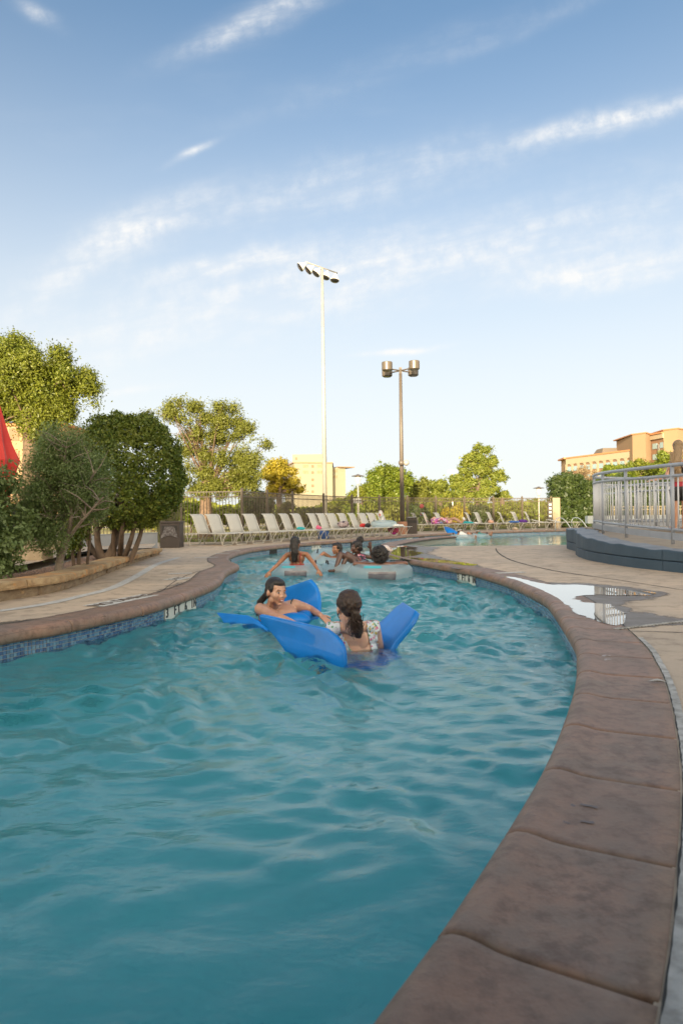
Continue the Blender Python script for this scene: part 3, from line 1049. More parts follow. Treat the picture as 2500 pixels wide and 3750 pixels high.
b = MB(); b.add([(-.045, .01, .004), (.0, -.012, .012), (.05, -.02, .004), (.01, .012, .016)], [(0, 1, 3), (1, 2, 3), (0, 1, 2)])
o = b.build('paper_scrap', m_white); o.location = (p.x, p.y, .006)
tag(o, 'small white paper scrap beside the sealant on the right coping', 'litter')
# ------------------------------------------------------------------ building behind the camera (casts the evening shade)
m_stucco = pmat('stucco_wall', (.42, .36, .28), .85, (.36, .31, .25), 1.2, bump=.2, bscale=30)
m_glass = pmat('window_glass', (.05, .07, .09), .08, spec=.8)
m_trim = pmat('roof_trim', (.30, .18, .10), .7)
bb = thing('bathhouse', 'long tan bathhouse behind the pool that shades the water', 'building', (0, 0, 0))
for (x0, x1, h) in ((-120, -21, 18.1), (-21, -9, 20.2), (-9, 80, 19.4)):
    b = MB(); b.box(((x0 + x1) / 2, -64, h / 2), (x1 - x0 - .01, 7.9, h)); b.build('wall', m_stucco, bb)
    b = MB(); b.box(((x0 + x1) / 2, -64, h + .1), (x1 - x0 + .2, 8.3, .2)); b.build('roof', m_trim, bb)
    x = x0 + 2.2
    while x < x1 - 1.5:
        b = MB(); b.box((x, -60.03, 3.0), (1.8, .05, 2.0)); wn = b.build('window', m_glass, bb)
        x += 6

# added unseen roof behind the camera to dim the nearest water and coping
cn = thing('added_light_blocker', 'added unseen flat roof on posts behind the camera, dimming the nearest water', 'canopy', (0, 0, 0))
b = MB(); b.box((-.5, -4.0, 2.42), (20, 7.3, .18)); b.build('blocker_roof', m_stucco, cn)
for x in (-6.6, 2.6, 5.4):
    b = MB(); b.box((x, -7.2, 1.16), (.25, .25, 2.34)); b.build('blocker_post', m_stucco, cn)

# ------------------------------------------------------------------ sandstone planter on the left
m_sand = pmat('sandstone', (.40, .29, .16), .9, (.27, .17, .085), 4, bump=1.6, bscale=22, spots=((.44, .23, .09), 3.5, .55))
m_sandtop = pmat('sandstone_top', (.42, .33, .22), .9, (.35, .27, .17), 5, bump=.4, bscale=40)
m_block = pmat('sandstone_block', (.27, .21, .135), .92, (.19, .135, .085), 5, bump=1.6, bscale=18, spots=((.36, .24, .12), 2.5, .62))
m_curb = pmat('curb_concrete', (.26, .21, .155), .9, (.2, .165, .125), 6, bump=.3)
m_gravel_bed = pmat('gravel_bed', (.20, .13, .095), .95, (.13, .085, .06), 20, bump=1, bscale=60)
pw_px = [(-520, 2345), (-260, 2262), (0, 2205), (173, 2177), (281, 2149), (397, 2102), (490, 2064), (560, 2040), (590, 2030)]
pw = spline([flat(U(a, b)) for a, b in pw_px], .1)
npw = normals2(pw, 1)
if npw[10].x > 0: npw = [n * -1 for n in npw]       # away from the pool
plen = sum((b_ - a).length for a, b_ in zip(pw, pw[1:]))
ps0 = arc_of(pw, flat(U(0, 2205)))
planter = thing('stone_planter', 'low curved sandstone planter wall with thick capstones on the left deck', 'planter', (pw[0].x, pw[0].y, 0))
P0 = Vector((pw[0].x, pw[0].y, 0))
def wall_h(s): return .20 - .055 * max(0, min(1, (s - ps0) / (plen - ps0)))
def rough_slab(line, ns, s0_, s1_, u0, u1, z0, z1, amp, name, mat, parent, seed, origin):
    """one stone following the line, front face chipped"""
    rg = random.Random(seed)
    m = max(4, int((s1_ - s0_) / .035))
    b = MB(); rows = []
    kz = 4
    for i in range(m + 1):
        s = s0_ + (s1_ - s0_) * i / m
        p, n = at_arc(line, ns, s)
        end = i in (0, m)
        row = []
        zz0 = z0(s) if callable(z0) else z0; zz1 = z1(s) if callable(z1) else z1
        for k in range(kz + 1):
            z = zz0 + (zz1 - zz0) * k / kz
            q = p * 1.0
            d_ = mnoise.noise(Vector((q.x * 5 + seed, q.y * 5, z * 14))) * amp * 1.6 + mnoise.noise(Vector((q.x * 16, q.y * 16 + seed, z * 30))) * amp * .8
            rim = amp * (.8 if k in (0, kz) else 0) + (amp * .9 if end else 0)
            row.append(q + n * (u0 + d_ + rim) + Vector((0, 0, z)) - origin)
        zt = zz1
        row.append(p + n * (u0 + .05) + Vector((0, 0, zt)) - origin)
        row.append(p + n * (u0 + u1) * .5 + Vector((0, 0, zt + mnoise.noise(p * 3) * .003)) - origin)
        row.append(p + n * u1 + Vector((0, 0, zt)) - origin)
        row.append(p + n * u1 + Vector((0, 0, zz0)) - origin)
        rows.append(row)
    b.grid(rows)
    k = len(rows[0])
    b.f.append(tuple(range(k))); b.mi.append(0)
    b.f.append(tuple(m * k + q for q in range(k))[::-1]); b.mi.append(0)
    o = b.build(name, mat, parent)
    # outward normals
    bm = bmesh.new(); bm.from_mesh(o.data); bmesh.ops.recalc_face_normals(bm, faces=bm.faces); bm.to_mesh(o.data); bm.free()
    return o
s = 0.02; k = 0
caps_l = []
anchor = [arc_of(pw, flat(U(a, 2200 - a * .16))) for a in (152,)]
while s < plen - .05:
    e = min(plen, s + rnd.uniform(.9, 1.5))
    if plen - e < .5: e = plen
    rough_slab(pw, npw, s + .004, e - .004, -.035, .34, lambda q: wall_h(q) - .085, wall_h, .012, 'capstone', [m_sand, m_sandtop][0], planter, k * 7 + 1, P0)
    s = e; k += 1
s = 0.0
while s < plen - .08:
    e = min(plen - .03, s + rnd.uniform(.45, .8))
    rough_slab(pw, npw, s + .005, e - .005, .012 + rnd.uniform(0, .02), .3, -.01, lambda q: wall_h(q) - .088, .010, 'wall_block', m_block, planter, k * 5 + 3, P0)
    s = e; k += 1

# gravel bed between the wall and the rear kerb
ck_px = [(-520, 2205), (-250, 2140), (0, 2110), (80, 2098), (209, 2070), (290, 2046), (360, 2030), (430, 2021)]
ck = spline([flat(U(a, b, .11)) for a, b in ck_px], .15)
bed = [(p + n * .2).xy for p, n in zip(pw, npw)] + [(p.x, p.y) for p in ck[::-1]]
gb_o = poly_sheet('gravel_bed', [bed], .11, m_gravel_bed)
tag(gb_o, 'reddish gravel inside the sandstone planter', kind='structure')
# pebbles
m_peb = pmat('pebble', (.30, .19, .14), .9, island=(.20, .14, .11))
pb = MB()
bx = [p[0] for p in bed]; by = [p[1] for p in bed]
def in_poly(x, y, P):
    c = False; j = len(P) - 1
    for i in range(len(P)):
        if (P[i][1] > y) != (P[j][1] > y) and x < (P[j][0] - P[i][0]) * (y - P[i][1]) / (P[j][1] - P[i][1]) + P[i][0]: c = not c
        j = i
    return c
n_p = 0
while n_p < 7000:
    x, y = rnd.uniform(min(bx), max(bx)), rnd.uniform(min(by), max(by))
    if rnd.random() > 1.0 / max(1, (y - 5) / 3): continue
    if not in_poly(x, y, bed): 
        n_p += .02; continue
    r_ = rnd.uniform(.008, .02); n_p += 1
    a = rnd.uniform(0, 6.28)
    vs = [(x + r_ * math.cos(a + q * 2.094) * rnd.uniform(.7, 1.3), y + r_ * math.sin(a + q * 2.094) * rnd.uniform(.7, 1.3), .108) for q in range(3)]
    pb.add(vs + [(x, y, .112 + r_ * rnd.uniform(.5, 1))], [(0, 1, 3), (1, 2, 3), (2, 0, 3)])
o = pb.build('gravel', m_peb); tag(o, 'loose reddish gravel stones in the planter', kind='stuff')

# rear kerb and raised patio behind it
kb = MB()
nck = normals2(ck, 1)
if nck[5].x > 0: nck = [n * -1 for n in nck]
rows = []
for p, n in zip(ck, nck):
    h = .175
    rows.append([p + Vector((0, 0, -.1 - .0)), p + Vector((0, 0, h - .11 - .01)), p + n * .012 + Vector((0, 0, h - .11)), p + n * .3 + Vector((0, 0, h - .11))])
kb.grid(rows)
o = kb.build('kerb', m_curb)
bm = bmesh.new(); bm.from_mesh(o.data); bmesh.ops.recalc_face_normals(bm, faces=bm.faces); bm.to_mesh(o.data); bm.free()
tag(o, 'curved concrete kerb behind the gravel bed', kind='structure')
pat = [(p + n * .29).xy for p, n in zip(ck, nck)] + [(-4.35, 15.6), (-4.9, 18), (-5.3, 18.6), (-14, 19.5), (-18, 12), (-14, 2)]
o = poly_sheet('patio', [pat], .172, m_deck); tag(o, 'raised concrete patio behind the kerb', kind='structure')

# grey wall
m_grey = pmat('grey_paint_wall', (.30, .31, .32), .8, (.26, .27, .28), 1.5, bump=.1)
a, b_ = Vector((-6.35, 16.4, 0)), Vector((-5.02, 18.4, 0))
q = thing('low_wall', 'smooth grey painted low wall behind the round topiary tree', 'wall', (a.x, a.y, 0))
d = b_ - a
mb = MB(); mb.box(d / 2 + Vector((0, 0, .22)), (d.length, .2, .46), math.atan2(d.y, d.x)); mb.build('wall_body', m_grey, q, bevel=.012)
mb = MB(); mb.box(d / 2 + Vector((0, 0, .455)), (d.length + .02, .23, .014), math.atan2(d.y, d.x)); mb.build('wall_cap', m_grey, q, bevel=.004)

# sandstone bench blocks on the patio, behind shrubs
bn = thing('stone_bench', 'long two course sandstone bench on the patio behind the shrubs', 'bench', (-6.0, 11.6, .17))
for r_ in range(2):
    x = -2.6
    while x < 1.0:
        wd = rnd.uniform(.5, .75)
        mb = MB(); mb.box((x + wd / 2, rnd.uniform(-.01, .01), .08 + r_ * .165), (wd - .008, .45, .16)); mb.build('bench_block', [m_sandtop, m_sand][rnd.random() < .15], bn, bevel=.012)
        x += wd

# ------------------------------------------------------------------ fences
m_bronze = pmat('bronze_fence_paint', (.115, .09, .062), .5, (.10, .075, .05), 3)
m_tanpaint = pmat('tan_fence_paint', (.30, .235, .14), .5, (.27, .21, .13), 3)
FH = 1.75
def fence(pts, label, mat, pick=.108, h=FH, inner=None, group='fence runs round the pool'):
    root = thing('metal_fence', label, 'fence', tuple(pts[0]), group=None)
    o0 = pts[0]
    post = MB(); post.box((0, 0, h / 2 + .03), (.075, .075, h + .06)); post.lathe([(.055, h + .055), (.02, h + .1)], n=4)
    post = post.mesh('post', mat)
    pk = MB(); pk.box((0, 0, (h - .06) / 2 + .03), (.02, .02, h - .06)); pk = pk.mesh('picket', mat)
    for i, p in enumerate(pts):
        o = link(bpy.data.objects.new('post', post), root); o.location = p - o0
        if i < len(pts) - 1: d = pts[i + 1] - p
        o.rotation_euler.z = math.atan2(d.y, d.x)
    cnt = 0
    for a, b_ in zip(pts, pts[1:]):
        d = b_ - a; L = d.length; ang = math.atan2(d.y, d.x)
        for z in (h - .03, h - .2, .14):
            mb = MB(); mb.box((L / 2, 0, 0), (L - .08, .034, .034)); r_ = mb.build('rail', mat, root)
            r_.location = a - o0 + Vector((0, 0, z)); r_.rotation_euler.z = ang
        n = int(L / pick)
        for k in range(1, n):
            o = link(bpy.data.objects.new('picket', pk), root)
            o.location = a - o0 + d * (k / n); o.rotation_euler.z = ang
            cnt += 1
    return root
fence(F1, 'brown picket fence behind the litter bin and first two chaises', m_bronze)
fence(F2, 'brown picket fence angling away behind the nearer chaise row', m_bronze)
fence(F3, 'long brown picket fence behind the farther chaise row and lamp pole', m_bronze)
fence(F4, 'tan sunlit picket fence beside the lagoon gate', m_tanpaint, pick=.075)
# low gate fence
g0 = [Vector((14.9, 37.6, 0)), Vector((16.4, 37.9, 0)), Vector((18.0, 38.3, 0)), Vector((20.5, 38.8, 0))]
fence(g0, 'low tan gate fence beside the pool ladder', m_tanpaint, h=1.2)
# post with sign strip at the fence corner
sp_ = D(2019, 1900, 39.0)
sg = thing('sign_board', 'tall narrow dark sign board on the tan fence corner', 'sign', (sp_.x, 39.3, 0))
mb = MB(); mb.box((0, 0, 1.02), (.26, .05, 1.0)); mb.build('board', pmat('dark_sign', (.06, .05, .045), .5), sg)
mb = MB()
for k in range(4): mb.box((0, -.03, 1.35 - k * .22), (.13, .008, .10)); 
mb.build('sign_print', m_panel, sg)
mb = MB(); mb.box((.35, 0, .87), (.42, .1, 1.74)); mb.build('sign_post', m_tanpaint, sg)
for (px, py, Y, wd, hg, lab) in ((1307, 1834, 33.2, .40, .22, 'white notice plate on the fence between the two tall poles'), (2079, 1851, 40.9, .2, .16, 'small white notice plate on the tan fence')):
    p = D(px, py, Y - .25)
    sgn = thing('notice_sign', lab, 'sign', tuple(p))
    mb = MB(); mb.box((0, 0, 0), (wd, .015, hg)); mb.build('plate', m_panel, sgn)
    mb = MB()
    for k in range(3):
        for q_ in range(4): mb.box((-wd * .36 + q_ * wd * .24, -.009, hg * .28 - k * hg * .28), (wd * .17, .003, hg * .10))
    mb.build('print_lines', pmat('sign_print', (.35, .33, .3), .6), sgn)
p = D(1543, 1854, 34.6)
mb = MB(); mb.lathe([(.02, -.02), (.11, -.01), (.11, .01), (.02, .02)], n=16, rot=Matrix.Rotation(R(90), 3, 'X')); o = mb.build('round_sign', pmat('dull_red', (.25, .04, .04), .6)); o.location = p
tag(o, 'small round dark red disc hanging on the fence', 'sign')

# ------------------------------------------------------------------ poles
m_galv = pmat('galvanised_steel', (.40, .37, .33), .45, (.35, .33, .29), 2, metallic=.2)
m_taupe = pmat('taupe_paint', (.115, .092, .072), .45, (.10, .08, .062), 3)
m_white_enamel = pmat('white_enamel', (.75, .72, .65), .35)
m_dkglass = pmat('dark_lens', (.03, .03, .035), .1)
tp = D(1190, 1889, 36.0)
pole = thing('floodlight_pole', 'tall pale steel pole carrying five white floodlights', 'light pole', (tp.x, 36.0, 0))
PH = 13.95
mb = MB(); mb.tube([(0, 0, 0), (0, 0, PH * .5), (0, 0, PH)], [.125, .10, .065], 14); mb.build('pole_shaft', m_galv, pole, smooth=True)
# bar: left end nearer the viewer
bd = Vector((.72, .75, 0)).normalized()
mb = MB(); mb.tube([-bd * 1.2 + Vector((0, 0, PH + .02)), bd * 1.15 + Vector((0, 0, PH + .02))], .035, 8); mb.build('crossbar', m_galv, pole, smooth=True)
for k, tt in enumerate((-1.12, -.6, -.12, .42, 1.02)):
    tilt = (-55, -48, -38, -20, -8)[k]
    rot = Matrix.Rotation(R(tilt), 3, 'Y').inverted() @ Matrix.Rotation(R(18), 3, 'X')
    c0 = bd * tt + Vector((0, 0, PH - .03))
    fl_ = empty('floodlight', tuple(c0), 0, pole)
    mb = MB(); prof = [(.05, 0), (.07, -.1), (.10, -.16), (.17, -.24), (.235, -.36), (.25, -.42)]
    vs_rot = Matrix.Rotation(R(tilt * -1), 3, 'Y') @ Matrix.Rotation(R(-12), 3, 'X')
    mb.lathe(prof, n=16, rot=vs_rot); mb.build('reflector_hood', m_white_enamel, fl_, smooth=True)
    mb = MB(); mb.lathe([(.24, -.422), (.22, -.455), (.1, -.48)], n=16, rot=vs_rot); mb.build('lens', m_dkglass, fl_, smooth=True)

lp = U(1473, 1958); LY = 30.3; lx = D(1473, 1950, LY).x
pole = thing('lamp_pole', 'brown lamp pole with four round lamp drums standing in a terracotta pot', 'light pole', (lx, LY, 0))
PH2 = 7.35
mb = MB(); mb.tube([(0, 0, 0), (0, 0, PH2 * .6), (0, 0, PH2)], [.10, .085, .068], 12); mb.build('pole_shaft', m_taupe, pole, smooth=True)
mb = MB(); mb.box((0, 0, PH2 - .08), (.12, .12, .28)); mb.build('pole_head', m_taupe, pole)
for (ax, ay) in ((-.62, -.45), (.55, -.6), (-.55, .6), (.62, .5)):
    mb = MB(); mb.tube([(0, 0, PH2 - .08), (ax * .7, ay * .7, PH2 - .08)], .03, 6); mb.build('lamp_arm', m_taupe, pole)
    mb = MB(); mb.lathe([(.2, -.2), (.235, -.17), (.235, .14), (.225, .17), (.1, .19)], (ax, ay, PH2 + .0 + (.03 if ay < 0 else -.02)), 20); mb.build('lamp_drum', pmat('drum_brown', (.10, .078, .055), .35), pole, smooth=False)
    mb = MB(); mb.lathe([(.18, -.215), (.19, -.203)], (ax, ay, PH2 + .0 + (.03 if ay < 0 else -.02)), 20); mb.build('lamp_lens', m_dkglass, pole)
for (ax, mt) in ((-.02, m_taupe), (.19, m_galv)):
    rot = Matrix.Rotation(R(90), 3, 'X') @ Matrix.Rotation(R(0), 3, 'Y')
    mb = MB(); mb.lathe([(.02, .1), (.10, .08), (.135, 0), (.135, -.03), (.03, -.06)], (ax, -.14, 3.16), 14, rot=rot); mb.build('spot_lamp', mt, pole, smooth=True)
mb = MB(); mb.box((.09, -.09, 3.16), (.2, .05, .05)); mb.build('spot_bracket', m_taupe, pole)
pot = thing('pole_base', 'round terracotta coloured concrete collar at the foot of the brown lamp pole', 'pole base', (lx, LY, 0))
m_terra = pmat('terracotta_concrete', (.34, .17, .10), .8, (.28, .14, .085), 4)
mb = MB(); mb.lathe([(.215, 0), (.215, .53), (.20, .56), (.125, .57), (.125, .55)], n=24); mb.build('collar', m_terra, pot, smooth=False)
mb = MB(); mb.lathe([(.19, .572), (.19, .585), (.13, .59)], n=20); mb.build('collar_cap', m_dark, pot)

m_lampglass = pmat('frosted_lamp_glass', (.7, .66, .55), .3)
for (px, py_top, Y, lab) in ((1310, 1739, 37.5, 'slender post lamp behind the fence beside the tall floodlight pole'), (1971, 1784, 44.0, 'slender post lamp behind the fence left of the tan fence')):
    p = D(px, py_top, Y)
    pl_ = thing('post_lamp', lab, 'street lamp', (p.x, Y, 0), group='slender post lamps in the park')
    top = p.z
    mb = MB(); mb.tube([(0, 0, 0), (0, 0, top - .55)], [.06, .04], 8); mb.build('lamp_post', m_galv, pl_)
    mb = MB(); mb.lathe([(.05, -.55), (.10, -.45), (.15, -.25), (.15, -.08)], (0, 0, top), 12); mb.build('lamp_globe', m_lampglass, pl_, smooth=True)
    mb = MB(); mb.lathe([(.36, -.08), (.34, -.05), (.12, .0), (.03, .04)], (0, 0, top), 14); mb.build('lamp_cap', m_taupe, pl_)
p = D(1655, 1727, 70)
fl = thing('distant_floodlight', 'distant pole top with a bar of pale lamps left of the pine', 'light pole', (p.x, 70, 0))
mb = MB(); mb.tube([(0, 0, 0), (0, 0, p.z)], .1, 6); mb.build('pole_shaft', m_galv, fl)
mb = MB()
for k in (-1, 0, 1): mb.box((k * .32, 0, p.z), (.3, .2, .34))
mb.build('lamp_bar', m_white_enamel, fl)

# ------------------------------------------------------------------ litter bins
m_bin = pmat('brown_bin', (.055, .042, .035), .55, (.045, .035, .03), 4)
m_bag = pmat('plastic_bag', (.16, .15, .15), .25, (.08, .07, .07), 14, bump=1.2, bscale=12)
def bin_(x, y, w_, h, label, bag):
    r_ = thing('litter_bin', label, 'litter bin', (x, y, 0), group=None)
    mb = MB(); mb.box((0, 0, h * .46), (w_ * .92, w_ * .9, h * .92), taper=1.02); mb.build('bin_body', m_bin, r_, bevel=.015)
    mb = MB(); mb.box((0, 0, h * .96), (w_, w_ * .98, h * .07)); mb.build('bin_lid', m_bin, r_, bevel=.01)
    mb = MB(); mb.box((0, -w_ * .462, h * .74), (w_ * .7, .02, h * .18)); mb.build('bin_flap', m_dark, r_)
    if bag:
        rows = []
        for i in range(9):
            row = []
            for j in range(7):
                xx = (-.5 + i / 8) * w_ * .8; t_ = j / 6
                zz = h * (.80 - .34 * t_ + .10 * (abs(i - 4) / 4) ** 1.5 * (-t_))
                row.append((xx * (1 - .45 * (1 - t_) * (1 if t_ < .6 else .5)), -w_ * .475 - .01 - .02 * math.sin(i * 2.1 + j) * t_, zz))
            rows.append(row)
        mb = MB(); mb.grid(rows); mb.build('bin_liner', m_bag, r_, smooth=True)
    else:
        mb = MB(); mb.box((0, 0, h * 1.01), (w_ * .7, w_ * .6, .03)); mb.build('lid_plate', m_grey, r_)
    return r_
bin_(D(631, 1990, 19.6).x, 19.6, .6, .76, 'dark brown litter bin with a torn plastic liner beside the topiary tree', True)
bin_(D(1507, 1950, 31.0).x, 31.0, .5, .74, 'dark brown litter bin beside the terracotta pole base', False)

# ------------------------------------------------------------------ chaises
m_sling = pmat('cream_sling', (.52, .50, .45), .75, (.48, .46, .41), 30, bump=.15, bscale=200)
m_frame = pmat('cream_frame', (.54, .52, .46), .4)
def make_chaise(flatback=False):
    r_ = thing('chaise', 'x', 'chaise')
    W = .30
    # seat sling
    rows = []
    for i in range(7):
        x = .02 + i / 6 * 1.12
        rows.append([(x, yy, .365 - .018 * math.cos(yy / W * 1.5)) for yy in (-W + .02, -.15, 0, .15, W - .02)])
    mb = MB(); mb.grid(rows); o = mb.build('seat_sling', m_sling, r_, smooth=True)
    sd = o.modifiers.new('th', 'SOLIDIFY'); sd.thickness = .008
    # back
    prof = [(.03, .365), (-.03, .50), (-.09, .65), (-.14, .78), (-.185, .88), (-.23, .93), (-.28, .945)]
    if flatback: prof = [(.03, .365), (-.09, .40), (-.22, .43), (-.36, .46), (-.48, .49), (-.56, .51), (-.62, .50)]
    rows = [[(x + .012 * math.cos(yy / W * 1.5), yy, z) for yy in (-W, -.15, 0, .15, W)] for x, z in prof]
    mb = MB(); mb.grid(rows); o = mb.build('back_sling', m_sling, r_, smooth=True)
    sd = o.modifiers.new('th', 'SOLIDIFY'); sd.thickness = .01
    mb = MB()
    for s_ in (-1, 1): mb.tube([(x, s_ * W, z) for x, z in prof], .014, 6)
    mb.tube([(prof[-1][0], -W, prof[-1][1]), (prof[-1][0], W, prof[-1][1])], .014, 6)
    mb.build('back_frame', m_frame, r_)
    for s_ in (-1, 1):
        mb = MB(); mb.tube([(-.40, s_ * W, .355), (.1, s_ * W, .36), (.8, s_ * W, .36), (1.16, s_ * W, .355)], .015, 6); mb.build('side_rail', m_frame, r_)
    for x0 in (-.28, .95):
        for s_ in (-1, 1):
            mb = MB(); mb.tube([(x0 + (.13 if s_ < 9 else 0), s_ * W, .355), (x0, s_ * W * .98, .18), (x0 - .06, s_ * W * .85, .02)], .014, 6); mb.build('leg', m_frame, r_)
        mb = MB(); mb.tube([(x0 - .06, -W * .85, .014), (x0 - .06, W * .85, .014)], .014, 6); mb.build('foot_bar', m_frame, r_)
        mb = MB()
        for s_ in (-1, 1): mb.tube([(x0 - .12, s_ * W, .355), (x0 - .09, s_ * W * .93, .15), (x0 - .06, s_ * W * .85, .02)], .012, 6)
        mb.build('leg_brace', m_frame, r_)
    if not flatback:
        for s_ in (-1, 1):
            mb = MB(); mb.tube([(-.35, s_ * W * .9, .36), (-.12, s_ * W * .95, .66)], .01, 6); mb.build('back_strut', m_frame, r_)
    return r_
proto = make_chaise(); proto_flat = make_chaise(True)
used = {False: False, True: False}
CH = {}
def place_chaise(key, x, y, rz, label, flatb=False, group='cream sling chaises along the fence'):
    src = proto_flat if flatb else proto
    o = src if not used[flatb] else copy_tree(src)
    used[flatb] = True
    o.location = (x, y, 0); o.rotation_euler.z = rz
    o['label'] = label; o['group'] = group
    CH[key] = o
    return o
A0 = Vector((-4.30, 20.9, 0)); A1 = Vector((1.05, 28.2, 0)); dA = A1 - A0
def on_row(px):
    k = (px - 1250) / 2500
    # solve (A0.x + t dA.x) = k (A0.y + t dA.y)
    t_ = (k * A0.y - A0.x) / (dA.x - k * dA.y)
    return A0 + dA * t_
rz1 = R(-27)
ord_ = ['first', 'second', 'third', 'fourth', 'fifth', 'sixth', 'seventh', 'eighth', 'ninth', 'tenth', 'eleventh', 'twelfth', 'thirteenth', 'fourteenth', 'fifteenth']
items1 = {5: 'holding a teal bundle', 6: 'with a pink bag at its foot', 9: 'with a patterned bag on its seat', 11: 'with a red and black bag', 14: 'draped with a pale towel', 13: 'behind the clear float'}
pxs = [744, 799, 867, 931, 1001, 1058, 1101, 1158, 1192, 1226, 1266, 1303, 1340, 1372, 1406]
for i, px in enumerate(pxs):
    p = on_row(px)
    lab = 'cream chaise, %s from left in the near row' % ord_[i]
    if i == 0: lab = 'cream chaise at the left end of the near row beside the bin'
    if i in items1: lab += ', ' + items1[i]
    place_chaise(('a', i), p.x, p.y, rz1 + R(rnd.uniform(-6, 6)), lab)
pl2 = [(1527, 35.2, 0), (1566, 34.2, 0), (1612, 34.8, 0), (1665, 35.4, 1), (1722, 36.0, 0), (1757, 36.3, 0), (1801, 36.5, 0), (1842, 36.7, 0), (1892, 36.9, 0), (1938, 37.0, 0), (1985, 37.0, 1), (2045, 37.2, 1)]
labs2 = ['cream chaise half hidden behind the litter bin by the lamp pole', 'chaise under the woman in a visor, floral towel on its back', 'chaise under the woman in a pale top',
         'cream chaise lying nearly flat, white cup on it', 'cream chaise with a teal towel, left end of the right group', 'cream chaise, second from the left in the right group', 'cream chaise with a peach bag, third in the right group',
         'cream chaise, fourth in the right group', 'cream chaise with a blue towel beside it, fifth in the right group', 'cream chaise with purple cloth on its left, last raised back', 'flat cream chaise just right of the last raised back', 'flat cream chaise next to the tan fence']
for i, (px, Y, fl_) in enumerate(pl2):
    place_chaise(('b', i), D(px, 1940, Y).x, Y, R(-24) + R(rnd.uniform(-7, 7)), labs2[i], bool(fl_))

# ------------------------------------------------------------------ blue-grey retaining wall, ramp and railing on the right
m_bluewall = pmat('blue_grey_painted_concrete', (.044, .078, .115), .6, (.036, .066, .098), 3, bump=.5, bscale=9, spots=((.11, .14, .17), 6, .70))
m_walltop = pmat('wall_top_paint', (.22, .235, .26), .55, (.16, .18, .21), 5, bump=.3, bscale=12)
m_rail = pmat('grey_rail_paint', (.33, .355, .40), .35, (.29, .315, .36), 3)
m_baluster = pmat('pale_baluster_paint', (.52, .53, .55), .4)
wb = [(2750, 2135), (2620, 2115), (2500, 2099), (2424, 2091), (2283, 2074), (2168, 2055), (2126, 2043), (2107, 2032), (2112, 2022)]
wbp = [flat(U(a, b)) for a, b in wb] + V2([(5.45, 16.6), (6.0, 17.3), (7.0, 17.9), (9.0, 18.2)])
wln = spline(wbp, .08)
nw = normals2(wln, 1)
if nw[5].x < 0: nw = [n * -1 for n in nw]
wlen = sum((b_ - a).length for a, b_ in zip(wln, wln[1:]))
sA = arc_of(wln, flat(U(2500, 2099))); sB = arc_of(wln, flat(U(2107, 2032)))
def wh(s):
    f = max(0, min(1, (s - sA) / (sB - sA)))
    return .29 + .18 * f ** 1.2 + .008 * math.sin(s * 5.2) + .006 * math.sin(s * 11 + 1)
wall = thing('retaining_wall', 'curved blue grey painted block wall under the ramp railing', 'wall', tuple(wln[0]))
W0 = wln[0]
def wall_course(z0f, z1f, u0, cuts, name):
    for s0_, s1_ in cuts:
        m = max(3, int((s1_ - s0_) / .06)); rows = []
        b = MB()
        for i in range(m + 1):
            s = s0_ + (s1_ - s0_) * i / m
            p, n = at_arc(wln, nw, s)
            z0, z1 = z0f(s), z1f(s)
            e = .006 if i in (0, m) else 0
            dd = mnoise.noise(p * 2.3 + Vector((0, 0, z1 * 3))) * .012
            rows.append([p + n * (u0 + .008 + e + dd) + Vector((0, 0, z0)) - W0, p + n * (u0 + e + dd) + Vector((0, 0, z0 + .008)) - W0, p + n * (u0 + e + dd) + Vector((0, 0, z1 - .01)) - W0,
                         p + n * (u0 + .01 + e + dd) + Vector((0, 0, z1)) - W0, p + n * (u0 + .3) + Vector((0, 0, z1)) - W0])
        b.grid(rows)
        k = 5
        b.f.append(tuple(range(k))); b.mi.append(0)
        b.f.append(tuple(m * k + q for q in range(k))[::-1]); b.mi.append(0)
        o = b.build(name, m_bluewall, wall)
        bm = bmesh.new(); bm.from_mesh(o.data); bmesh.ops.recalc_face_normals(bm, faces=bm.faces); bm.to_mesh(o.data); bm.free()
vj = arc_of(wln, flat(U(2424, 2091)))
vj2 = arc_of(wln, flat(U(2112, 2034)))
mid = lambda s: .15 + .03 * max(0, min(1, (s - sA) / (sB - sA)))
cuts = [(0, vj - .006), (vj + .006, vj2 - .006), (vj2 + .006, wlen)]
wall_course(lambda s: -.01, lambda s: mid(s) - .006, .0, cuts, 'wall_block')
wall_course(lambda s: mid(s) + .004, lambda s: wh(s), -.004, cuts, 'wall_block')
rows = []
s = 0
while s <= wlen:
    p, n = at_arc(wln, nw, s); h = wh(s)
    rows.append([p + n * .015 + Vector((0, 0, h - .03)) - W0, p + n * .02 + Vector((0, 0, h + .004)) - W0, p + n * .22 + Vector((0, 0, h + .008)) - W0, p + n * .42 + Vector((0, 0, h + .006)) - W0, p + n * .45 + Vector((0, 0, h - .1)) - W0]); s += .1
mb = MB(); mb.grid(rows); o = mb.build('wall_coping', m_walltop, wall, smooth=False)
if o.data.polygons[len(o.data.polygons) // 2].normal.z < 0: o.data.flip_normals()
# ramp slab behind the wall
rp = []
s = 0
while s <= wlen:
    p, n = at_arc(wln, nw, s); rp.append((p + n * .42).xy); s += .15
ramp_out = rp + [(12, 18.2), (20, 17.5), (20, 6), (rp[0][0] + .5, rp[0][1])]
RZ = .37
m_ramp = pmat('ramp_concrete', (.36, .30, .235), .85, (.30, .25, .2), 2.5, bump=.25, bscale=80)
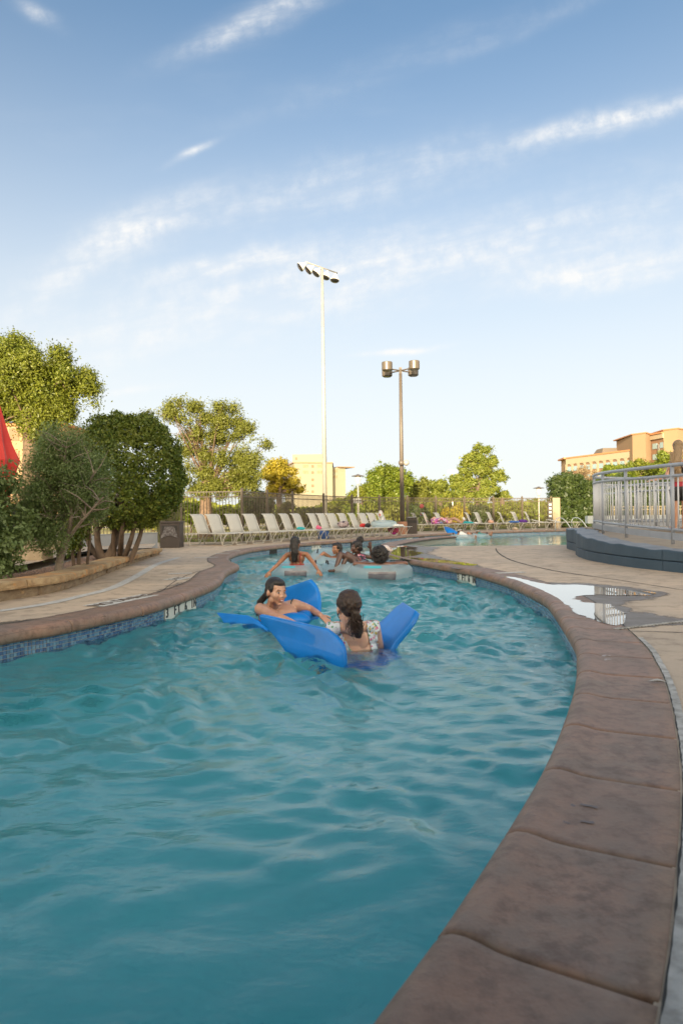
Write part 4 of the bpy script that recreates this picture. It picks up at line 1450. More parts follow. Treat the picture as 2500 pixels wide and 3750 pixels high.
# sloping ramp surface: rises a little towards the standing woman
from mathutils.geometry import tessellate_polygon
vsr = [Vector((x, y, .30 + .12 * max(0, min(1, (y - 10) / 5)))) for x, y in ramp_out]
tris = tessellate_polygon([[Vector((v_.x, v_.y, 0)) for v_ in vsr]])
fs = []
for t_ in tris:
    a, b_, c_ = (vsr[i] for i in t_)
    fs.append(tuple(t_) if (b_ - a).cross(c_ - a).z > 0 else (t_[0], t_[2], t_[1]))
mb = MB(); mb.add(vsr, fs); o = mb.build('ramp', m_ramp); tag(o, 'tan concrete ramp behind the blue grey wall', kind='structure')
# inner raised walkway where the woman stands
o = MB().box((9.4, 14.6, .27), (6.4, 5.2, .46), R(6)).build('walkway', m_ramp, bevel=.02); tag(o, 'raised grey walkway beyond the railing', kind='structure')

# railing: posts given by pixel/depth
rpts = [Vector((5.6, 7.2, 0)), Vector((5.45, 9.1, 0)), D(2463, 2003, 11.0), D(2292, 1978, 12.9), D(2208, 1959, 14.4), D(2176, 1945, 16.2)]
rpts = [flat(p) for p in rpts] + V2([(6.9, 17.0), (8.0, 17.4), (9.8, 17.5), (12.0, 17.5)])
def rbase(p): return .315 + .12 * max(0, min(1, (p.y - 10) / 5))
railing = thing('railing', 'curved grey tubular railing with pale balusters on the blue grey wall', 'railing', tuple(rpts[0]))
G0 = rpts[0]
rs = spline([rpts[0]] + rpts[1:], .12)
def rail_at(h, r_, name='rail', n=10):
    mb = MB(); mb.tube([p + Vector((0, 0, rbase(p) + h)) - G0 for p in rs], r_, n); return mb.build(name, m_rail, railing, smooth=True)
rail_at(1.265, .032, 'top_rail'); rail_at(1.09, .026, 'middle_rail'); rail_at(.225, .024, 'bottom_rail')
mb = MB()
for p in rs: pass
# toe plate
rows = [[p + Vector((0, 0, rbase(p) + .06)) - G0 for p in rs], [p + Vector((0, 0, rbase(p) + .17)) - G0 for p in rs]]
mb.grid(rows); o = mb.build('toe_plate', m_rail, railing); sd = o.modifiers.new('th', 'SOLIDIFY'); sd.thickness = .02
for p in rpts:
    mb = MB(); mb.tube([p + Vector((0, 0, rbase(p) - .02)) - G0, p + Vector((0, 0, rbase(p) + 1.25)) - G0], .03, 10); mb.build('post', m_rail, railing, smooth=True)
acc = 0
bal = resample(rs, .165)
bmz = MB(); bmz.tube([(0, 0, .24), (0, 0, 1.075)], .0125, 8); bmz = bmz.mesh('baluster', m_baluster, True)
for p in bal:
    if min((p - q).length for q in rpts) < .07: continue
    o = link(bpy.data.objects.new('baluster', bmz), railing); o.location = p + Vector((0, 0, rbase(p))) - G0
# second railing on the far side of the ramp
r2 = [D(2208, 1900, 19.5), D(2330, 1900, 17.4), D(2440, 1900, 16.6), D(2560, 1900, 16.0), D(2680, 1900, 15.5)]
r2 = [flat(p) for p in r2]
rl2 = thing('railing', 'second grey railing on the far side of the ramp', 'railing', tuple(r2[0]))
s2 = spline(r2, .3)
for h, r_ in ((1.15, .03), (.98, .024), (.22, .022)):
    mb = MB(); mb.tube([p + Vector((0, 0, .40 + h)) - r2[0] for p in s2], r_, 8); mb.build('rail', m_rail, rl2, smooth=True)
for p in r2:
    mb = MB(); mb.tube([p + Vector((0, 0, .38)) - r2[0], p + Vector((0, 0, 1.5)) - r2[0]], .028, 8); mb.build('post', m_rail, rl2, smooth=True)
for p in resample(s2, .17):
    o = link(bpy.data.objects.new('baluster', bmz), rl2); o.location = p + Vector((0, 0, .39)) - r2[0]
# white low wall far behind the railing
p = D(2400, 1900, 27)
mb = MB(); mb.box((0, 0, .58), (7.5, .3, .3)); 
o = mb.build('low_wall', pmat('off_white_wall', (.5, .49, .46), .8)); o.location = (p.x + 1, 27, 0)
tag(o, 'long off white ledge seen through the railing', 'wall')
mb = MB()
for k in range(9): mb.box((-3.5 + k * .87, 0, .21), (.2, .2, .42))
lg = mb
for k in range(6):
    mb = MB(); mb.box((-3.4 + k * 1.36, 0, .215), (.2, .22, .43)); q = mb.build('ledge_leg', m_stucco, o)

# pool ladder rails at the lagoon
m_steel = pmat('stainless_steel', (.6, .6, .6), .2, metallic=.9)
p = D(2085, 1950, 33.6)
ld = thing('pool_ladder', 'curved stainless steel pool ladder rails at the far lagoon edge', 'ladder', (p.x, 33.6, 0))
for dx_ in (-.45, .35):
    mb = MB(); mb.tube(spline([Vector((dx_ - .25, 0, 0)), Vector((dx_ - .25, 0, .45)), Vector((dx_ - .1, 0, .62)), Vector((dx_ + .15, -.2, .5)), Vector((dx_ + .45, -.5, -.1)), Vector((dx_ + .5, -.6, -.4))], .08), .02, 8); mb.build('handrail', m_steel, ld, smooth=True)
mb = MB(); mb.box((.1, -.55, -.1), (.7, .08, .03)); mb.build('ladder_step', m_steel, ld)

# red folded parasol at the left
m_red = pmat('red_canvas', (.55, .03, .02), .7, (.45, .02, .018), 2, sheen=.2)
p = D(-5, 1889, 12.0)
um = thing('parasol', 'folded red parasol at the left edge behind the shrubs', 'parasol', (p.x, 12.0, 0))
mb = MB()
prof = [(.015, 2.98), (.09, 2.65), (.2, 2.2), (.30, 1.93), (.31, 1.90), (.20, 1.5), (.15, 1.2), (.13, 1.0)]
rows = []
for r_, z in prof:
    row = []
    for k in range(25):
        a = 2 * math.pi * k / 24
        rr = r_ * (1 + (.22 if k % 3 == 0 else -.12) * min(1, r_ / .1))
        row.append((rr * math.cos(a), rr * math.sin(a), z))
    rows.append(row)
mb.grid(rows[::-1]); mb.build('canopy', m_red, um)
mb = MB(); mb.tube([(0, 0, 0), (0, 0, 3.05)], .025, 8); mb.build('parasol_pole', m_taupe, um)
# black iron railing / gate behind the shrubs
m_iron = pmat('black_iron', (.015, .014, .013), .45)
ir = thing('iron_gate', 'black iron bars behind the left shrubs', 'gate', (-7.9, 15.2, .17))
for z in (.35, .95):
    mb = MB(); mb.box((.9, 0, z), (2.4, .05, .06)); mb.build('rail', m_iron, ir)
for k in range(9):
    mb = MB(); mb.box((-.2 + k * .27, 0, .52), (.05 if k % 3 else .09, .04, 1.04)); mb.build('bar', m_iron, ir)

# ------------------------------------------------------------------ far buildings
m_cream = pmat('cream_facade', (.27, .24, .165), .9, (.255, .225, .155), .05)
m_orange = pmat('tan_facade', (.33, .215, .12), .9, (.31, .20, .11), .1, bump=.0)
m_palepil = pmat('pale_pilaster', (.36, .29, .19), .9)
m_brown = pmat('brown_bay', (.24, .14, .08), .85, (.21, .12, .07), .2)
m_wing_glass = pmat('sky_glass', (.25, .34, .36), .15)
m_rooft = pmat('terracotta_roof_edge', (.45, .20, .08), .8)
def quad_wall(name, p0, p1, z0, z1, thick, mat, parent, org):
    d = p1 - p0; c = (p0 + p1) / 2
    ang = math.atan2(d.y, d.x); nrm = Vector((-d.y, d.x, 0)).normalized()
    mb = MB(); mb.box(c + nrm * thick / 2 + Vector((0, 0, (z0 + z1) / 2)) - org, (d.length, thick, z1 - z0), ang)
    return mb.build(name, mat, parent)
# left building
YB = 300
def XZ(px, py, Y=YB): q_ = D(px, py, Y); return q_
b1 = thing('apartment_tower', 'cream tower block with narrow slit windows behind the floodlight pole', 'building', (XZ(1140, 1889).x, YB, 0))
O1 = Vector((XZ(1140, 1889).x, YB, 0))
c0 = XZ(1076, 1692); c1 = XZ(1216, 1698); ztop = (c0.z + c1.z) / 2
P_c0 = Vector((c0.x, YB, 0)); P_c1 = Vector((c1.x, YB + 4, 0)); P_l = Vector((XZ(1042, 1695, YB + 26).x, YB + 26, 0))
mb = MB(); zt = ztop
body = [P_l, P_c0, P_c1, P_c1 + Vector((0, 30, 0)), P_l + Vector((0, 6, 0))]
n_ = len(body)
mb.add([p - O1 for p in body] + [p - O1 + Vector((0, 0, zt)) for p in body], [(i, (i + 1) % n_, n_ + (i + 1) % n_, n_ + i) for i in range(n_)] + [tuple(n_ + i for i in range(n_))])
mb.build('wall', m_cream, b1)
mb = MB(); body2 = [p + (p - (P_c0 + P_c1) / 2 - Vector((0, 12, 0))) * .035 for p in body]
mb.add([p - O1 + Vector((0, 0, zt + .02)) for p in body2] + [p - O1 + Vector((0, 0, zt + .5)) for p in body2], [(i, (i + 1) % n_, n_ + (i + 1) % n_, n_ + i) for i in range(n_)] + [tuple(n_ + i for i in range(n_))])
mb.build('roof', m_trim, b1)
zp = XZ(1100, 1662, YB + 6).z
mb = MB(); xa, xb = XZ(1070, 1662, YB + 8).x, XZ(1193, 1662, YB + 8).x
mb.box(((xa + xb) / 2 - O1.x, 16, (zt + .5 + zp) / 2), (xb - xa, 14, zp - zt - .5)); mb.build('penthouse', m_cream, b1)
mb = MB(); mb.box((XZ(1084, 1678, YB + 8).x - O1.x, 8.95, XZ(1084, 1679, YB + 8).z), (.9, .08, 1.3)); mb.build('window', m_brown, b1)
# right wing
P_w0 = P_c1 + Vector((-.3, 5, 0)); P_w1 = Vector((XZ(1264, 1713, YB + 12).x, YB + 12, 0)); zw = XZ(1240, 1712, YB + 10).z
wing = [P_w0, P_w1, P_w1 + Vector((0, 16, 0)), P_w0 + Vector((0, 16, 0))]
mb = MB(); mb.add([p - O1 for p in wing] + [p - O1 + Vector((0, 0, zw)) for p in wing], [(i, (i + 1) % 4, 4 + (i + 1) % 4, 4 + i) for i in range(4)] + [(4, 5, 6, 7)]); mb.build('wall', m_cream, b1)
mb = MB(); mb.box((P_w0 + P_w1) / 2 - O1 + Vector((0, 8, zw + .22)), ((P_w1 - P_w0).length + 1, 17.6, .4), math.atan2((P_w1 - P_w0).y, (P_w1 - P_w0).x)); mb.build('roof', m_trim, b1)
def b1_win(pxz, pyz, wpx, hpx, p0, p1, mat=m_brown):
    # pixel on the facade plane p0-p1
    px = 1000 + pxz / 2.352; py = 900 + pyz / 2.352
    dv = C3 @ Vector(((px - 1250) / 2500, -(py - 1875) / 2500, -1))
    k = dv.x / dv.y; d = p1 - p0
    t_ = (k * p0.y - p0.x) / (d.x - k * d.y)
    q_ = p0 + d * t_
    z = CAM_Z + dv.z / dv.y * q_.y
    ang = math.atan2(d.y, d.x); nrm = Vector((d.y, -d.x, 0)).normalized()
    s_ = q_.y / 2500 / 2.352
    mb = MB(); mb.box(q_ + nrm * .06 - O1 + Vector((0, 0, z)), (wpx * s_, .16, hpx * s_), ang)
    mb.build('window', mat, b1)
m_slit = pmat('slit_window', (.28, .19, .10), .6)
for row_y in (1897, 1949):
    for x in (260, 272, 284, 297): b1_win(x, row_y, 6, 26, P_c0, P_c1, m_slit)
    for x in (382, 394, 406, 418): b1_win(x, row_y, 6, 26, P_c0, P_c1, m_slit)
for row_y in (1900, 1953, 2016, 2068, 2118): b1_win(340, row_y, 20, 23, P_c0, P_c1, m_brown)
for row_y in (1939, 1989):
    for x in (511, 523, 535, 547): b1_win(x, row_y, 6, 24, P_w0, P_w1, m_slit)

# right building: wing with arched bays, towers
def at2(px, Y): return Vector((D(px, 1889, Y).x, Y, 0))
b2 = thing('hotel', 'large tan hotel with arched window bays and two taller towers at the right', 'building', tuple(at2(2320, 193)))
O2 = at2(2320, 193)
wg0, wg1 = at2(2076, 218), at2(2322, 192)
zroof = D(2076, 1678, 218).z
zr1 = D(2320, 1651, 192).z
zr = (zroof + zr1) / 2
quad_wall('wall', wg0, wg1, 0, zr, 14, m_brown, b2, O2)
wend = at2(2056, 226)
quad_wall('wall', wend, wg0 + Vector((0, 0, 0)), 0, zr - .01, 10, m_orange, b2, O2)
d = (wg1 - wg0); ang = math.atan2(d.y, d.x); nrm = Vector((d.y, -d.x, 0)).normalized(); dn = d.normalized()
# parapet and roof edge
mb = MB(); mb.box((wg0 + wg1) / 2 + nrm * .15 - O2 + Vector((0, 0, zr - 1.0)), (d.length, .4, 1.8), ang); mb.build('parapet', m_palepil, b2)
mb = MB(); mb.box((wg0 + wg1) / 2 + nrm * .0 - O2 + Vector((0, 0, zr + .12)), (d.length + .4, 1.2, .4), ang); mb.build('roof', m_rooft, b2)
d3 = (wg0 - wend); mb = MB(); mb.box((wg0 + wend) / 2 - O2 + Vector((0, 0, zr + .12)), (d3.length + 1, 2.0, .5), math.atan2(d3.y, d3.x)); mb.build('roof', m_rooft, b2)
nb = 10
for k in range(nb + 1):
    q_ = wg0.lerp(wg1, k / nb)
    mb = MB(); mb.box(q_ + nrm * .12 - O2 + Vector((0, 0, (zr - 1.9) / 2)), (.75, .34, zr - 1.9), ang); mb.build('pilaster', m_palepil, b2)
    if k < nb:
        c_ = wg0.lerp(wg1, (k + .5) / nb); bw = d.length / nb - .75
        for fl_ in range(6):
            zc = zr - 3.4 - fl_ * 2.9
            if zc < 1: break
            mb = MB(); mb.box(c_ + nrm * .1 - O2 + Vector((0, 0, zc)), (bw * .82, .2, 1.45), ang)
            w_o = mb.build('window', m_wing_glass, b2)
            if fl_ == 0:
                # arched head
                mb = MB(); pts = [c_ + nrm * .30 + dn * (bw / 2 * math.cos(a)) + Vector((0, 0, zc + .75 + .75 * math.sin(a))) - O2 for a in [math.pi * i / 8 for i in range(9)]]
                top = [Vector((p.x, p.y, zr - 1.9)) for p in pts]
                mb.grid([pts, top]); mb.build('arch_head', m_palepil, b2)
            else:
                mb = MB(); mb.box(c_ + nrm * .16 - O2 + Vector((0, 0, zc - .95)), (bw * .96, .25, .5), ang); mb.build('spandrel', m_orange, b2)
# roof plant
q0, q1 = at2(2204, 206), at2(2284, 203)
zb = zr + .4; ztp = D(2245, 1638, 204).z
mb = MB(); cc = (q0 + q1) / 2 - O2; hw = (q1 - q0).length / 2
base = [cc + Vector((-hw, 0, zb)), cc + Vector((hw, 0, zb)), cc + Vector((hw, 8, zb)), cc + Vector((-hw, 8, zb))]
topp = [cc + Vector((-hw * .72, 1.5, ztp)), cc + Vector((hw * .72, 1.5, ztp)), cc + Vector((hw * .72, 6.5, ztp)), cc + Vector((-hw * .72, 6.5, ztp))]
mb.add(base + topp, [(0, 1, 5, 4), (1, 2, 6, 5), (2, 3, 7, 6), (3, 0, 4, 7), (4, 5, 6, 7)]); mb.build('roof_plant', pmat('plant_brown', (.17, .13, .09), .8), b2)
# towers
def prism(name, pts, z0, z1, mat, parent, org):
    n_ = len(pts); mb = MB()
    mb.add([p - org + Vector((0, 0, z0)) for p in pts] + [p - org + Vector((0, 0, z1)) for p in pts], [(i, (i + 1) % n_, n_ + (i + 1) % n_, n_ + i) for i in range(n_)] + [tuple(n_ + i for i in range(n_))])
    return mb.build(name, mat, parent)
ta, tb_, tcn = at2(2318, 190), at2(2366, 186.3), at2(2386, 190)
zt1 = D(2366, 1587, 186.3).z
prism('wall', [ta, tb_, tcn, tcn + Vector((2, 16, 0)), ta + Vector((2, 16, 0))], 0, zt1, m_orange, b2, O2)
prism('roof', [ta + Vector((-.25, -.1, 0)), tb_ + Vector((0, -.3, 0)), tcn + Vector((.25, -.2, 0)), tcn + Vector((2, 16, 0)), ta + Vector((1, 16, 0))], zt1 + .02, zt1 + .34, m_rooft, b2, O2)
bc, bd_ = at2(2384, 190), at2(2436, 184)
prism('wall', [bc, bd_, bd_ + Vector((2, 12, 0)), bc + Vector((2, 12, 0))], 0, zt1 - .3, m_brown, b2, O2)
d = bd_ - bc; ang = math.atan2(d.y, d.x); nrm = Vector((d.y, -d.x, 0)).normalized()
for fl_ in range(7):
    for f_, wd in ((.33, 1.9), (.82, 1.4)):
        c_ = bc.lerp(bd_, f_); zc = zt1 - 3.4 - fl_ * 2.95
        mb = MB(); mb.box(c_ + nrm * .1 - O2 + Vector((0, 0, zc)), (wd, .2, 1.5), ang); mb.build('window', m_wing_glass, b2)
mb = MB(); mb.box(bc.lerp(bd_, .62) + nrm * .2 - O2 + Vector((0, 0, zt1 / 2 - 1)), (.45, .4, zt1 - 4), ang); mb.build('pilaster', pmat('grey_mullion', (.2, .17, .15), .8), b2)
mb = MB(); mb.box((bc + bd_) / 2 + nrm * .3 - O2 + Vector((0, 0, zt1 - .9)), (d.length, .6, 1.3), ang); mb.build('parapet', m_palepil, b2)
mb = MB(); mb.box((bc + bd_) / 2 + nrm * .4 - O2 + Vector((0, 0, zt1 - .08)), (d.length, 1.2, .35), ang); mb.build('roof', m_rooft, b2)
te, tf, tg_ = at2(2432, 184), at2(2485, 180.6), at2(2530, 186)
zt2 = D(2485, 1571, 180.6).z
prism('wall', [te, tf, tg_, tg_ + Vector((8, 16, 0)), te + Vector((2, 16, 0))], 0, zt2, m_orange, b2, O2)
prism('roof', [te + Vector((-.25, -.1, 0)), tf + Vector((0, -.3, 0)), tg_ + Vector((.25, -.3, 0)), tg_ + Vector((8, 16, 0)), te + Vector((1, 16, 0))], zt2 + .02, zt2 + .34, m_rooft, b2, O2)
# hidden block behind the left trees
b3 = thing('apartment_tower', 'sunlit tan building mostly hidden behind the big left tree', 'building', (-43, 95, 0))
mb = MB(); mb.box((-1.5, 0, 6.6), (16, 10, 13.2)); mb.build('wall', m_orange, b3)
mb = MB(); mb.box((-1.5, 0, 13.4), (16.6, 10.6, .35)); mb.build('roof', m_rooft, b3)
for k in range(5):
    for j_ in range(4):
        mb = MB(); mb.box((-6 + k * 3, -5.03, 2.5 + j_ * 3.2), (1.3, .1, 1.6)); mb.build('window', m_brown, b3)
# ------------------------------------------------------------------ vegetation
def leaves_mesh(name, cen, nor, size, mat, rg, aspect=.5, drop=0.0):
    """cen (N,3) centres, nor (N,3) preferred normals; one diamond-ish leaf each"""
    N = len(cen)
    n = nor + rg.normal(0, .75, (N, 3)); n /= np.linalg.norm(n, axis=1)[:, None] + 1e-9
    t = rg.normal(0, 1, (N, 3)); t[:, 2] -= drop
    t -= n * (t * n).sum(1)[:, None]; t /= np.linalg.norm(t, axis=1)[:, None] + 1e-9
    b = np.cross(n, t)
    s = size * rg.uniform(.6, 1.35, N)[:, None]
    v = np.stack([cen - t * s, cen + b * s * aspect + n * s * .12, cen + t * s, cen - b * s * aspect + n * s * .12], 1).astype(np.float32)
    me = bpy.data.meshes.new(name)
    me.vertices.add(N * 4); me.vertices.foreach_set('co', v.ravel())
    me.loops.add(N * 4); me.polygons.add(N)
    me.loops.foreach_set('vertex_index', np.arange(N * 4, dtype=np.int32))
    me.polygons.foreach_set('loop_start', np.arange(0, N * 4, 4, dtype=np.int32))
    me.update(calc_edges=True)
    me.materials.append(mat)
    return me

m_bark = pmat('bark', (.16, .11, .075), .9, (.09, .065, .045), 9, bump=1.0, bscale=30, stretch=(1, 1, .3))
m_bark_pale = pmat('pale_bark', (.27, .22, .17), .9, (.15, .12, .09), 9, bump=.8, bscale=30)
m_bark_warm = pmat('warm_bark', (.17, .11, .07), .9, (.10, .065, .04), 9, bump=.8, bscale=30)
lm_oak = leaf_mat('oak_leaf', (0.074, 0.100, 0.012), (0.137, 0.165, 0.017), (0.223, 0.233, 0.029), .32)
lm_oak2 = leaf_mat('pale_oak_leaf', (0.095, 0.114, 0.020), (0.160, 0.172, 0.027), (0.218, 0.227, 0.041), .35)
lm_top = leaf_mat('topiary_leaf', (0.056, 0.096, 0.016), (0.104, 0.152, 0.024), (0.208, 0.224, 0.032), .30)
lm_shrub = leaf_mat('grey_green_leaf', (0.089, 0.135, 0.045), (0.140, 0.195, 0.068), (0.191, 0.247, 0.098), .30)
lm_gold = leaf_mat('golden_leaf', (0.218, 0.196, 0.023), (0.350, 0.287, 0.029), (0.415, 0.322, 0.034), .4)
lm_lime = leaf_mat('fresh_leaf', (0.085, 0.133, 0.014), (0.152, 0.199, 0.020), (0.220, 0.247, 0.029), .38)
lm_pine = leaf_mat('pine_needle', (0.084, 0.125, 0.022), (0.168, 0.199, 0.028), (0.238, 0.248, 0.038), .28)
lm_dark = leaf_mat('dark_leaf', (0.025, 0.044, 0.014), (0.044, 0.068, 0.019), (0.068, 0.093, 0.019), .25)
lm_reed = leaf_mat('dry_twig', (0.192, 0.144, 0.077), (0.269, 0.192, 0.096), (0.326, 0.240, 0.125), .2)

def branchy(mb, p, d, L, r, rg, depth, tips, spread=.6, up=.15, wob=.16):
    pts = [Vector(p)]; rr = [r]
    dv = Vector(d).normalized()
    k = 4
    for i in range(k):
        dv = (dv + Vector(rg.normal(0, wob, 3)) + Vector((0, 0, up * .3))).normalized()
        pts.append(pts[-1] + dv * L / k); rr.append(r * (1 - .42 * (i + 1) / k))
    mb.tube(pts, rr, 6 if depth > 1 else 4, caps=False)
    if depth == 0:
        tips.append(pts[-1]); return
    tips.append(pts[-1])
    for i in range(3 if depth > 1 else 2):
        a = pts[2 + min(2, i)] if i < 3 else pts[-1]
        nd = (dv + Vector(rg.normal(0, spread, 3)) + Vector((0, 0, up))).normalized()
        branchy(mb, pts[-1] if i == 0 else a, nd, L * rg.uniform(.6, .8), rr[-1] * .8, rg, depth - 1, tips, spread, up, wob)

def tree(name, label, cat, base, ells, trunks, mat, nleaf, lsize, seed, clump=.28, group=None, bark=None, shell=.55, limb=14, skip=.35, kclump=None, twigs=0, ups=.2, nz=1.2):
    """ells: crown ellipsoids (cx, cy, cz, rx, ry, rz) relative to base; trunks: (x,y) offsets, top point, radius"""
    rg = np.random.default_rng(seed)
    r_ = thing(name, label, cat, tuple(base), group=group)
    E = np.array(ells, float)
    vol = E[:, 3] * E[:, 4] * E[:, 5]; vol = vol ** .8; vol /= vol.sum()
    ncl = kclump or max(30, nleaf // 60)
    cl = []
    while len(cl) < ncl:
        e = E[rg.choice(len(E), p=vol)]
        u_ = rg.normal(0, 1, 3); u_ /= np.linalg.norm(u_)
        rad = rg.random() ** shell
        # lumpy outline
        lump = 1 + .22 * mnoise.noise(Vector(u_ * 1.9) + Vector((seed, 0, 0))) * 2
        q_ = e[:3] + u_ * e[3:] * rad * lump
        if q_[2] < .12: continue
        if mnoise.noise(Vector(q_) * nz + Vector((0, seed * 3.1, 0))) < skip - .55: continue
        cl.append(q_)
    cl = np.array(cl)
    cc = (E[:, :3] * vol[:, None]).sum(0)
    per = nleaf // ncl
    cen = np.repeat(cl, per, 0) + rg.normal(0, clump, (len(cl) * per, 3)) * np.array([1, 1, .8])
    # orient: away from the nearest lobe centre
    dl = ((cen[:, None, :] - E[None, :, :3]) / E[None, :, 3:])
    near = (dl ** 2).sum(2).argmin(1)
    nor = cen - E[near, :3]; nor /= np.linalg.norm(nor, axis=1)[:, None] + 1e-9
    clr = cen - np.repeat(cl, per, 0); clr /= np.linalg.norm(clr, axis=1)[:, None] + 1e-9
    nor = nor * .7 + clr * .6 + np.array([0, 0, .25])
    # twig ends reaching past the leaf masses, for an uneven outline
    ns_ = max(20, nleaf // 260)
    pk_ = rg.choice(len(cen), ns_, replace=False)
    dirs = nor[pk_] + rg.normal(0, .45, (ns_, 3)) + np.array([0, 0, .35]); dirs /= np.linalg.norm(dirs, axis=1)[:, None]
    ln_ = clump * rg.uniform(1.0, 3.0, ns_)
    st_ = np.linspace(0, 1, 12)
    ext = cen[pk_][:, None, :] + dirs[:, None, :] * (ln_[:, None] * st_)[:, :, None] + rg.normal(0, lsize * .8, (ns_, 12, 3))
    cen = np.concatenate([cen, ext.reshape(-1, 3)]); nor = np.concatenate([nor, np.repeat(nor[pk_], 12, 0)])
    me = leaves_mesh('crown', cen, nor, lsize, mat, rg)
    link(bpy.data.objects.new('crown', me), r_)
    bk = bark or m_bark
    tb_ = None
    for (bx_, by_, top, rad) in trunks:
        mb = MB()
        p0 = Vector((bx_, by_, -.05)); p1 = Vector(top)
        mids = [p0.lerp(p1, f) + Vector((rg.normal(0, .03), rg.normal(0, .03), 0)) * p1.z * .6 * (f > 0) for f in (0, .3, .65, 1)]
        mb.tube(spline(mids, max(.1, p1.z * .12)), [rad * (1.25 - .55 * i / 12) for i in range(len(spline(mids, max(.1, p1.z * .12))))], 9, caps=False)
        # limbs to points of the crown
        for k in range(limb // len(trunks)):
            tgt = Vector(cl[rg.integers(len(cl))])
            st_ = p0.lerp(p1, rg.uniform(.75, 1)) if k else p1
            mdl = st_.lerp(tgt, .5) + Vector((0, 0, .12 * (tgt - st_).length)) * rg.uniform(-.2, 1.2)
            pts = spline([st_, mdl, tgt], max(.12, (tgt - st_).length / 6))
            r0 = rad * rg.uniform(.16, .34) * (1.0 if nleaf < 30000 else .62)
            mb.tube(pts, [r0 * (1 - .85 * i / (len(pts) - 1)) + .004 for i in range(len(pts))], 6, caps=False)
            for q_ in range(twigs):
                a = pts[int(len(pts) * rg.uniform(.4, .95))]
                b_ = a + Vector(rg.normal(0, 1, 3)).normalized() * rg.uniform(.3, .9) * (tgt - st_).length * .35 + Vector((0, 0, .1))
                mb.tube([a, a.lerp(b_, .5) + Vector(rg.normal(0, .02, 3)), b_], [r0 * .25 + .003, r0 * .18 + .003, .002], 4, caps=False)
        mb.build('trunk', bk, r_, smooth=True)
    return r_

def gx(px, Y): return D(px, 1889, Y).x
def gz(py, Y): return CAM_Z + (1889 - py) / 2500 * Y

# clipped round topiary tree: many stems, dense dome
Yb = 12.3
bx0 = D(420, 2030, Yb).x
def rel(px, py, dy=0.0, org=None, Y=Yb):
    q_ = D(px, py, Y + dy); return (q_.x - org[0], q_.y - org[1], q_.z - org[2])
def topiary():
    org = (bx0, Yb, .1)
    rg = np.random.default_rng(3)
    r_ = thing('topiary_tree', 'large clipped round topiary tree with many bare dark stems in the planter', 'tree', org)
    # dome profile: union of two lobes, flat clipped underside
    lobes = [(rel(512, 1722, 0, org), (.74, .75, .95)), (rel(425, 1690, .1, org), (.66, .66, .86)), (rel(380, 1740, .25, org), (.5, .55, .72)), (rel(560, 1760, 0, org), (.55, .6, .72)), (rel(480, 1840, 0, org), (.72, .7, .5)), (rel(520, 1620, 0, org), (.50, .6, .50))]
    cen = []; nor = []
    for (c, r3) in lobes:
        N = int(26000 * (r3[0] * r3[2]) / .55)
        u_ = rg.normal(0, 1, (N, 3)); u_ /= np.linalg.norm(u_, axis=1)[:, None]
        rad = 1 - np.abs(rg.normal(0, .075, N)); rad[: N // 7] = rg.random(N // 7) ** .5
        bump = np.array([mnoise.noise(Vector(q_ * 3.4) + Vector((c[0] * 3, 0, 0))) for q_ in u_])
        q_ = np.array(c) + u_ * np.array(r3) * (rad * (1 + .20 * bump))[:, None]
        inside = np.zeros(N, bool)
        for (c2, r2_) in lobes:
            if c2 is c: continue
            inside |= ((((q_ - np.array(c2)) / np.array(r2_)) ** 2).sum(1) < .72)
        ok = ~inside
        cen.append(q_[ok]); nor.append((u_ / np.array(r3))[ok])
    cen = np.concatenate(cen); nor = np.concatenate(nor); nor /= np.linalg.norm(nor, axis=1)[:, None]
    ok = cen[:, 2] > .56
    cen, nor = cen[ok], nor[ok]
    cen += rg.normal(0, .02, cen.shape)
    # sprigs standing proud of the clipped surface, and gappy thin spots
    keep = np.array([mnoise.noise(Vector(q_) * 5.5 + Vector((3, 1, 2))) > -.36 for q_ in cen])
    cen, nor = cen[keep], nor[keep]
    sel = rg.choice(len(cen), 240, replace=False)
    sc_, sn_ = [], []
    for i_ in sel:
        up_ = nor[i_] * .6 + np.array([rg.normal(0, .2), rg.normal(0, .2), .8]); up_ /= np.linalg.norm(up_)
        for h_ in np.linspace(0, rg.uniform(.04, .16), 14): sc_.append(cen[i_] + up_ * h_ + rg.normal(0, .012, 3)); sn_.append(nor[i_])
    cen = np.concatenate([cen, np.array(sc_)]); nor = np.concatenate([nor, np.array(sn_)])
    link(bpy.data.objects.new('crown', leaves_mesh('crown', cen, nor * .8, .026, lm_top, rg, aspect=.55)), r_)
    for (pb_, pt, wv_, rad) in (((378, 2038), (355, 1925), -.05, .06), ((385, 2036), (430, 1930), .05, .07), ((415, 2032), (418, 1935), 0, .05), ((442, 2034), (450, 1930), 0, .05), ((450, 2034), (492, 1930), .03, .045), ((475, 2026), (520, 1935), .03, .045), ((372, 2036), (322, 1905), -.1, .05)):
        a = Vector(rel(*pb_, rg.normal(0, .12), org)); b_ = Vector(rel(*pt, rg.normal(0, .15), org))
        a.z = -.02
        mb = MB()
        md = a.lerp(b_, .45) + Vector((wv_, rg.normal(0, .04), 0))
        pts = spline([a, md, b_, b_ + Vector(((b_.x - a.x) * .5, 0, .7))], .08)
        mb.tube(pts, [rad * (1.2 - .8 * i / (len(pts) - 1)) for i in range(len(pts))], 8, caps=False)
        for q_ in range(3):
            f = rg.uniform(.4, .75); s_ = pts[int(f * (len(pts) - 1))]
            e_ = s_ + Vector((rg.normal(0, .3), rg.normal(0, .3), rg.uniform(.35, .7)))
            mb.tube([s_, s_.lerp(e_, .5) + Vector((0, 0, .03)), e_], [rad * .5, rad * .4, rad * .2], 6, caps=False)
        mb.build('stem', m_bark, r_, smooth=True)
topiary()

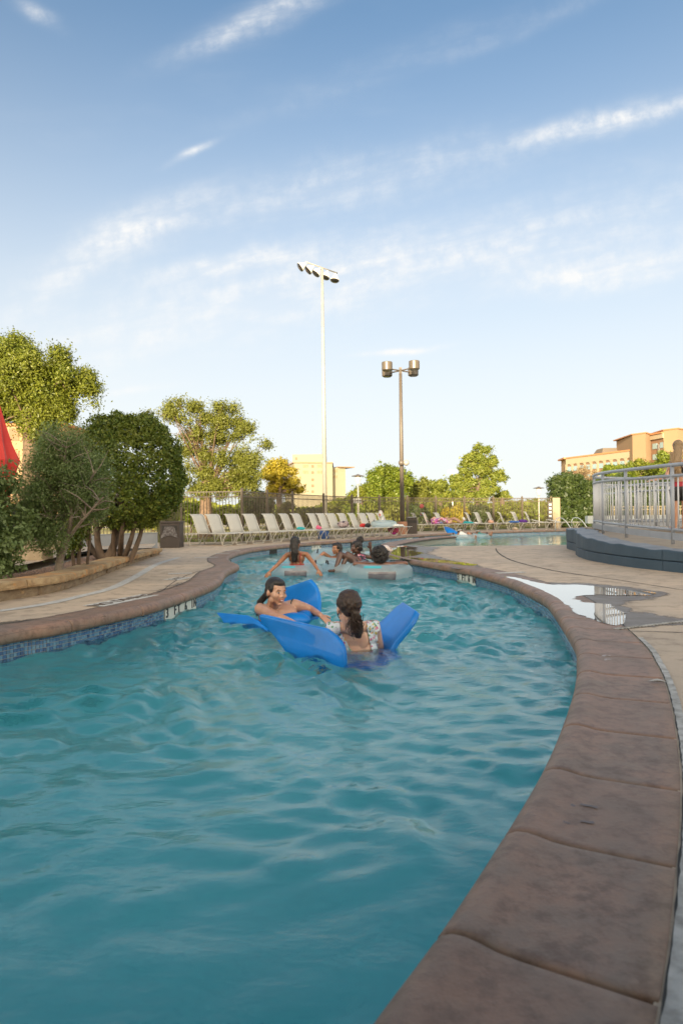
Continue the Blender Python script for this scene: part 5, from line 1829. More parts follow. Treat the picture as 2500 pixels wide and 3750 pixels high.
# grey-green shrub in front of it
Ys = 9.0
o3 = (D(214, 2085, Ys).x, Ys, .1)
def shrub_grey():
    r_ = thing('shrub_tree', 'loose grey green shrub with a pale forked trunk in front of the topiary', 'shrub', o3)
    rg = np.random.default_rng(8)
    def q(px, py, dy=0): return Vector(rel(px, py, dy, o3, Ys))
    tips = []
    mb = MB()
    fork = q(243, 1985)
    mb.tube(spline([Vector((0, 0, -.05)), q(222, 2040), fork], .06), [.062, .06, .056, .052, .05, .05, .05, .05][:len(spline([Vector((0, 0, -.05)), q(222, 2040), fork], .06))] , 10, caps=False)
    mb.build('trunk', m_bark_pale, r_, smooth=True)
    mains = [((243, 1985), (290, 1920), (380, 1820), .028), ((243, 1985), (262, 1880), (240, 1700), .03), ((243, 1985), (215, 1930), (185, 1900), .024), ((222, 2040), (190, 1960), (120, 1880), .026), ((262, 1870), (300, 1820), (350, 1720), .018), ((250, 1800), (235, 1700), (250, 1600), .016), ((185, 1900), (150, 1800), (130, 1700), .014), ((215, 1930), (235, 1870), (200, 1780), .012)]
    for a, b_, c_, rad in mains:
        mb = MB()
        pts = spline([q(*a), q(*b_, rg.normal(0, .12)), q(*c_, rg.normal(0, .3))], .08)
        mb.tube(pts, [rad * (1 - .7 * i / (len(pts) - 1)) for i in range(len(pts))], 7, caps=False)
        for k in range(14):
            s_ = pts[int(rg.uniform(.3, 1) * (len(pts) - 1))]
            d_ = Vector(rg.normal(0, 1, 3)); d_.z = abs(d_.z) * .9 + .1; d_.x += (s_.x) * .8; d_.normalize()
            e_ = s_ + d_ * rg.uniform(.2, .55)
            mb.tube([s_, s_.lerp(e_, .5) + Vector(rg.normal(0, .025, 3)), e_], [rad * .35 + .002, rad * .22 + .002, .0015], 4, caps=False)
            for z_ in range(2):
                g_ = s_.lerp(e_, rg.uniform(.4, .9)); h_ = g_ + Vector(rg.normal(0, .14, 3)) + Vector((0, 0, .06))
                mb.tube([g_, h_], [.0025, .001], 3, caps=False)
        mb.build('branch', m_bark_pale, r_, smooth=True)
    ells = [(rel(235, 1745, 0, o3, Ys), (.48, .5, .60)), (rel(160, 1790, 0, o3, Ys), (.36, .42, .5)), (rel(320, 1760, 0, o3, Ys), (.34, .4, .48)), (rel(130, 1900, -.1, o3, Ys), (.28, .35, .38)), (rel(240, 1650, 0, o3, Ys), (.38, .4, .36)), (rel(190, 1960, -.2, o3, Ys), (.25, .25, .22)), (rel(345, 1850, 0, o3, Ys), (.2, .3, .24))]
    cs = []
    for c, r3 in ells:
        k = int(520 * r3[0] * r3[2] / .2)
        u_ = rg.normal(0, 1, (k, 3)); u_ /= np.linalg.norm(u_, axis=1)[:, None]
        cs.append(np.array(c) + u_ * np.array(r3) * (rg.random(k) ** .42)[:, None])
    cs = np.concatenate(cs)
    keep = np.array([mnoise.noise(Vector(p) * 3.5) > -.28 for p in cs])
    cs = cs[keep]
    cen = np.repeat(cs, 26, 0) + rg.normal(0, .055, (len(cs) * 26, 3))
    nor = rg.normal(0, .5, cen.shape) + np.array([0, -.3, .7])
    link(bpy.data.objects.new('crown', leaves_mesh('crown', cen, nor, .019, lm_shrub, rg, aspect=.34)), r_)
shrub_grey()
# leftmost shrub, sapling between, low sucker growth
tree('leafy_shrub', 'leafy green shrub cut by the left edge of the picture', 'shrub', (gx(-40, 8.2), 8.2, .1),
     [(-.08, 0, 1.05, .36, .5, .48), (.12, 0, .62, .34, .4, .38), (-.1, 0, .35, .4, .4, .3), (.12, -.1, .16, .25, .3, .12)], [(0, 0, (0, 0, .9), .03), (-.15, .1, (-.2, 0, 1.0), .025)], lm_shrub, 17000, .028, 21, clump=.06, shell=.5, skip=.25, kclump=420)
tree('sapling', 'thin twin stemmed sapling between the grey shrub and the topiary', 'shrub', (gx(280, 10.0), 10.0, .1),
     [(.0, 0, .62, .18, .2, .25), (.1, 0, .9, .15, .2, .2), (-.1, 0, .4, .14, .15, .16)], [(-.03, 0, (-.05, 0, .7), .022), (.03, 0, (.05, 0, .75), .025), (.12, .05, (.2, 0, .9), .018)], lm_top, 3600, .026, 22, clump=.06, shell=.5, skip=.2, kclump=80, limb=6)

# ornamental grass behind the bin
rg = np.random.default_rng(4)
gr_ = thing('ornamental_grass', 'tall feathery ornamental grass clump behind the brown bin', 'grass clump', (gx(610, 20.6), 20.6, 0))
mb = MB()
for k in range(420):
    a = rg.uniform(0, 6.28); r0 = rg.uniform(0, .22); b0 = Vector((r0 * math.cos(a), r0 * math.sin(a), 0))
    hgt = rg.uniform(.9, 1.5); out = rg.uniform(.15, .65)
    t0 = Vector((math.cos(a), math.sin(a), 0))
    p1 = b0 + t0 * out * .35 + Vector((0, 0, hgt * .65)); p2 = b0 + t0 * out + Vector((0, 0, hgt))
    sd_ = Vector((-math.sin(a), math.cos(a), 0)) * .006
    mb.add([b0 - sd_, b0 + sd_, p1 + sd_, p1 - sd_, p2], [(0, 1, 2, 3), (3, 2, 4)])
mb.build('blades', pmat('grass_blade', (.10, .115, .04), .7, island=(.20, .18, .08)), gr_)

def bg_tree(px, Y, pxw, py_top, py_bot, mat, n, ls, label, name='tree', cat='tree', seed=1, nl=5, group='trees beyond the pool fence', bark=None, clump=None, skip=.3, shell=.5, base_px=None, trunk_r=None, limb=10, twigs=0, kc=None, shape='round', nz=1.2):
    """tree whose crown spans pxw photo pixels and py_top..py_bot at distance Y"""
    rg = np.random.default_rng(seed)
    x = gx(px, Y); W_ = pxw / 2500 * Y / 2; z1 = gz(py_top, Y); z0 = max(.15, gz(py_bot, Y)); Hc = (z1 - z0) / 2; zc = (z1 + z0) / 2
    bxr = (gx(base_px, Y) - x) if base_px else 0
    if shape == 'round':
        ells = [(0, 0, zc, W_ * .72, W_ * .7, Hc * .78)]
        for k in range(nl):
            a = k / nl * 6.28 + rg.uniform(0, .8)
            ells.append((W_ * .52 * math.cos(a), W_ * .5 * rg.uniform(-1, 1), zc + Hc * .52 * math.sin(a), W_ * rg.uniform(.36, .5), W_ * .45, Hc * rg.uniform(.36, .5)))
    elif shape == 'pine':
        ells = []
        for k in range(16):
            f = k / 15
            ww = W_ * (.95 - .72 * f ** 1.2)
            ells.append((ww * rg.uniform(-.6, .6), ww * .5 * rg.uniform(-1, 1), z0 + (z1 - z0) * (.05 + .88 * f), ww * rg.uniform(.35, .55), ww * .5, Hc * rg.uniform(.12, .2)))
    else:
        ells = []
        for k in range(nl * 2):
            ells.append((W_ * rg.uniform(-.8, .8), W_ * .5 * rg.uniform(-1, 1), z0 + (z1 - z0) * rg.uniform(.1, .8), W_ * rg.uniform(.15, .3), W_ * .3, Hc * rg.uniform(.25, .45)))
    ells = [(e[0] - bxr, *e[1:]) for e in ells]
    tr = trunk_r or max(.08, W_ * .07)
    return tree(name, label, cat, (x + bxr, Y, 0), ells, [(0, 0, (-bxr * .5, 0, max(.4, z0 + (z1 - z0) * .25)), tr)], mat, n, ls, seed, clump=clump or W_ * .09, group=group, bark=bark, skip=skip, shell=shell, limb=limb, twigs=twigs, kclump=kc, nz=nz)

def lobes(ox, oy, sc_, l):
    return [(ox + a / sc_, oy + b_ / sc_, r_ / sc_) for a, b_, r_ in l]
def tree_px(label, Y, lb, mat, n, ls, seed, base_px, name='tree', cat='tree', group='trees beyond the pool fence', bark=None, trunk_r=.2, limb=14, twigs=0, skip=.2, top_f=.3, cl=.36, depth=1.2, kper=11, nz=1.3, shell=.6):
    """tree whose crown is the union of rounded leaf masses (px, py, radius in photo pixels) at distance Y"""
    rg = np.random.default_rng(seed)
    bx_ = gx(base_px, Y)
    ells = []
    zs = []
    for (a, b_, r_) in lb:
        q_ = D(a, b_, Y); rr = r_ / 2500 * Y
        ells.append((q_.x - bx_, rg.uniform(-1, 1) * rr * depth, q_.z, rr * rg.uniform(.9, 1.12), rr * 1.0, rr * rg.uniform(.8, 1.0)))
        zs.append(q_.z)
    z0, z1 = min(zs), max(zs)
    mr = sum(e[3] for e in ells) / len(ells)
    cx_ = sum(e[0] for e in ells) / len(ells)
    return tree(name, label, cat, (bx_, Y, 0), ells, [(0, 0, (cx_ * .35, 0, max(.3, z0 + (z1 - z0) * top_f)), trunk_r)], mat, n, ls, seed, clump=mr * cl, group=group, bark=bark, skip=skip, limb=limb, twigs=twigs, kclump=len(lb) * kper, nz=nz, shell=shell)

OAK = lobes(0, 1200, 2.1386, [(60, 180, 70), (140, 120, 55), (110, 260, 100), (230, 240, 85), (330, 180, 55), (300, 330, 105), (180, 380, 110), (60, 400, 120), (450, 310, 75), (480, 225, 45), (420, 420, 100), (560, 390, 75), (640, 400, 60), (685, 470, 60), (600, 500, 90), (480, 560, 100), (350, 520, 110), (200, 560, 110), (60, 620, 110), (520, 660, 75), (650, 590, 70), (400, 680, 90), (250, 720, 100), (120, 760, 95), (300, 830, 75), (40, 860, 90), (-80, 300, 110), (-90, 520, 120), (-80, 760, 110)])
tree_px('big sunlit oak with golden green leaves at the left behind the shrubs', 25.0, OAK, lm_oak, 150000, .048, 31, 110, group=None, trunk_r=.32, limb=40, twigs=4, skip=.30, top_f=.35, cl=.44, kper=26, bark=m_bark_warm, nz=.9, shell=.5)
OAK2 = lobes(500, 1400, 2.24, [(90, 275, 45), (180, 290, 45), (260, 190, 50), (350, 165, 50), (300, 270, 70), (450, 200, 60), (400, 300, 80), (540, 180, 50), (560, 290, 70), (690, 210, 50), (785, 215, 50), (700, 320, 80), (820, 340, 60), (900, 375, 55), (965, 380, 50), (1010, 460, 60), (1075, 520, 50), (950, 520, 80), (820, 480, 90), (650, 450, 90), (480, 430, 80), (380, 420, 70), (420, 560, 70), (560, 600, 75), (700, 620, 85), (850, 620, 85), (980, 640, 70), (1050, 670, 55), (430, 700, 60), (560, 740, 65), (700, 760, 75), (830, 760, 75), (920, 720, 75), (400, 810, 50), (520, 845, 55), (640, 850, 60), (760, 840, 65), (880, 810, 60), (980, 760, 60), (560, 900, 50), (450, 890, 45), (700, 900, 55), (840, 890, 55), (950, 850, 50)])
tree_px('sparse sunlit oak with visible limbs and a banded trunk behind the fence', 30.0, OAK2, lm_oak2, 60000, .045, 33, 750, group=None, bark=m_bark_warm, trunk_r=.27, limb=60, twigs=4, skip=.36, top_f=.12, cl=.40, kper=17, nz=1.1, shell=.6)
tree_px('golden lit leafy tree beside the sparse oak', 44, lobes(500, 1400, 2.24, [(1130, 690, 45), (1190, 660, 38), (1170, 740, 58), (1250, 740, 42), (1255, 800, 50), (1300, 820, 38), (1150, 820, 60), (1080, 760, 50), (1340, 890, 34), (1230, 870, 60), (1100, 900, 60)]), lm_gold, 20000, .075, 35, 1020, kper=22, twigs=1)
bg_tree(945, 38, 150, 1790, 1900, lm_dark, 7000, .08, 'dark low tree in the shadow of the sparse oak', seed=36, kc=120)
T4 = lobes(1300, 1550, 2.613, [(200, 520, 75), (280, 470, 70), (360, 455, 62), (440, 500, 65), (490, 560, 55), (160, 600, 58), (260, 600, 85), (360, 600, 85), (440, 640, 80), (200, 690, 70), (300, 700, 80), (400, 710, 70)])
tree_px('rounded bright green tree behind the brown lamp pole', 58, T4, lm_lime, 30000, .10, 37, 1415, kper=22, skip=.2, twigs=1)
tree_px('low dark and green tree at the left foot of the rounded tree', 60, lobes(1300, 1550, 2.613, [(60, 650, 45), (100, 610, 38), (30, 700, 45), (-20, 690, 40), (110, 700, 50), (150, 740, 50)]), lm_oak, 9000, .1, 38, 1322, kper=18)
tree_px('knobbly golden tree right of the rounded tree', 62, lobes(1300, 1550, 2.613, [(545, 600, 50), (605, 600, 45), (655, 545, 35), (700, 585, 45), (640, 650, 65), (560, 690, 55), (710, 660, 50), (620, 720, 60)]), lm_oak2, 14000, .1, 39, 1545, kper=18)
tree_px('brownish green tree between the knobbly tree and the pine', 60, lobes(1300, 1550, 2.613, [(765, 590, 36), (815, 590, 40), (855, 600, 30), (785, 660, 50), (860, 680, 48), (900, 690, 40), (810, 720, 55)]), lm_pine, 11000, .1, 40, 1612, kper=18)
tree_px('tall sunlit pine with an open uneven outline', 54, lobes(1300, 1550, 2.613, [(1178, 200, 20), (1215, 228, 18), (1175, 228, 30), (1220, 260, 34), (1258, 255, 26), (1150, 285, 36), (1200, 330, 48), (1085, 330, 34), (1060, 385, 36), (1130, 390, 50), (1240, 370, 42), (1325, 330, 24), (1310, 380, 32), (1180, 450, 58), (1270, 450, 44), (1040, 450, 36), (1090, 480, 44), (1390, 470, 30), (1400, 520, 32), (1340, 510, 38), (950, 530, 36), (1000, 520, 34), (1110, 560, 58), (1220, 560, 58), (1310, 570, 40), (950, 600, 38), (1030, 620, 50), (1140, 650, 58), (1250, 650, 50), (1345, 620, 34), (980, 680, 46), (1080, 710, 50), (1190, 715, 50)]), lm_pine, 46000, .085, 41, 1752, name='pine_tree', kper=17, skip=.12, twigs=1, limb=24, cl=.4)
tree_px('small pine just right of the tall pine', 56, lobes(1300, 1550, 2.613, [(1400, 690, 32), (1440, 675, 28), (1350, 720, 34), (1450, 720, 28)]), lm_pine, 5000, .085, 42, 1838, name='pine_tree', kper=15)
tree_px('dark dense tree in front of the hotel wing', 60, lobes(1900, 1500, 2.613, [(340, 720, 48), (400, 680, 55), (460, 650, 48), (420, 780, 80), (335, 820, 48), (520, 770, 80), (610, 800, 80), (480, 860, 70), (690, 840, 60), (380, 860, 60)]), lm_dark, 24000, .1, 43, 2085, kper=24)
tree_px('tan twiggy half bare tree in front of the hotel wing', 56, lobes(1900, 1500, 2.613, [(555, 600, 45), (640, 575, 50), (705, 615, 42), (620, 670, 65), (690, 700, 55), (550, 690, 50), (720, 790, 40), (600, 740, 50)]), lm_reed, 5200, .05, 44, 2150, kper=26, twigs=8, limb=44, bark=m_bark_warm)
for i, (bp, lb, lab) in enumerate(((2245, [(875, 575, 45), (925, 590, 36), (840, 610, 30), (900, 650, 55), (960, 640, 40)], 'leftmost, rounded and pale'), (2290, [(995, 565, 34), (1030, 590, 40), (1040, 640, 50), (1000, 680, 50)], 'second from the left, small'),
        (2350, [(1085, 545, 40), (1135, 525, 40), (1180, 545, 45), (1140, 600, 55), (1215, 560, 34), (1230, 630, 50), (1290, 600, 36), (1160, 660, 60)], 'wide, below the first tower'), (2428, [(1365, 470, 40), (1385, 435, 28), (1425, 480, 40), (1340, 530, 50), (1400, 560, 60), (1450, 590, 55), (1330, 610, 50)], 'tallest, between the towers'),
        (2520, [(1520, 560, 50), (1560, 620, 60), (1600, 540, 60), (1650, 640, 60)], 'cut by the right edge'))):
    tree_px('leafy tree in the row before the hotel, ' + lab, 46 + (i % 3), lobes(1900, 1500, 2.613, lb), lm_lime if i != 2 else lm_oak, 1900 * len(lb), .085, 50 + i, bp, group='row of trees before the hotel', kper=20)
# dark hedge seen through the railing
hg = thing('hedge', 'long dark clipped hedge behind the railing and ramp', 'hedge', (gx(2400, 40), 40, 0))
N = 26000; rg = np.random.default_rng(77)
L_ = 12.5
cen = np.stack([rg.uniform(-L_ / 2, L_ / 2, N), rg.uniform(-.7, .7, N), rg.uniform(.1, 2.9, N)], 1)
face = rg.random(N) < .6; cen[face, 1] = -.7 + np.abs(rg.normal(0, .07, face.sum()))
cen[:, 2] *= 1 + .05 * np.sin(cen[:, 0] * 2.1) + .04 * np.sin(cen[:, 0] * 5)
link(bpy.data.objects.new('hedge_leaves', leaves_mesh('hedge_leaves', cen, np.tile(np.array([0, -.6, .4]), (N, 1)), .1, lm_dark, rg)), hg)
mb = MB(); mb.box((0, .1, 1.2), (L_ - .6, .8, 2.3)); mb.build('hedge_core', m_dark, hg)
# understorey bushes beyond the fence
bush = [(700, 40, 150, 1835, 1925, lm_lime), (840, 46, 140, 1850, 1925, lm_oak2), (930, 50, 120, 1855, 1925, lm_lime), (1060, 40, 120, 1835, 1940, lm_oak2), (1140, 42, 120, 1850, 1940, lm_dark), (1215, 44, 110, 1845, 1940, lm_oak2), (1290, 44, 110, 1838, 1940, lm_lime), (1365, 46, 110, 1842, 1935, lm_oak), (1440, 46, 120, 1848, 1935, lm_oak2), (1520, 48, 120, 1850, 1930, lm_dark), (1590, 50, 110, 1848, 1930, lm_oak), (1665, 48, 110, 1850, 1930, lm_gold), (1740, 50, 130, 1850, 1925, lm_dark), (1815, 52, 120, 1852, 1925, lm_oak), (1885, 50, 110, 1845, 1925, lm_oak), (1955, 54, 100, 1850, 1920, lm_lime), (2010, 56, 80, 1855, 1920, lm_oak2), (560, 44, 140, 1850, 1930, lm_oak2), (430, 48, 150, 1850, 1930, lm_gold), (280, 45, 150, 1850, 1930, lm_lime), (120, 46, 160, 1845, 1930, lm_gold), (30, 38, 120, 1840, 1930, lm_gold)]
for i, (px, Y, w_, t_, b_, lm) in enumerate(bush):
    near_ = ['under the sparse oak', 'left of the corner post', 'right of the corner post', 'below the golden tree', 'dark, left of the floodlight pole', 'right of the floodlight pole', 'behind the white notice plate', 'below the rounded tree, left', 'behind the brown lamp pole', 'dark, right of the brown lamp pole', 'behind the round red disc', 'golden, left of the pine foot', 'dark, at the pine foot', 'right of the pine foot', 'behind the right chaises', 'left of the slender lamp by the tan fence', 'beside the tan fence corner', 'behind the brown bin', 'golden, behind the topiary stems', 'behind the grey wall', 'golden, behind the iron bars', 'golden, at the left edge'][i]
    bg_tree(px, Y, w_, t_, b_, lm, 4200, .11, 'round bush beyond the fence, ' + near_, name='bush', cat='bush', seed=80 + i, kc=80, limb=5, group='bushes beyond the fence', trunk_r=.06)
# far treeline
N = 22000
cen = np.stack([rg.uniform(-160, 190, N), rg.uniform(150, 175, N), rg.random(N) ** 1.4 * 5.2], 1)
cen[:, 2] *= .55 + .45 * (np.sin(cen[:, 0] * .11) * .5 + np.sin(cen[:, 0] * .31 + 1) * .3 + .6)
tl = link(bpy.data.objects.new('far_treeline', leaves_mesh('far_treeline', cen, np.tile(np.array([0, -.5, .4]), (N, 1)), .8, lm_oak, rg, aspect=.8)))
tag(tl, 'far low line of trees on the horizon', kind='stuff')
# grass blades along the lawn edge behind the fence
mb = MB()
edge = [Vector((*p, 0)) for p in lawn_in[1:13]]
for a, b_ in zip(edge, edge[1:]):
    k = int((b_ - a).length * 160)
    for q_ in range(k):
        p = a.lerp(b_, rnd.random()) + Vector((rnd.uniform(-.6, .3), rnd.uniform(0, 1.6), 0))
        h_ = rnd.uniform(.05, .12); s_ = rnd.uniform(.01, .02)
        mb.add([p - Vector((s_, 0, 0)), p + Vector((s_, 0, 0)), p + Vector((rnd.uniform(-.04, .04), 0, h_))], [(0, 1, 2)])
o = mb.build('grass_edge', pmat('grass_tuft', (.07, .12, .02), .8, island=(.16, .17, .04))); tag(o, 'short green grass behind the fence', kind='stuff')
# ------------------------------------------------------------------ people
def skin_mat(name, c, c2, rough=.42):
    return pmat(name, c, rough, c2, 7, bump=.12, bscale=90, spec=.45, sss=.12, coat=.4)
sk_tan = skin_mat('tan_skin', (.53, .295, .19), (.46, .235, .15))
sk_fair = skin_mat('fair_skin', (.70, .44, .32), (.64, .37, .26))
sk_bronze = skin_mat('bronze_skin', (.40, .185, .095), (.34, .15, .075))
sk_brown = skin_mat('brown_skin', (.21, .095, .055), (.165, .072, .042))
sk_deep = skin_mat('deep_brown_skin', (.12, .055, .033), (.09, .04, .025))
def hair_mat(name, c, c2, rough=.35):
    return pmat(name, c, rough, c2, 30, bump=1.2, bscale=18, stretch=(9, 9, 1.2), spec=.6, detail=5)
h_black = hair_mat('black_hair', (.010, .007, .006), (.025, .018, .015))
h_dark = hair_mat('dark_brown_hair', (.022, .013, .009), (.05, .03, .02))
h_brown = hair_mat('brown_hair', (.028, .014, .009), (.065, .034, .02), .4)
h_blond = hair_mat('dark_blond_hair', (.20, .125, .06), (.34, .23, .12), .4)
m_eye = pmat('eye_white', (.65, .6, .56), .2)
m_iris = pmat('dark_iris', (.02, .012, .01), .1)
m_lip = pmat('lips', (.38, .12, .10), .4)
m_teeth = pmat('teeth', (.75, .72, .66), .3)
m_nostril = pmat('brow_hair', (.03, .018, .012), .7)

def S(p, q, f): return Vector(p).lerp(Vector(q), f)
class Body:
    """collects rounded primitives and fuses them into one continuous skin"""
    def __init__(s): s.b = MB()
    def cap(s, p, q, r0, r1=None, n=12):
        p, q = Vector(p), Vector(q); r1 = r0 if r1 is None else r1
        L = (q - p).length
        k = 8
        d = (q - p).normalized()
        pts, rs = [], []
        for i in range(5):
            a = math.pi / 2 * (1 - i / 4); pts.append(p - d * r0 * math.sin(a) * .999); rs.append(max(.0008, r0 * math.cos(a)))
        for i in range(1, k):
            f = i / k; pts.append(p.lerp(q, f)); rs.append(r0 + (r1 - r0) * f)
        for i in range(5):
            a = math.pi / 2 * i / 4; pts.append(q + d * r1 * math.sin(a) * .999); rs.append(max(.0008, r1 * math.cos(a)))
        s.b.tube(pts, rs, n)
        return s
    def limb(s, pts, rs, n=12):
        for a, b_, r0, r1 in zip(pts, pts[1:], rs, rs[1:]): s.cap(a, b_, r0, r1, n)
        return s
    def ell(s, c, r, rot=None, n=18):
        s.b.ell(c, r, rot, n); return s
    def mesh(s, name, mat, voxel, smooth=4, noise_amp=0.0, nscale=20, org=Vector((0, 0, 0))):
        me = bpy.data.meshes.new(name)
        me.from_pydata([Vector(v_) - org for v_ in s.b.v], [], s.b.f)
        o = bpy.data.objects.new(name, me)
        C.objects.link(o)
        md = o.modifiers.new('r', 'REMESH'); md.mode = 'VOXEL'; md.voxel_size = voxel; md.use_smooth_shade = True
        sm = o.modifiers.new('s', 'SMOOTH'); sm.factor = .6; sm.iterations = smooth
        bpy.context.view_layer.update()
        ev = bpy.data.meshes.new_from_object(o.evaluated_get(bpy.context.evaluated_depsgraph_get()))
        bpy.data.objects.remove(o)
        ev.name = name
        if noise_amp:
            for v_ in ev.vertices:
                v_.co += v_.normal * mnoise.noise(v_.co * nscale) * noise_amp
        ev.materials.clear(); ev.materials.append(mat)
        return ev

def hand(B, wrist, dirv, up, size=1.0, curl=.35, side=1):
    """palm, four unequal bent fingers and a thumb"""
    w_ = Vector(wrist); d = Vector(dirv).normalized(); u_ = Vector(up); u_ = (u_ - d * u_.dot(d)).normalized(); s_ = d.cross(u_) * side
    m3 = Matrix((s_ * side, d, u_)).transposed()
    B.ell(w_ + d * .048 * size, (.038 * size, .052 * size, .015 * size), m3, 14)
    for k, (off, L) in enumerate(((-.028, .070), (-.009, .080), (.010, .075), (.028, .060))):
        p0 = w_ + d * .085 * size + s_ * off * size
        d1 = (d * math.cos(curl * .6) - u_ * math.sin(curl * .6) + s_ * off * 2.2).normalized(); d2 = (d * math.cos(curl * 1.6) - u_ * math.sin(curl * 1.6)).normalized()
        p1 = p0 + d1 * L * .5 * size; p2 = p1 + d2 * L * .5 * size
        B.cap(p0 - d * .02, p1, .0095 * size, .0088 * size, 8); B.cap(p1, p2, .0088 * size, .0072 * size, 8)
    t0 = w_ + d * .03 * size - s_ * .03 * size; t1 = t0 + (d * .6 - s_ * .7 - u_ * .2).normalized() * .04 * size; t2 = t1 + (d * .9 - s_ * .25 - u_ * .2).normalized() * .03 * size
    B.cap(t0, t1, .012 * size, .0105 * size, 8); B.cap(t1, t2, .0105 * size, .009 * size, 8)

def head_rot(yaw, pitch=0, roll=0):
    """yaw 0 looks towards the viewer (-Y); positive turns to the viewer's right"""
    return Matrix.Rotation(R(yaw + 180), 3, 'Z') @ Matrix.Rotation(R(pitch), 3, 'X') @ Matrix.Rotation(R(roll), 3, 'Y')

def head(B, c, Rm, k=1.0, neck=None, neck_r=.055, wd=1.0):
    c = Vector(c)
    def P(x, y, z): return c + Rm @ Vector((x * wd, y, z)) * k
    E = lambda p, r: B.ell(P(*p), (r[0] * k * wd, r[1] * k, r[2] * k), Rm, 18)
    E((0, -.018, .035), (.074, .094, .085)); E((0, .022, -.015), (.062, .068, .085)); E((0, .035, -.070), (.040, .044, .034))
    E((0, .066, -.098), (.022, .018, .016))
    for s_ in (-1, 1):
        E((s_ * .036, .056, -.026), (.026, .026, .026)); E((s_ * .074, -.008, -.012), (.010, .020, .030)); E((s_ * .03, .074, .026), (.020, .010, .007))
        E((s_ * .045, .01, -.065), (.02, .04, .03))
    B.cap(P(0, .082, .008), P(0, .101, -.026), .0075 * k, .0115 * k, 8)
    for s_ in (-1, 1): B.ell(P(s_ * .013, .096, -.031), (.008 * k, .008 * k, .007 * k), Rm, 8)
    E((0, .084, -.052), (.024, .012, .006)); E((0, .082, -.066), (.021, .012, .007))
    if neck is not None: B.cap(P(0, -.028, -.05), neck, neck_r * k, neck_r * k * 1.12)

def face_parts(root, c, Rm, k, org, smile=False, brow=m_nostril, glasses=False, makeup=None):
    c = Vector(c)
    def P(x, y, z): return c + Rm @ Vector((x, y, z)) * k - org
    for s_ in (-1, 1):
        mb = MB(); mb.ell(P(s_ * .030, .078, .004), (.0135 * k, .008 * k, .0062 * k), Rm, 12)
        ey = mb.build('eye', m_eye, root, smooth=True)
        mb = MB(); mb.ell(P(s_ * .030 + .002, .0835, .004), (.0062 * k, .004 * k, .0056 * k), Rm, 10); mb.build('iris', m_iris, ey, smooth=True)
        mb = MB(); mb.tube([P(s_ * .030 + q * .0155, .0835 - abs(q) * .004, .0085 + .003 * (1 - q * q)) for q in (-1, -.5, 0, .5, 1)], .0016 * k, 5); mb.build('eyelashes', m_nostril, root)
        mb = MB(); mb.tube([P(s_ * (.014 + .034 * q), .0905 - q * q * .014, .022 + .008 * math.sin(q * 2.4)) for q in (0, .25, .5, .75, 1)], [.0014 * k, .0020 * k, .0021 * k, .0017 * k, .0009 * k], 5); mb.build('eyebrow', brow, root)
    if smile:
        mb = MB(); rows = []
        for zz in (-.0085, 0):
            rows.append([P(q * .020, .0985 - q * q * .014, -.058 + .011 * q * q + zz * (1 - .7 * q * q)) for q in (-1, -.66, -.33, 0, .33, .66, 1)])
        mb.grid(rows); mb.build('teeth', m_teeth, root)
        for dz_, rr in ((.0018, .0032), (-.0125, .0038)):
            mb = MB(); mb.tube([P(q * .028, .0975 - q * q * .015, -.057 + .0125 * q * q + dz_ * (1 - q * q * .95)) for q in (-1, -.66, -.33, 0, .33, .66, 1)], [.0012 * k] + [rr * k] * 5 + [.0012 * k], 6); mb.build('lip', m_lip, root)
    else:
        for zz, rr in ((-.0535, .0042), (-.0615, .0048)):
            mb = MB(); mb.tube([P(q * .021, .0955 - q * q * .012, zz) for q in (-1, -.5, 0, .5, 1)], [.001, rr * k, rr * k, rr * k, .001], 6); mb.build('lip', m_lip, root)
    if glasses:
        mb = MB()
        for s_ in (-1, 1): mb.ell(P(s_ * .031, .094, .004), (.025 * k, .006 * k, .018 * k), Rm, 12)
        mb.tube([P(-.07, .0, .008), P(-.06, .08, .008), P(0, .1, .008), P(.06, .08, .008), P(.07, .0, .008)], .003 * k, 5)
        mb.build('sunglasses', m_dkglass, root)

def strands(root, name, pts_list, mat, r0=.004, r1=.0012, n=4, org=Vector((0, 0, 0))):
    mb = MB()
    for pts in pts_list:
        pts = [Vector(p) - org for p in pts]
        m = len(pts); mb.tube(pts, [r0 + (r1 - r0) * i / (m - 1) for i in range(m)], n, caps=False)
    o = mb.build(name, mat, root, smooth=True); o['kind'] = 'stuff'
    return o

def hair_shell(Rm, c, k, low=.085):
    H = Body(); c = Vector(c)
    def P(x, y, z): return c + Rm @ Vector((x, y, z)) * k
    H.ell(P(0, -.034, .048), (.083 * k, .094 * k, .086 * k), Rm)
    H.ell(P(0, -.055, .085 - low), (.078 * k, .07 * k, low * k), Rm)
    H.ell(P(0, .004, .080), (.070 * k, .072 * k, .044 * k), Rm)
    for s_ in (-1, 1): H.ell(P(s_ * .062, -.006, .036), (.024 * k, .050 * k, .052 * k), Rm)
    return H, P

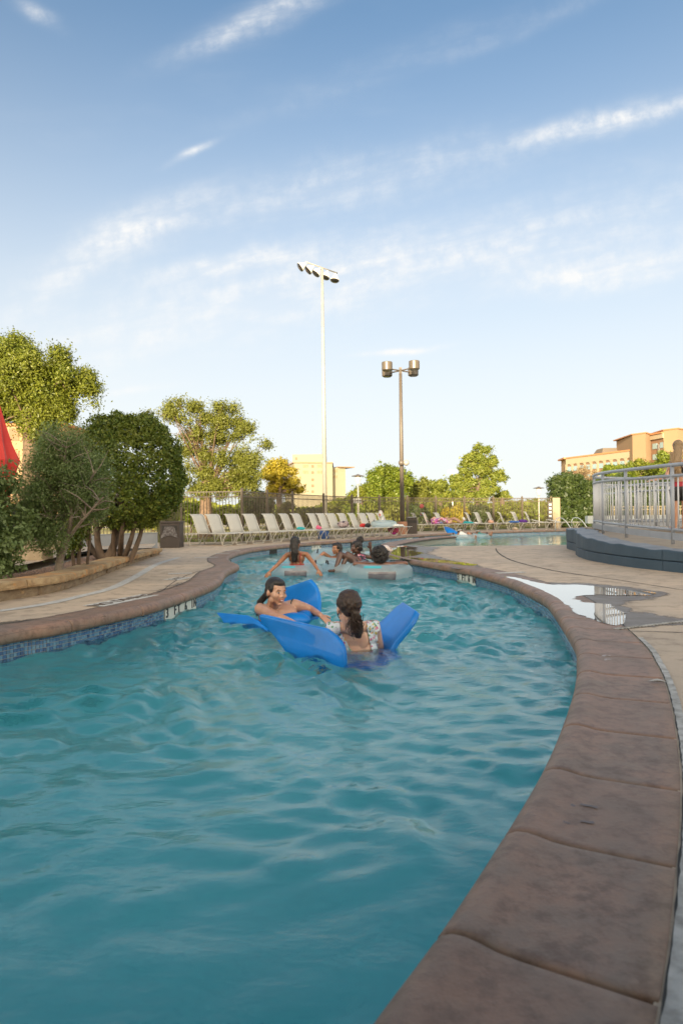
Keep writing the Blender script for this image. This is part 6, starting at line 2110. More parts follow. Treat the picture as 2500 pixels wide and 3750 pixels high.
def cloth_from(body_me, name, mat, pred, parent, off=.004):
    """garment: the body's own faces inside a region, lifted a few millimetres"""
    n = len(body_me.vertices)
    co = np.empty(n * 3, np.float32); body_me.vertices.foreach_get('co', co); co = co.reshape(-1, 3)
    no = np.empty(n * 3, np.float32); body_me.vertices.foreach_get('normal', no); no = no.reshape(-1, 3)
    keep = pred(co, no)
    idx = -np.ones(n, int)
    fs = []
    for p_ in body_me.polygons:
        vs = list(p_.vertices)
        if all(keep[v_] for v_ in vs): fs.append(vs)
    used_ = sorted({v_ for f in fs for v_ in f}); idx[used_] = range(len(used_))
    me = bpy.data.meshes.new(name)
    me.from_pydata([tuple(co[v_] + no[v_] * off) for v_ in used_], [], [tuple(idx[v_] for v_ in f) for f in fs])
    me.polygons.foreach_set('use_smooth', [True] * len(me.polygons))
    me.materials.append(mat)
    o = link(bpy.data.objects.new(name, me), parent)
    sd = o.modifiers.new('th', 'SOLIDIFY'); sd.thickness = .003; sd.offset = 1
    return o

def person(label, org, group=None):
    return thing('person', label, 'person', tuple(org), group=group)

def put(me, name, root):
    return link(bpy.data.objects.new(name, me), root)

# floral swimsuit materials
def floral(name, base, cols, scale=16, th=.28):
    m, t = new_mat(name)
    co = t.n('ShaderNodeTexCoord').outputs['Object']
    wn = t.n('ShaderNodeVectorMath', {0: co, 1: t.n('ShaderNodeVectorMath', {0: t.n('ShaderNodeTexNoise', {'Vector': co, 'Scale': 30.0}).outputs['Color'], 1: (.04, .04, .04)}, operation='MULTIPLY').outputs[0]}, operation='ADD').outputs[0]
    vo = t.n('ShaderNodeTexVoronoi', {'Vector': wn, 'Scale': float(scale)})
    sepc = t.n('ShaderNodeSeparateColor', {0: vo.outputs['Color']})
    pal = t.ramp(sepc.outputs[0], [(i / max(1, len(cols)), c) for i, c in enumerate(cols)], 'CONSTANT')
    on = t.m('MULTIPLY', t.m('LESS_THAN', vo.outputs['Distance'], th), t.m('GREATER_THAN', sepc.outputs[1], .25))
    col = t.mix(on, base, pal)
    p = t.n('ShaderNodeBsdfPrincipled', {'Base Color': col, 'Roughness': .5})
    finish(t, p.outputs[0])
    return m
fl_white = floral('white_floral_fabric', (.62, .68, .74), [(.55, .12, .25), (.16, .36, .22), (.62, .48, .14), (.12, .30, .24), (.60, .30, .42)], 42, .45)
fl_navy = floral('navy_floral_fabric', (.012, .014, .03), [(.62, .22, .26), (.55, .14, .20), (.25, .28, .30), (.65, .35, .36)], 20, .55)
m_redsuit = pmat('red_swimsuit', (.50, .05, .035), .5)
m_darkgreen = pmat('dark_green_strap', (.02, .04, .035), .5)
m_blacksuit = pmat('black_swimsuit', (.012, .012, .014), .5)

# ---- blue foam saddles
m_foam = pmat('blue_foam', (.001, .20, .66), .5, (.001, .17, .56), 4, bump=.06, bscale=120, spec=.35, coat=.25)
def foam(label, rows, org, cols=9, th=.05, name='pool_float'):
    """rows: list of (far point, near point, sag); lofted, thickened sheet with soft edges"""
    far_ = spline([Vector(r_[0]) for r_ in rows], .06)
    near_ = spline([Vector(r_[1]) for r_ in rows], .06)
    k = max(len(far_), len(near_), 24)
    def samp(l, f):
        x = f * (len(l) - 1); i = min(int(x), len(l) - 2); return l[i].lerp(l[i + 1], x - i)
    G = []
    for i in range(k):
        f = i / (k - 1)
        a, b_ = samp(far_, f), samp(near_, f)
        # rounded corners at both ends
        e = min(f, 1 - f) * (k - 1)
        ins = max(0, 1 - e / 2.2) ** 2 * .10
        row = []
        for j in range(cols):
            g = ins + (1 - 2 * ins) * j / (cols - 1)
            sag = rows[min(int(f * len(rows)), len(rows) - 1)][2] * math.sin(math.pi * g)
            row.append(a.lerp(b_, g) + Vector((0, 0, -sag)) - Vector(org))
        G.append(row)
    mb = MB(); mb.grid(G)
    o = mb.build(name, m_foam, None, smooth=True)
    o.location = org
    sd = o.modifiers.new('th', 'SOLIDIFY'); sd.thickness = th; sd.offset = 0
    bv = o.modifiers.new('bv', 'BEVEL'); bv.width = .012; bv.segments = 3; bv.limit_method = 'ANGLE'
    tag(o, label, 'pool float', 'blue foam floats')
    return o

rowsB = [(D(928, 2243, 5.50), D(1232, 2308, 5.05), 0), (D(985, 2300, 5.42), D(1262, 2372, 4.98), .01), (D(1062, 2392, 5.3), D(1266, 2436, 4.95), .02), (Vector((-.22, 5.45, -.40)), Vector((.03, 5.0, -.42)), .02), (Vector((.08, 5.7, -.52)), Vector((.28, 5.12, -.52)), .02),
         (Vector((.22, 5.9, -.40)), Vector((.42, 5.32, -.42)), .02), (D(1352, 2330, 5.95), D(1438, 2385, 5.38), .01), (D(1415, 2268, 6.0), D(1490, 2312, 5.44), 0), (D(1476, 2207, 6.05), D(1536, 2246, 5.5), 0)]
foam('bright blue foam saddle float holding the woman with the brown ponytail', rowsB, (0, 5.35, WZ))
rowsA = [(D(790, 2246, 7.2), D(925, 2256, 6.62), 0), (D(812, 2262, 7.05), D(950, 2274, 6.5), .0), (D(838, 2292, 6.9), D(985, 2308, 6.35), .01), (Vector((-.85, 7.0, -.34)), Vector((-.62, 6.4, -.36)), 0), (Vector((-.62, 7.15, -.36)), Vector((-.40, 6.5, -.26)), 0),
         (D(1010, 2262, 7.35), D(1085, 2252, 6.62), .0), (D(1040, 2262, 7.42), D(1160, 2262, 6.85), 0), (D(1036, 2215, 7.4), D(1170, 2190, 7.05), 0), (D(1028, 2158, 7.4), D(1148, 2118, 7.1), 0)]
foam('bright blue foam saddle float under the smiling woman on the left', rowsA, (-.6, 6.9, WZ))
# raised horn of her float in front of the chest
mb = Body()
a, b_ = D(1030, 2268, 6.55), D(1120, 2252, 6.75)
mb.ell(a.lerp(b_, .5) + Vector((0, 0, -.03)), (.17, .12, .075)); mb.ell(b_ + Vector((-.02, .1, -.03)), (.09, .14, .065)); mb.ell(a + Vector((-.05, 0, -.05)), (.1, .1, .06))
o = link(bpy.data.objects.new('foam_horn', mb.mesh('foam_horn', m_foam, .012, 6, org=Vector((-.6, 6.9, WZ)))))
o.parent = [q for q in C.objects if q.name.startswith('pool_float')][1]

# ---- A: smiling woman on the left
def woman_A():
    org = D(1005, 2290, 6.75); org.z = WZ
    root = person('smiling woman with wet dark ponytail and dark straps leaning on a blue float', org)
    B = Body(); k = 1.09
    hc = D(1012, 2168, 6.60); Rm = head_rot(40, -4, -4)
    nb = D(1000, 2236, 6.78)
    head(B, hc, Rm, k, nb, .055, 1.13)
    sr = D(954, 2230, 6.68); sl = D(1080, 2216, 6.85)
    ch = sr.lerp(sl, .5) + Vector((0, .02, -.10))
    B.ell(ch, (.20, .13, .16)); B.ell(ch + Vector((0, .04, -.18)), (.19, .14, .22))
    B.ell(sr + Vector((.035, .01, -.02)), (.075, .075, .065)); B.ell(sl + Vector((-.04, .0, -.02)), (.075, .075, .065))
    B.cap(nb, sr + Vector((.03, 0, 0)), .055, .055); B.cap(nb, sl + Vector((-.04, 0, 0)), .055, .055)
    B.ell(ch + Vector((-.07, -.09, -.07)), (.085, .07, .08)); B.ell(ch + Vector((.10, -.07, -.06)), (.085, .07, .08))
    # right arm (viewer's left)
    er = D(1026, 2266, 6.30); wr = D(1082, 2286, 6.22)
    B.limb([sr, S(sr, er, .5), er], [.062, .056, .046]); B.limb([er, S(er, wr, .4), wr], [.046, .042, .028])
    hand(B, wr, Vector((.95, .0, -.10)), Vector((0, -.2, 1)), 1.0, .25)
    # left arm
    el = D(1145, 2238, 6.95); wl_ = D(1168, 2255, 6.85)
    el = D(1138, 2232, 6.95); wl_ = D(1172, 2252, 6.72)
    B.limb([sl, S(sl, el, .5), el], [.062, .054, .042]); B.limb([el, S(el, wl_, .5), wl_], [.042, .036, .027])
    hand(B, wl_, Vector((.7, -.45, -.5)), Vector((0, -.4, 1)), 1.0, .4)
    # lower body under water
    hip = ch + Vector((.0, .25, -.55)); B.cap(ch + Vector((0, .06, -.25)), hip, .16, .17)
    for s_ in (-1, 1): B.limb([hip + Vector((s_ * .1, 0, 0)), hip + Vector((s_ * .13, .45, -.12)), hip + Vector((s_ * .13, .6, -.38))], [.095, .06, .04])
    me = B.mesh('body', sk_tan, .0072, 4, org=org)
    put(me, 'body', root)
    face_parts(root, hc, Rm, k, org, smile=True)
    H, P = hair_shell(Rm, hc, k)
    H.ell(P(0, -.11, -.02), (.04, .04, .05)); H.cap(P(0, -.13, -.03), D(952, 2205, 6.75), .035, .032); H.cap(D(952, 2205, 6.75), D(944, 2238, 6.74), .034, .018)
    put(H.mesh('hair', h_black, .009, 3, .004, 55, org), 'hair', root)
    st = []
    rg = np.random.default_rng(1)
    for q in range(36):
        a = P(rg.normal(0, .02), -.12, -.03 + rg.normal(0, .015)); b_ = D(952 + rg.normal(0, 5), 2205, 6.74 + rg.normal(0, .02)); c_ = D(942 + rg.normal(0, 6), 2240 + rg.uniform(0, 22), 6.72 + rg.normal(0, .025))
        st.append(spline([a, b_, c_], .04))
    strands(root, 'ponytail_strands', st, h_black, .005, .0015, 4, org)
    # straps
    for a, c_, d_ in ((sr, Vector((.05, -.085, -.10)), Vector((.05, .09, -.06))), (sl, Vector((-.035, -.10, -.09)), Vector((-.06, .09, -.06)))):
        pts = [a + d_, a + Vector((.02 if a is sr else -.02, .02, .052)), a + Vector((.035 if a is sr else -.035, -.045, .03)), a + c_]
        mb = MB(); mb.tube(spline([p - org for p in pts], .02), .0075, 6); mb.build('swimsuit_strap', m_darkgreen, root, smooth=True)
    zc = (ch.z - .09) - org.z
    cloth_from(me, 'swimsuit', m_darkgreen, lambda co, no: (co[:, 2] < zc) & (co[:, 2] > zc - .5) & (np.abs(co[:, 0] - (ch.x - org.x)) < .22) & (co[:, 1] > ch.y - org.y - .16) & (co[:, 1] < ch.y - org.y + .4), root)
woman_A()

# ---- B: woman seen from behind, curly ponytail, white floral suit
def woman_B():
    org = D(1290, 2380, 5.35); org.z = WZ
    root = person('woman seen from behind with curly brown ponytail and white floral swimsuit', org)
    B = Body(); k = 1.12
    hc = D(1276, 2226, 5.30); Rm = head_rot(188, 3, 2)
    nb = D(1290, 2295, 5.33)
    head(B, hc, Rm, k, nb, .054)
    sl = D(1214, 2300, 5.36); sr = D(1370, 2296, 5.42)
    up = sl.lerp(sr, .5)
    def bk(px, py, Y): return D(px, py, Y)
    B.ell(up + Vector((.0, .02, -.075)), (.182, .088, .12)); B.ell(up + Vector((.012, .03, -.22)), (.182, .10, .18)); B.ell(up + Vector((.015, .06, -.42)), (.19, .12, .17))
    B.ell(sl + Vector((.01, .0, -.02)), (.06, .058, .055)); B.ell(sr + Vector((-.01, 0, -.02)), (.06, .058, .055))
    B.cap(nb, sl, .045, .05); B.cap(nb, sr, .045, .05)
    # shoulder blades and spine furrow
    B.ell(up + Vector((-.07, -.045, -.09)), (.05, .022, .07)); B.ell(up + Vector((.07, -.045, -.09)), (.05, .022, .07))
    el = sl + Vector((-.07, .16, -.22)); wl_ = el + Vector((-.02, .25, -.02))
    er = sr + Vector((.055, .15, -.24)); wr = er + Vector((.02, .25, -.02))
    B.limb([sl, S(sl, el, .5), el, wl_], [.05, .044, .037, .026]); B.limb([sr, S(sr, er, .5), er, wr], [.05, .044, .037, .026])
    hand(B, wl_, Vector((.1, 1, -.1)), Vector((0, 0, 1)), 1.0); hand(B, wr, Vector((-.1, 1, -.1)), Vector((0, 0, 1)), 1.0, side=-1)
    hip = up + Vector((.02, .10, -.5))
    for s_ in (-1, 1): B.limb([hip + Vector((s_ * .10, 0, 0)), hip + Vector((s_ * .17, .38, -.02)), hip + Vector((s_ * .16, .42, -.40)), hip + Vector((s_ * .16, .52, -.42))], [.095, .065, .045, .035])
    me = B.mesh('body', sk_fair, .0068, 4, org=org)
    put(me, 'body', root)
    face_parts(root, hc, Rm, k, org)
    cx0, cy0 = up.x - org.x, up.y - org.y
    zt = up.z - org.z
    def suit(co, no):
        x, y, z = co[:, 0] - cx0, co[:, 1] - cy0, co[:, 2] - zt
        torso = (np.abs(x) < .205) & (z < .045) & (z > -.62)
        hgt = np.clip((-z) / .23, 0, 1)
        lft = -.098 + .120 * hgt ** 1.1; rgt = .10 + .045 * hgt
        opening = (y < .045) & (x > lft) & (x < rgt) & (z > -.215)
        arms = ((np.abs(x) > .188 - .0 * z) & (z > -.13) & (z < -.03)) | (np.abs(x) > .215)
        neck = (np.abs(x) < .085) & (z > -.02)
        front_neck = (y > .03) & (z > -.06) & (np.abs(x) < .09)
        legs = (z < -.55)
        return torso & ~opening & ~arms & ~neck & ~front_neck & ~legs
    cloth_from(me, 'swimsuit', fl_white, suit, root, .006)
    # soft ruffle over the shoulders
    for s_, sh in ((-1, sl), (1, sr)):
        mb = Body()
        mb.ell(sh + Vector((s_ * -.022, -.005, .004)), (.028, .055, .028)); mb.cap(sh + Vector((s_ * -.01, -.03, -.01)), sh + Vector((s_ * .008, -.03, -.095)), .027, .02); mb.cap(sh + Vector((s_ * -.02, -.03, 0)), sh + Vector((s_ * -.03, -.044, -.06)), .019, .012)
        put(mb.mesh('sleeve_ruffle', fl_white, .006, 3, .006, 38, org), 'sleeve_ruffle', root)
    H, P = hair_shell(Rm, hc, k, .06)
    kn = D(1302, 2252, 5.20)
    H.ell(P(0, -.06, .04), (.083 * k, .075 * k, .08 * k), Rm); H.ell(kn, (.036, .04, .032)); H.cap(P(0, -.08, .0), kn, .06, .03)
    c1 = D(1306, 2285, 5.21); c2 = D(1312, 2325, 5.25)
    H.cap(kn, c1, .035, .048); H.cap(c1, c2, .047, .03)
    put(H.mesh('hair', h_brown, .008, 2, .008, 42, org), 'hair', root)
    rg = np.random.default_rng(2); st = []
    for q in range(90):      # curls of the ponytail
        a = kn + Vector((rg.normal(0, .018), -.02 + rg.normal(0, .01), rg.normal(0, .01)))
        L = rg.uniform(.07, .165); ph = rg.uniform(0, 6.28); rr = rg.uniform(.006, .014); sx = rg.normal(0, .028); sy = rg.normal(-.012, .02)
        st.append([a + Vector((sx * f * 1.2 + rr * math.cos(ph + f * 13) * min(1, f * 3), sy * f + rr * math.sin(ph + f * 13) * min(1, f * 3) - .012, -L * f)) for f in [i / 13 for i in range(14)]])
    for q in range(130):     # combed strands converging on the knot
        th = rg.uniform(-1.5, 1.5); zz = rg.uniform(-.03, .12)
        a = P(.082 * math.sin(th) * math.sqrt(max(.05, 1 - (zz - .045) ** 2 / .0085)), -.034 - .088 * math.cos(th) * .75 * math.sqrt(max(.05, 1 - (zz - .045) ** 2 / .0085)), zz)
        m_ = a.lerp(kn, .5); m_ = m_ + (m_ - Vector(hc)).normalized() * .012
        st.append(spline([a, m_, kn + Vector((rg.normal(0, .015), -.01, rg.normal(0, .012)))], .03))
    for s_ in (-1, 1):
        for q in range(4):   # loose wisps by the ears
            a = P(s_ * -.075, .0, -.02); st.append([a + Vector((s_ * .012 * f + .008 * math.sin(f * 7 + q), 0, -.10 * f * (.6 + q * .12))) for f in [i / 7 for i in range(8)]])
    strands(root, 'hair_strands', st, h_brown, .0036, .0014, 4, org)
woman_B()

# ---- clear tubes
m_clear, t = new_mat('clear_vinyl')
co = t.n('ShaderNodeTexCoord').outputs['Object']
p = t.n('ShaderNodeBsdfPrincipled', {'Base Color': (.70, .80, .84), 'Roughness': .08, 'Coat Weight': .8, 'Alpha': .36, 'Subsurface Weight': 0.0,
      'Normal': t.n('ShaderNodeBump', {'Height': t.noise(co, 14, 4), 'Strength': .35, 'Distance': .02}).outputs[0]})
tr = t.n('ShaderNodeBsdfTranslucent', {'Color': (.6, .78, .82)})
mx = t.n('ShaderNodeMixShader', {0: .3, 1: p.outputs[0], 2: tr.outputs[0]})
finish(t, mx.outputs[0])
m_vinyl_dk = pmat('grey_vinyl_panel', (.20, .19, .21), .25, (.12, .11, .13), 6, coat=.4)
m_teal_print = pmat('teal_print', (.08, .45, .52), .4)
def tube_float(label, c, Rj, rm, tilt=(0, 0), rz=0.0, panel=True):
    root = thing('swim_ring', label, 'swim ring', tuple(c), rz, group='clear swim rings')
    root.rotation_euler = (R(tilt[0]), R(tilt[1]), rz)
    mb = MB(); NN, M_ = 72, 20; rows = []
    for i in range(NN + 1):
        a = 2 * math.pi * i / NN
        row = []
        for j in range(M_ + 1):
            b_ = 2 * math.pi * j / M_
            cr = .035 * math.exp(-((math.sin(b_)) ** 2) / .02) * (1 if math.cos(b_) > 0 else .6) * (abs(math.sin(a * 14)) ** 3)
            rr = rm * (1 - cr * 2.2)
            row.append(((Rj + rr * math.cos(b_)) * math.cos(a), (Rj + rr * math.cos(b_)) * math.sin(a), rr * math.sin(b_) * .95))
        rows.append(row)
    mb.grid(rows); mb.build('ring', m_clear, root, smooth=True)
    if panel:   # dark backrest panel facing the viewer, inside the ring wall
        mb = MB(); rows = []
        for i in range(15):
            a = -math.pi / 2 + (-.42 + .84 * i / 14)
            rows.append([((Rj + rm * 1.012 * math.cos(b_)) * math.cos(a), (Rj + rm * 1.012 * math.cos(b_)) * math.sin(a), rm * 1.012 * math.sin(b_) * .95) for b_ in [(-1.0 + 1.35 * j / 8) for j in range(9)]])
        mb.grid(rows); mb.build('back_panel', m_vinyl_dk, root, smooth=True)
        mb = MB(); rows = []
        for i in range(11):
            a = -math.pi / 2 + (-.62 + .6 * i / 10)
            rows.append([((Rj + rm * 1.015 * math.cos(b_)) * math.cos(a), (Rj + rm * 1.015 * math.cos(b_)) * math.sin(a), rm * 1.015 * math.sin(b_) * .95) for b_ in [(.75 + .35 * j / 3) for j in range(4)]])
        mb.grid(rows); mb.build('teal_print', m_teal_print, root, smooth=True)
    mb = MB(); rows = []
    for a in (math.pi * 1.02, -.02):
        x0, y0 = Rj * math.cos(a), Rj * math.sin(a)
        hn = MB(); hn.tube(spline([Vector((x0, y0 - .06, rm * .9)), Vector((x0, y0 - .05, rm * .9 + .06)), Vector((x0, y0 + .05, rm * .9 + .06)), Vector((x0, y0 + .06, rm * .9))], .03), .013, 8); hn.build('handle', m_iron, root, smooth=True)
    return root

cF = D(1392, 2120, 11.75); cF.z = WZ + .07
tube_float('clear swim ring in front, under the arms of the person with the black afro', cF, .40, .165)
cC = D(1088, 2090, 12.55); cC.z = WZ + .04
tube_float('clear swim ring around the woman with long wet hair', cC, .34, .145)
cE = D(1262, 2085, 13.0); cE.z = WZ + .05
tube_float('clear swim ring under the girl with the high bun', cE, .34, .145, (4, -6), .3, False)
cD = D(1215, 2060, 14.6); cD.z = WZ + .12
tube_float('tilted clear swim ring in front of the curly haired woman', cD, .32, .15, (16, 6), 0, False)

# ---- F: afro, arms spread on the ring
def person_F():
    org = D(1390, 2110, 11.9); org.z = WZ
    root = person('person with round black hair seen from behind, arms spread over the front swim ring', org)
    B = Body(); k = 1.05
    hc = D(1390, 2032, 11.75); Rm = head_rot(178, -8)
    nb = D(1392, 2068, 11.75)
    head(B, hc, Rm, k, nb, .056)
    sl = D(1352, 2072, 11.75); sr = D(1432, 2070, 11.75)
    B.ell(sl.lerp(sr, .5) + Vector((0, .02, -.08)), (.19, .10, .13)); B.cap(nb, sl, .055, .06); B.cap(nb, sr, .055, .06)
    B.ell(sl.lerp(sr, .5) + Vector((0, .12, -.3)), (.17, .12, .2))
    el = D(1300, 2066, 11.62); er = D(1484, 2064, 11.62)
    wl_ = el + Vector((.04, .22, .0)); wr = er + Vector((-.04, .22, .0))
    B.limb([sl, S(sl, el, .5), el, wl_], [.064, .06, .046, .03]); B.limb([sr, S(sr, er, .5), er, wr], [.064, .06, .046, .03])
    hand(B, wl_, Vector((.2, 1, -.2)), Vector((0, 0, 1))); hand(B, wr, Vector((-.2, 1, -.2)), Vector((0, 0, 1)), side=-1)
    hip = sl.lerp(sr, .5) + Vector((0, .35, -.38)); B.cap(sl.lerp(sr, .5) + Vector((0, .12, -.25)), hip, .14, .15)
    for s_ in (-1, 1): B.limb([hip + Vector((s_ * .09, 0, 0)), hip + Vector((s_ * .14, .42, .05)), hip + Vector((s_ * .14, .6, -.25))], [.09, .06, .04])
    put(B.mesh('body', sk_brown, .010, 3, org=org), 'body', root)
    face_parts(root, hc, Rm, k, org)
    H = Body(); H.ell(hc + Vector((0, .01, .02)), (.148, .135, .15)); H.ell(hc + Vector((0, -.02, -.06)), (.125, .10, .10))
    put(H.mesh('hair', h_black, .010, 2, .016, 30, org), 'hair', root)
    rg = np.random.default_rng(5); st = []
    for q in range(240):
        d_ = Vector(rg.normal(0, 1, 3)).normalized()
        if d_.z < -.85 or d_.y > .6: continue
        a = hc + Vector((d_.x * .135, d_.y * .125, .0 + d_.z * .145)); st.append([a, a + d_ * .015, a + d_ * .028 + Vector(rg.normal(0, .008, 3))])
    strands(root, 'hair_tufts', st, h_black, .007, .003, 4, org)
person_F()

# ---- C: long wet hair, red suit
def woman_C():
    org = D(1085, 2095, 12.5); org.z = WZ
    root = person('woman with long wet dark hair and red swimsuit straps seen from behind in a ring', org)
    B = Body(); k = 1.0
    hc = D(1082, 1990, 12.38); Rm = head_rot(160, 2)
    nb = D(1084, 2024, 12.42)
    head(B, hc, Rm, k, nb, .05)
    sl = D(1051, 2032, 12.42); sr = D(1122, 2030, 12.42); up = sl.lerp(sr, .5)
    B.ell(up + Vector((0, .02, -.07)), (.15, .08, .11)); B.ell(up + Vector((0, .03, -.22)), (.135, .085, .17)); B.ell(up + Vector((0, .08, -.4)), (.16, .11, .15))
    B.cap(nb, sl, .042, .045); B.cap(nb, sr, .042, .045)
    el = D(1018, 2066, 12.2); wl_ = D(990, 2092, 12.05); er = D(1148, 2062, 12.2); wr = D(1163, 2086, 12.05)
    B.limb([sl, S(sl, el, .5), el, S(el, wl_, .5), wl_], [.046, .042, .034, .032, .024]); B.limb([sr, S(sr, er, .5), er, S(er, wr, .5), wr], [.046, .042, .034, .032, .024])
    hand(B, wl_, Vector((-.6, -.2, -.7)), Vector((-.3, -1, .4))); hand(B, wr, Vector((.5, -.2, -.8)), Vector((.3, -1, .4)), side=-1)
    hip = up + Vector((0, .2, -.42))
    for s_ in (-1, 1): B.limb([hip + Vector((s_ * .08, 0, 0)), hip + Vector((s_ * .12, .42, .12)), hip + Vector((s_ * .12, .62, -.1))], [.085, .055, .035])
    me = B.mesh('body', sk_bronze, .009, 3, org=org); put(me, 'body', root)
    face_parts(root, hc, Rm, k, org, glasses=True)
    for s_ in (-1, 1):
        mb = MB(); mb.tube(spline([p - org for p in (up + Vector((s_ * .10, .06, .02)), up + Vector((s_ * .085, -.04, .03)), up + Vector((s_ * .06, -.085, -.08)), up + Vector((s_ * .085, -.075, -.2)))], .03), .009, 6); mb.build('swimsuit_strap', m_redsuit, root, smooth=True)
    zz = up.z - org.z
    cloth_from(me, 'swimsuit', m_redsuit, lambda co, no: (co[:, 2] < zz - .17) & (co[:, 2] > zz - .5) & (np.abs(co[:, 0] - (up.x - org.x)) < .17) & (co[:, 1] - (up.y - org.y) > -.15), root)
    H, P = hair_shell(Rm, hc, k)
    H.limb([P(0, -.06, .0), D(1079, 2022, 12.29), D(1077, 2050, 12.30)], [.078, .066, .05])
    put(H.mesh('hair', h_black, .009, 2, .006, 45, org), 'hair', root)
    rg = np.random.default_rng(6); st = []
    for q in range(60):
        px = 1079 + rg.normal(0, 7); a = D(px, 1995, 12.28); b_ = D(px + rg.normal(0, 2), 2030, 12.26); c_ = D(px + rg.normal(0, 3), rg.uniform(2050, 2064), 12.30)
        st.append([a, a.lerp(b_, .5), b_, b_.lerp(c_, .5), c_])
    strands(root, 'hair_strands', st, h_black, .007, .003, 4, org)
woman_C()

# ---- D: curly hair, face to the left
def woman_D():
    org = D(1238, 2070, 14.6); org.z = WZ
    root = person('woman with chin length curly black hair facing left in the tilted ring', org)
    B = Body(); k = 1.05
    hc = D(1231, 2010, 14.5); Rm = head_rot(-48, 0)
    nb = D(1240, 2040, 14.62); head(B, hc, Rm, k, nb, .052)
    sl = D(1212, 2045, 14.6); sr = D(1268, 2048, 14.75)
    B.ell(sl.lerp(sr, .5) + Vector((0, .04, -.09)), (.16, .10, .14)); B.ell(sl.lerp(sr, .5) + Vector((0, .08, -.3)), (.15, .11, .2)); B.cap(nb, sl, .045, .05); B.cap(nb, sr, .045, .05)
    el = D(1185, 2026, 14.45); wl_ = D(1160, 2046, 14.35)
    B.limb([sl, el, wl_], [.048, .04, .026]); hand(B, wl_, Vector((-.7, -.1, -.6)), Vector((0, -.5, 1)))
    er = sr + Vector((.1, -.15, -.2)); B.limb([sr, er, er + Vector((-.1, -.2, 0))], [.048, .036, .026]); hand(B, er + Vector((-.1, -.2, 0)), Vector((-.5, -.8, 0)), Vector((0, 0, 1)))
    put(B.mesh('body', sk_bronze, .010, 3, org=org), 'body', root)
    face_parts(root, hc, Rm, k, org)
    H, P = hair_shell(Rm, hc, k)
    H.limb([P(.0, -.06, .04), P(.02, -.09, -.04), P(.02, -.085, -.12)], [.09, .075, .05]); H.limb([P(-.07, -.03, .03), P(-.085, -.03, -.09)], [.04, .03]); H.limb([P(.07, -.02, .03), P(.08, -.03, -.09)], [.04, .03])
    put(H.mesh('hair', h_black, .011, 2, .018, 26, org), 'hair', root)
woman_D()

# ---- E: girl with the bun, floral suit, knees up, hand raised
def girl_E():
    org = D(1290, 2085, 13.1); org.z = WZ
    root = person('girl with a high black bun and navy floral suit, knees bent, one hand raised', org)
    B = Body(); k = 1.02
    hc = D(1303, 2005, 13.05); Rm = head_rot(-72, 0)
    nb = D(1312, 2030, 13.12); head(B, hc, Rm, k, nb, .046)
    sl = D(1296, 2040, 12.98); sr = D(1332, 2036, 13.25); up = sl.lerp(sr, .5)
    B.ell(up + Vector((.0, 0, -.06)), (.13, .12, .10)); hipc = D(1332, 2072, 13.05)
    B.cap(up + Vector((0, 0, -.08)), hipc, .105, .13); B.cap(nb, sl, .04, .045); B.cap(nb, sr, .04, .045)
    k1 = D(1247, 2030, 12.75); k2 = D(1273, 2029, 12.85); f1 = D(1226, 2090, 12.6); f2 = D(1246, 2088, 12.7)
    B.limb([hipc + Vector((-.04, -.08, 0)), S(hipc, k2, .5), k2], [.085, .072, .052]); B.limb([k2, S(k2, f2, .35), f2], [.052, .05, .030])
    B.limb([hipc + Vector((-.04, -.12, -.03)), S(hipc, k1, .55), k1], [.08, .07, .052]); B.limb([k1, S(k1, f1, .35), f1], [.052, .05, .030])
    ft = D(1206, 2091, 12.5)
    B.cap(f1, ft, .032, .028); 
    for q in range(5): B.cap(ft + Vector((-.0, (q - 2) * .011, .006)), ft + Vector((-.028, (q - 2) * .014, .012)), .0095, .009, 8)
    B.cap(f2, f2 + Vector((-.15, -.05, -.05)), .03, .024)
    # arms: near arm hangs, far arm raised
    er = D(1362, 2044, 13.3); wr = D(1356, 2012, 13.25)
    B.limb([sr, S(sr, er, .5), er], [.045, .04, .034]); B.limb([er, wr], [.034, .024]); hand(B, wr, Vector((-.12, -.05, 1)), Vector((-.5, -1, 0)), 1.0, .45)
    el = D(1325, 2062, 12.85); wl_ = el + Vector((.12, -.1, .02)); B.limb([sl, el, wl_], [.044, .035, .024]); hand(B, wl_, Vector((.8, -.4, 0)), Vector((0, 0, 1)))
    me = B.mesh('body', sk_deep, .0095, 3, org=org); put(me, 'body', root)
    face_parts(root, hc, Rm, k, org)
    up_, hp_ = up - org, hipc - org
    ax = (hp_ - up_).normalized()
    def suit(co, no):
        r_ = co - np.array(up_); tt = r_ @ np.array(ax); dd = np.linalg.norm(r_ - tt[:, None] * np.array(ax), axis=1)
        return (tt > -.03) & (tt < .36) & (dd < .15 + .05 * np.clip(tt / .3, 0, 1))
    cloth_from(me, 'swimsuit', fl_navy, suit, root, .005)
    H, P = hair_shell(Rm, hc, k)
    bn_ = D(1318, 1977, 13.1); H.ell(bn_, (.070, .065, .062)); H.cap(P(0, -.04, .11), bn_, .045, .04)
    put(H.mesh('hair', h_black, .0095, 2, .012, 32, org), 'hair', root)
    rg = np.random.default_rng(9); st = []
    for q in range(26):
        a = P(rg.normal(0, .02), -.09, .02); st.append([a, a + Vector((rg.normal(.01, .01), rg.normal(0, .01), -.05)), a + Vector((rg.normal(.0, .02), rg.normal(0, .02), -.10))])
    for q in range(60):
        d_ = Vector(rg.normal(0, 1, 3)).normalized(); a = bn_ + d_ * .058; st.append([a, a + d_.cross(Vector((0, 1, .3))) * .03 + d_ * .006, a + d_.cross(Vector((0, 1, .3))) * .05 - d_ * .01])
    strands(root, 'loose_curls', st, h_black, .006, .003, 4, org)
girl_E()

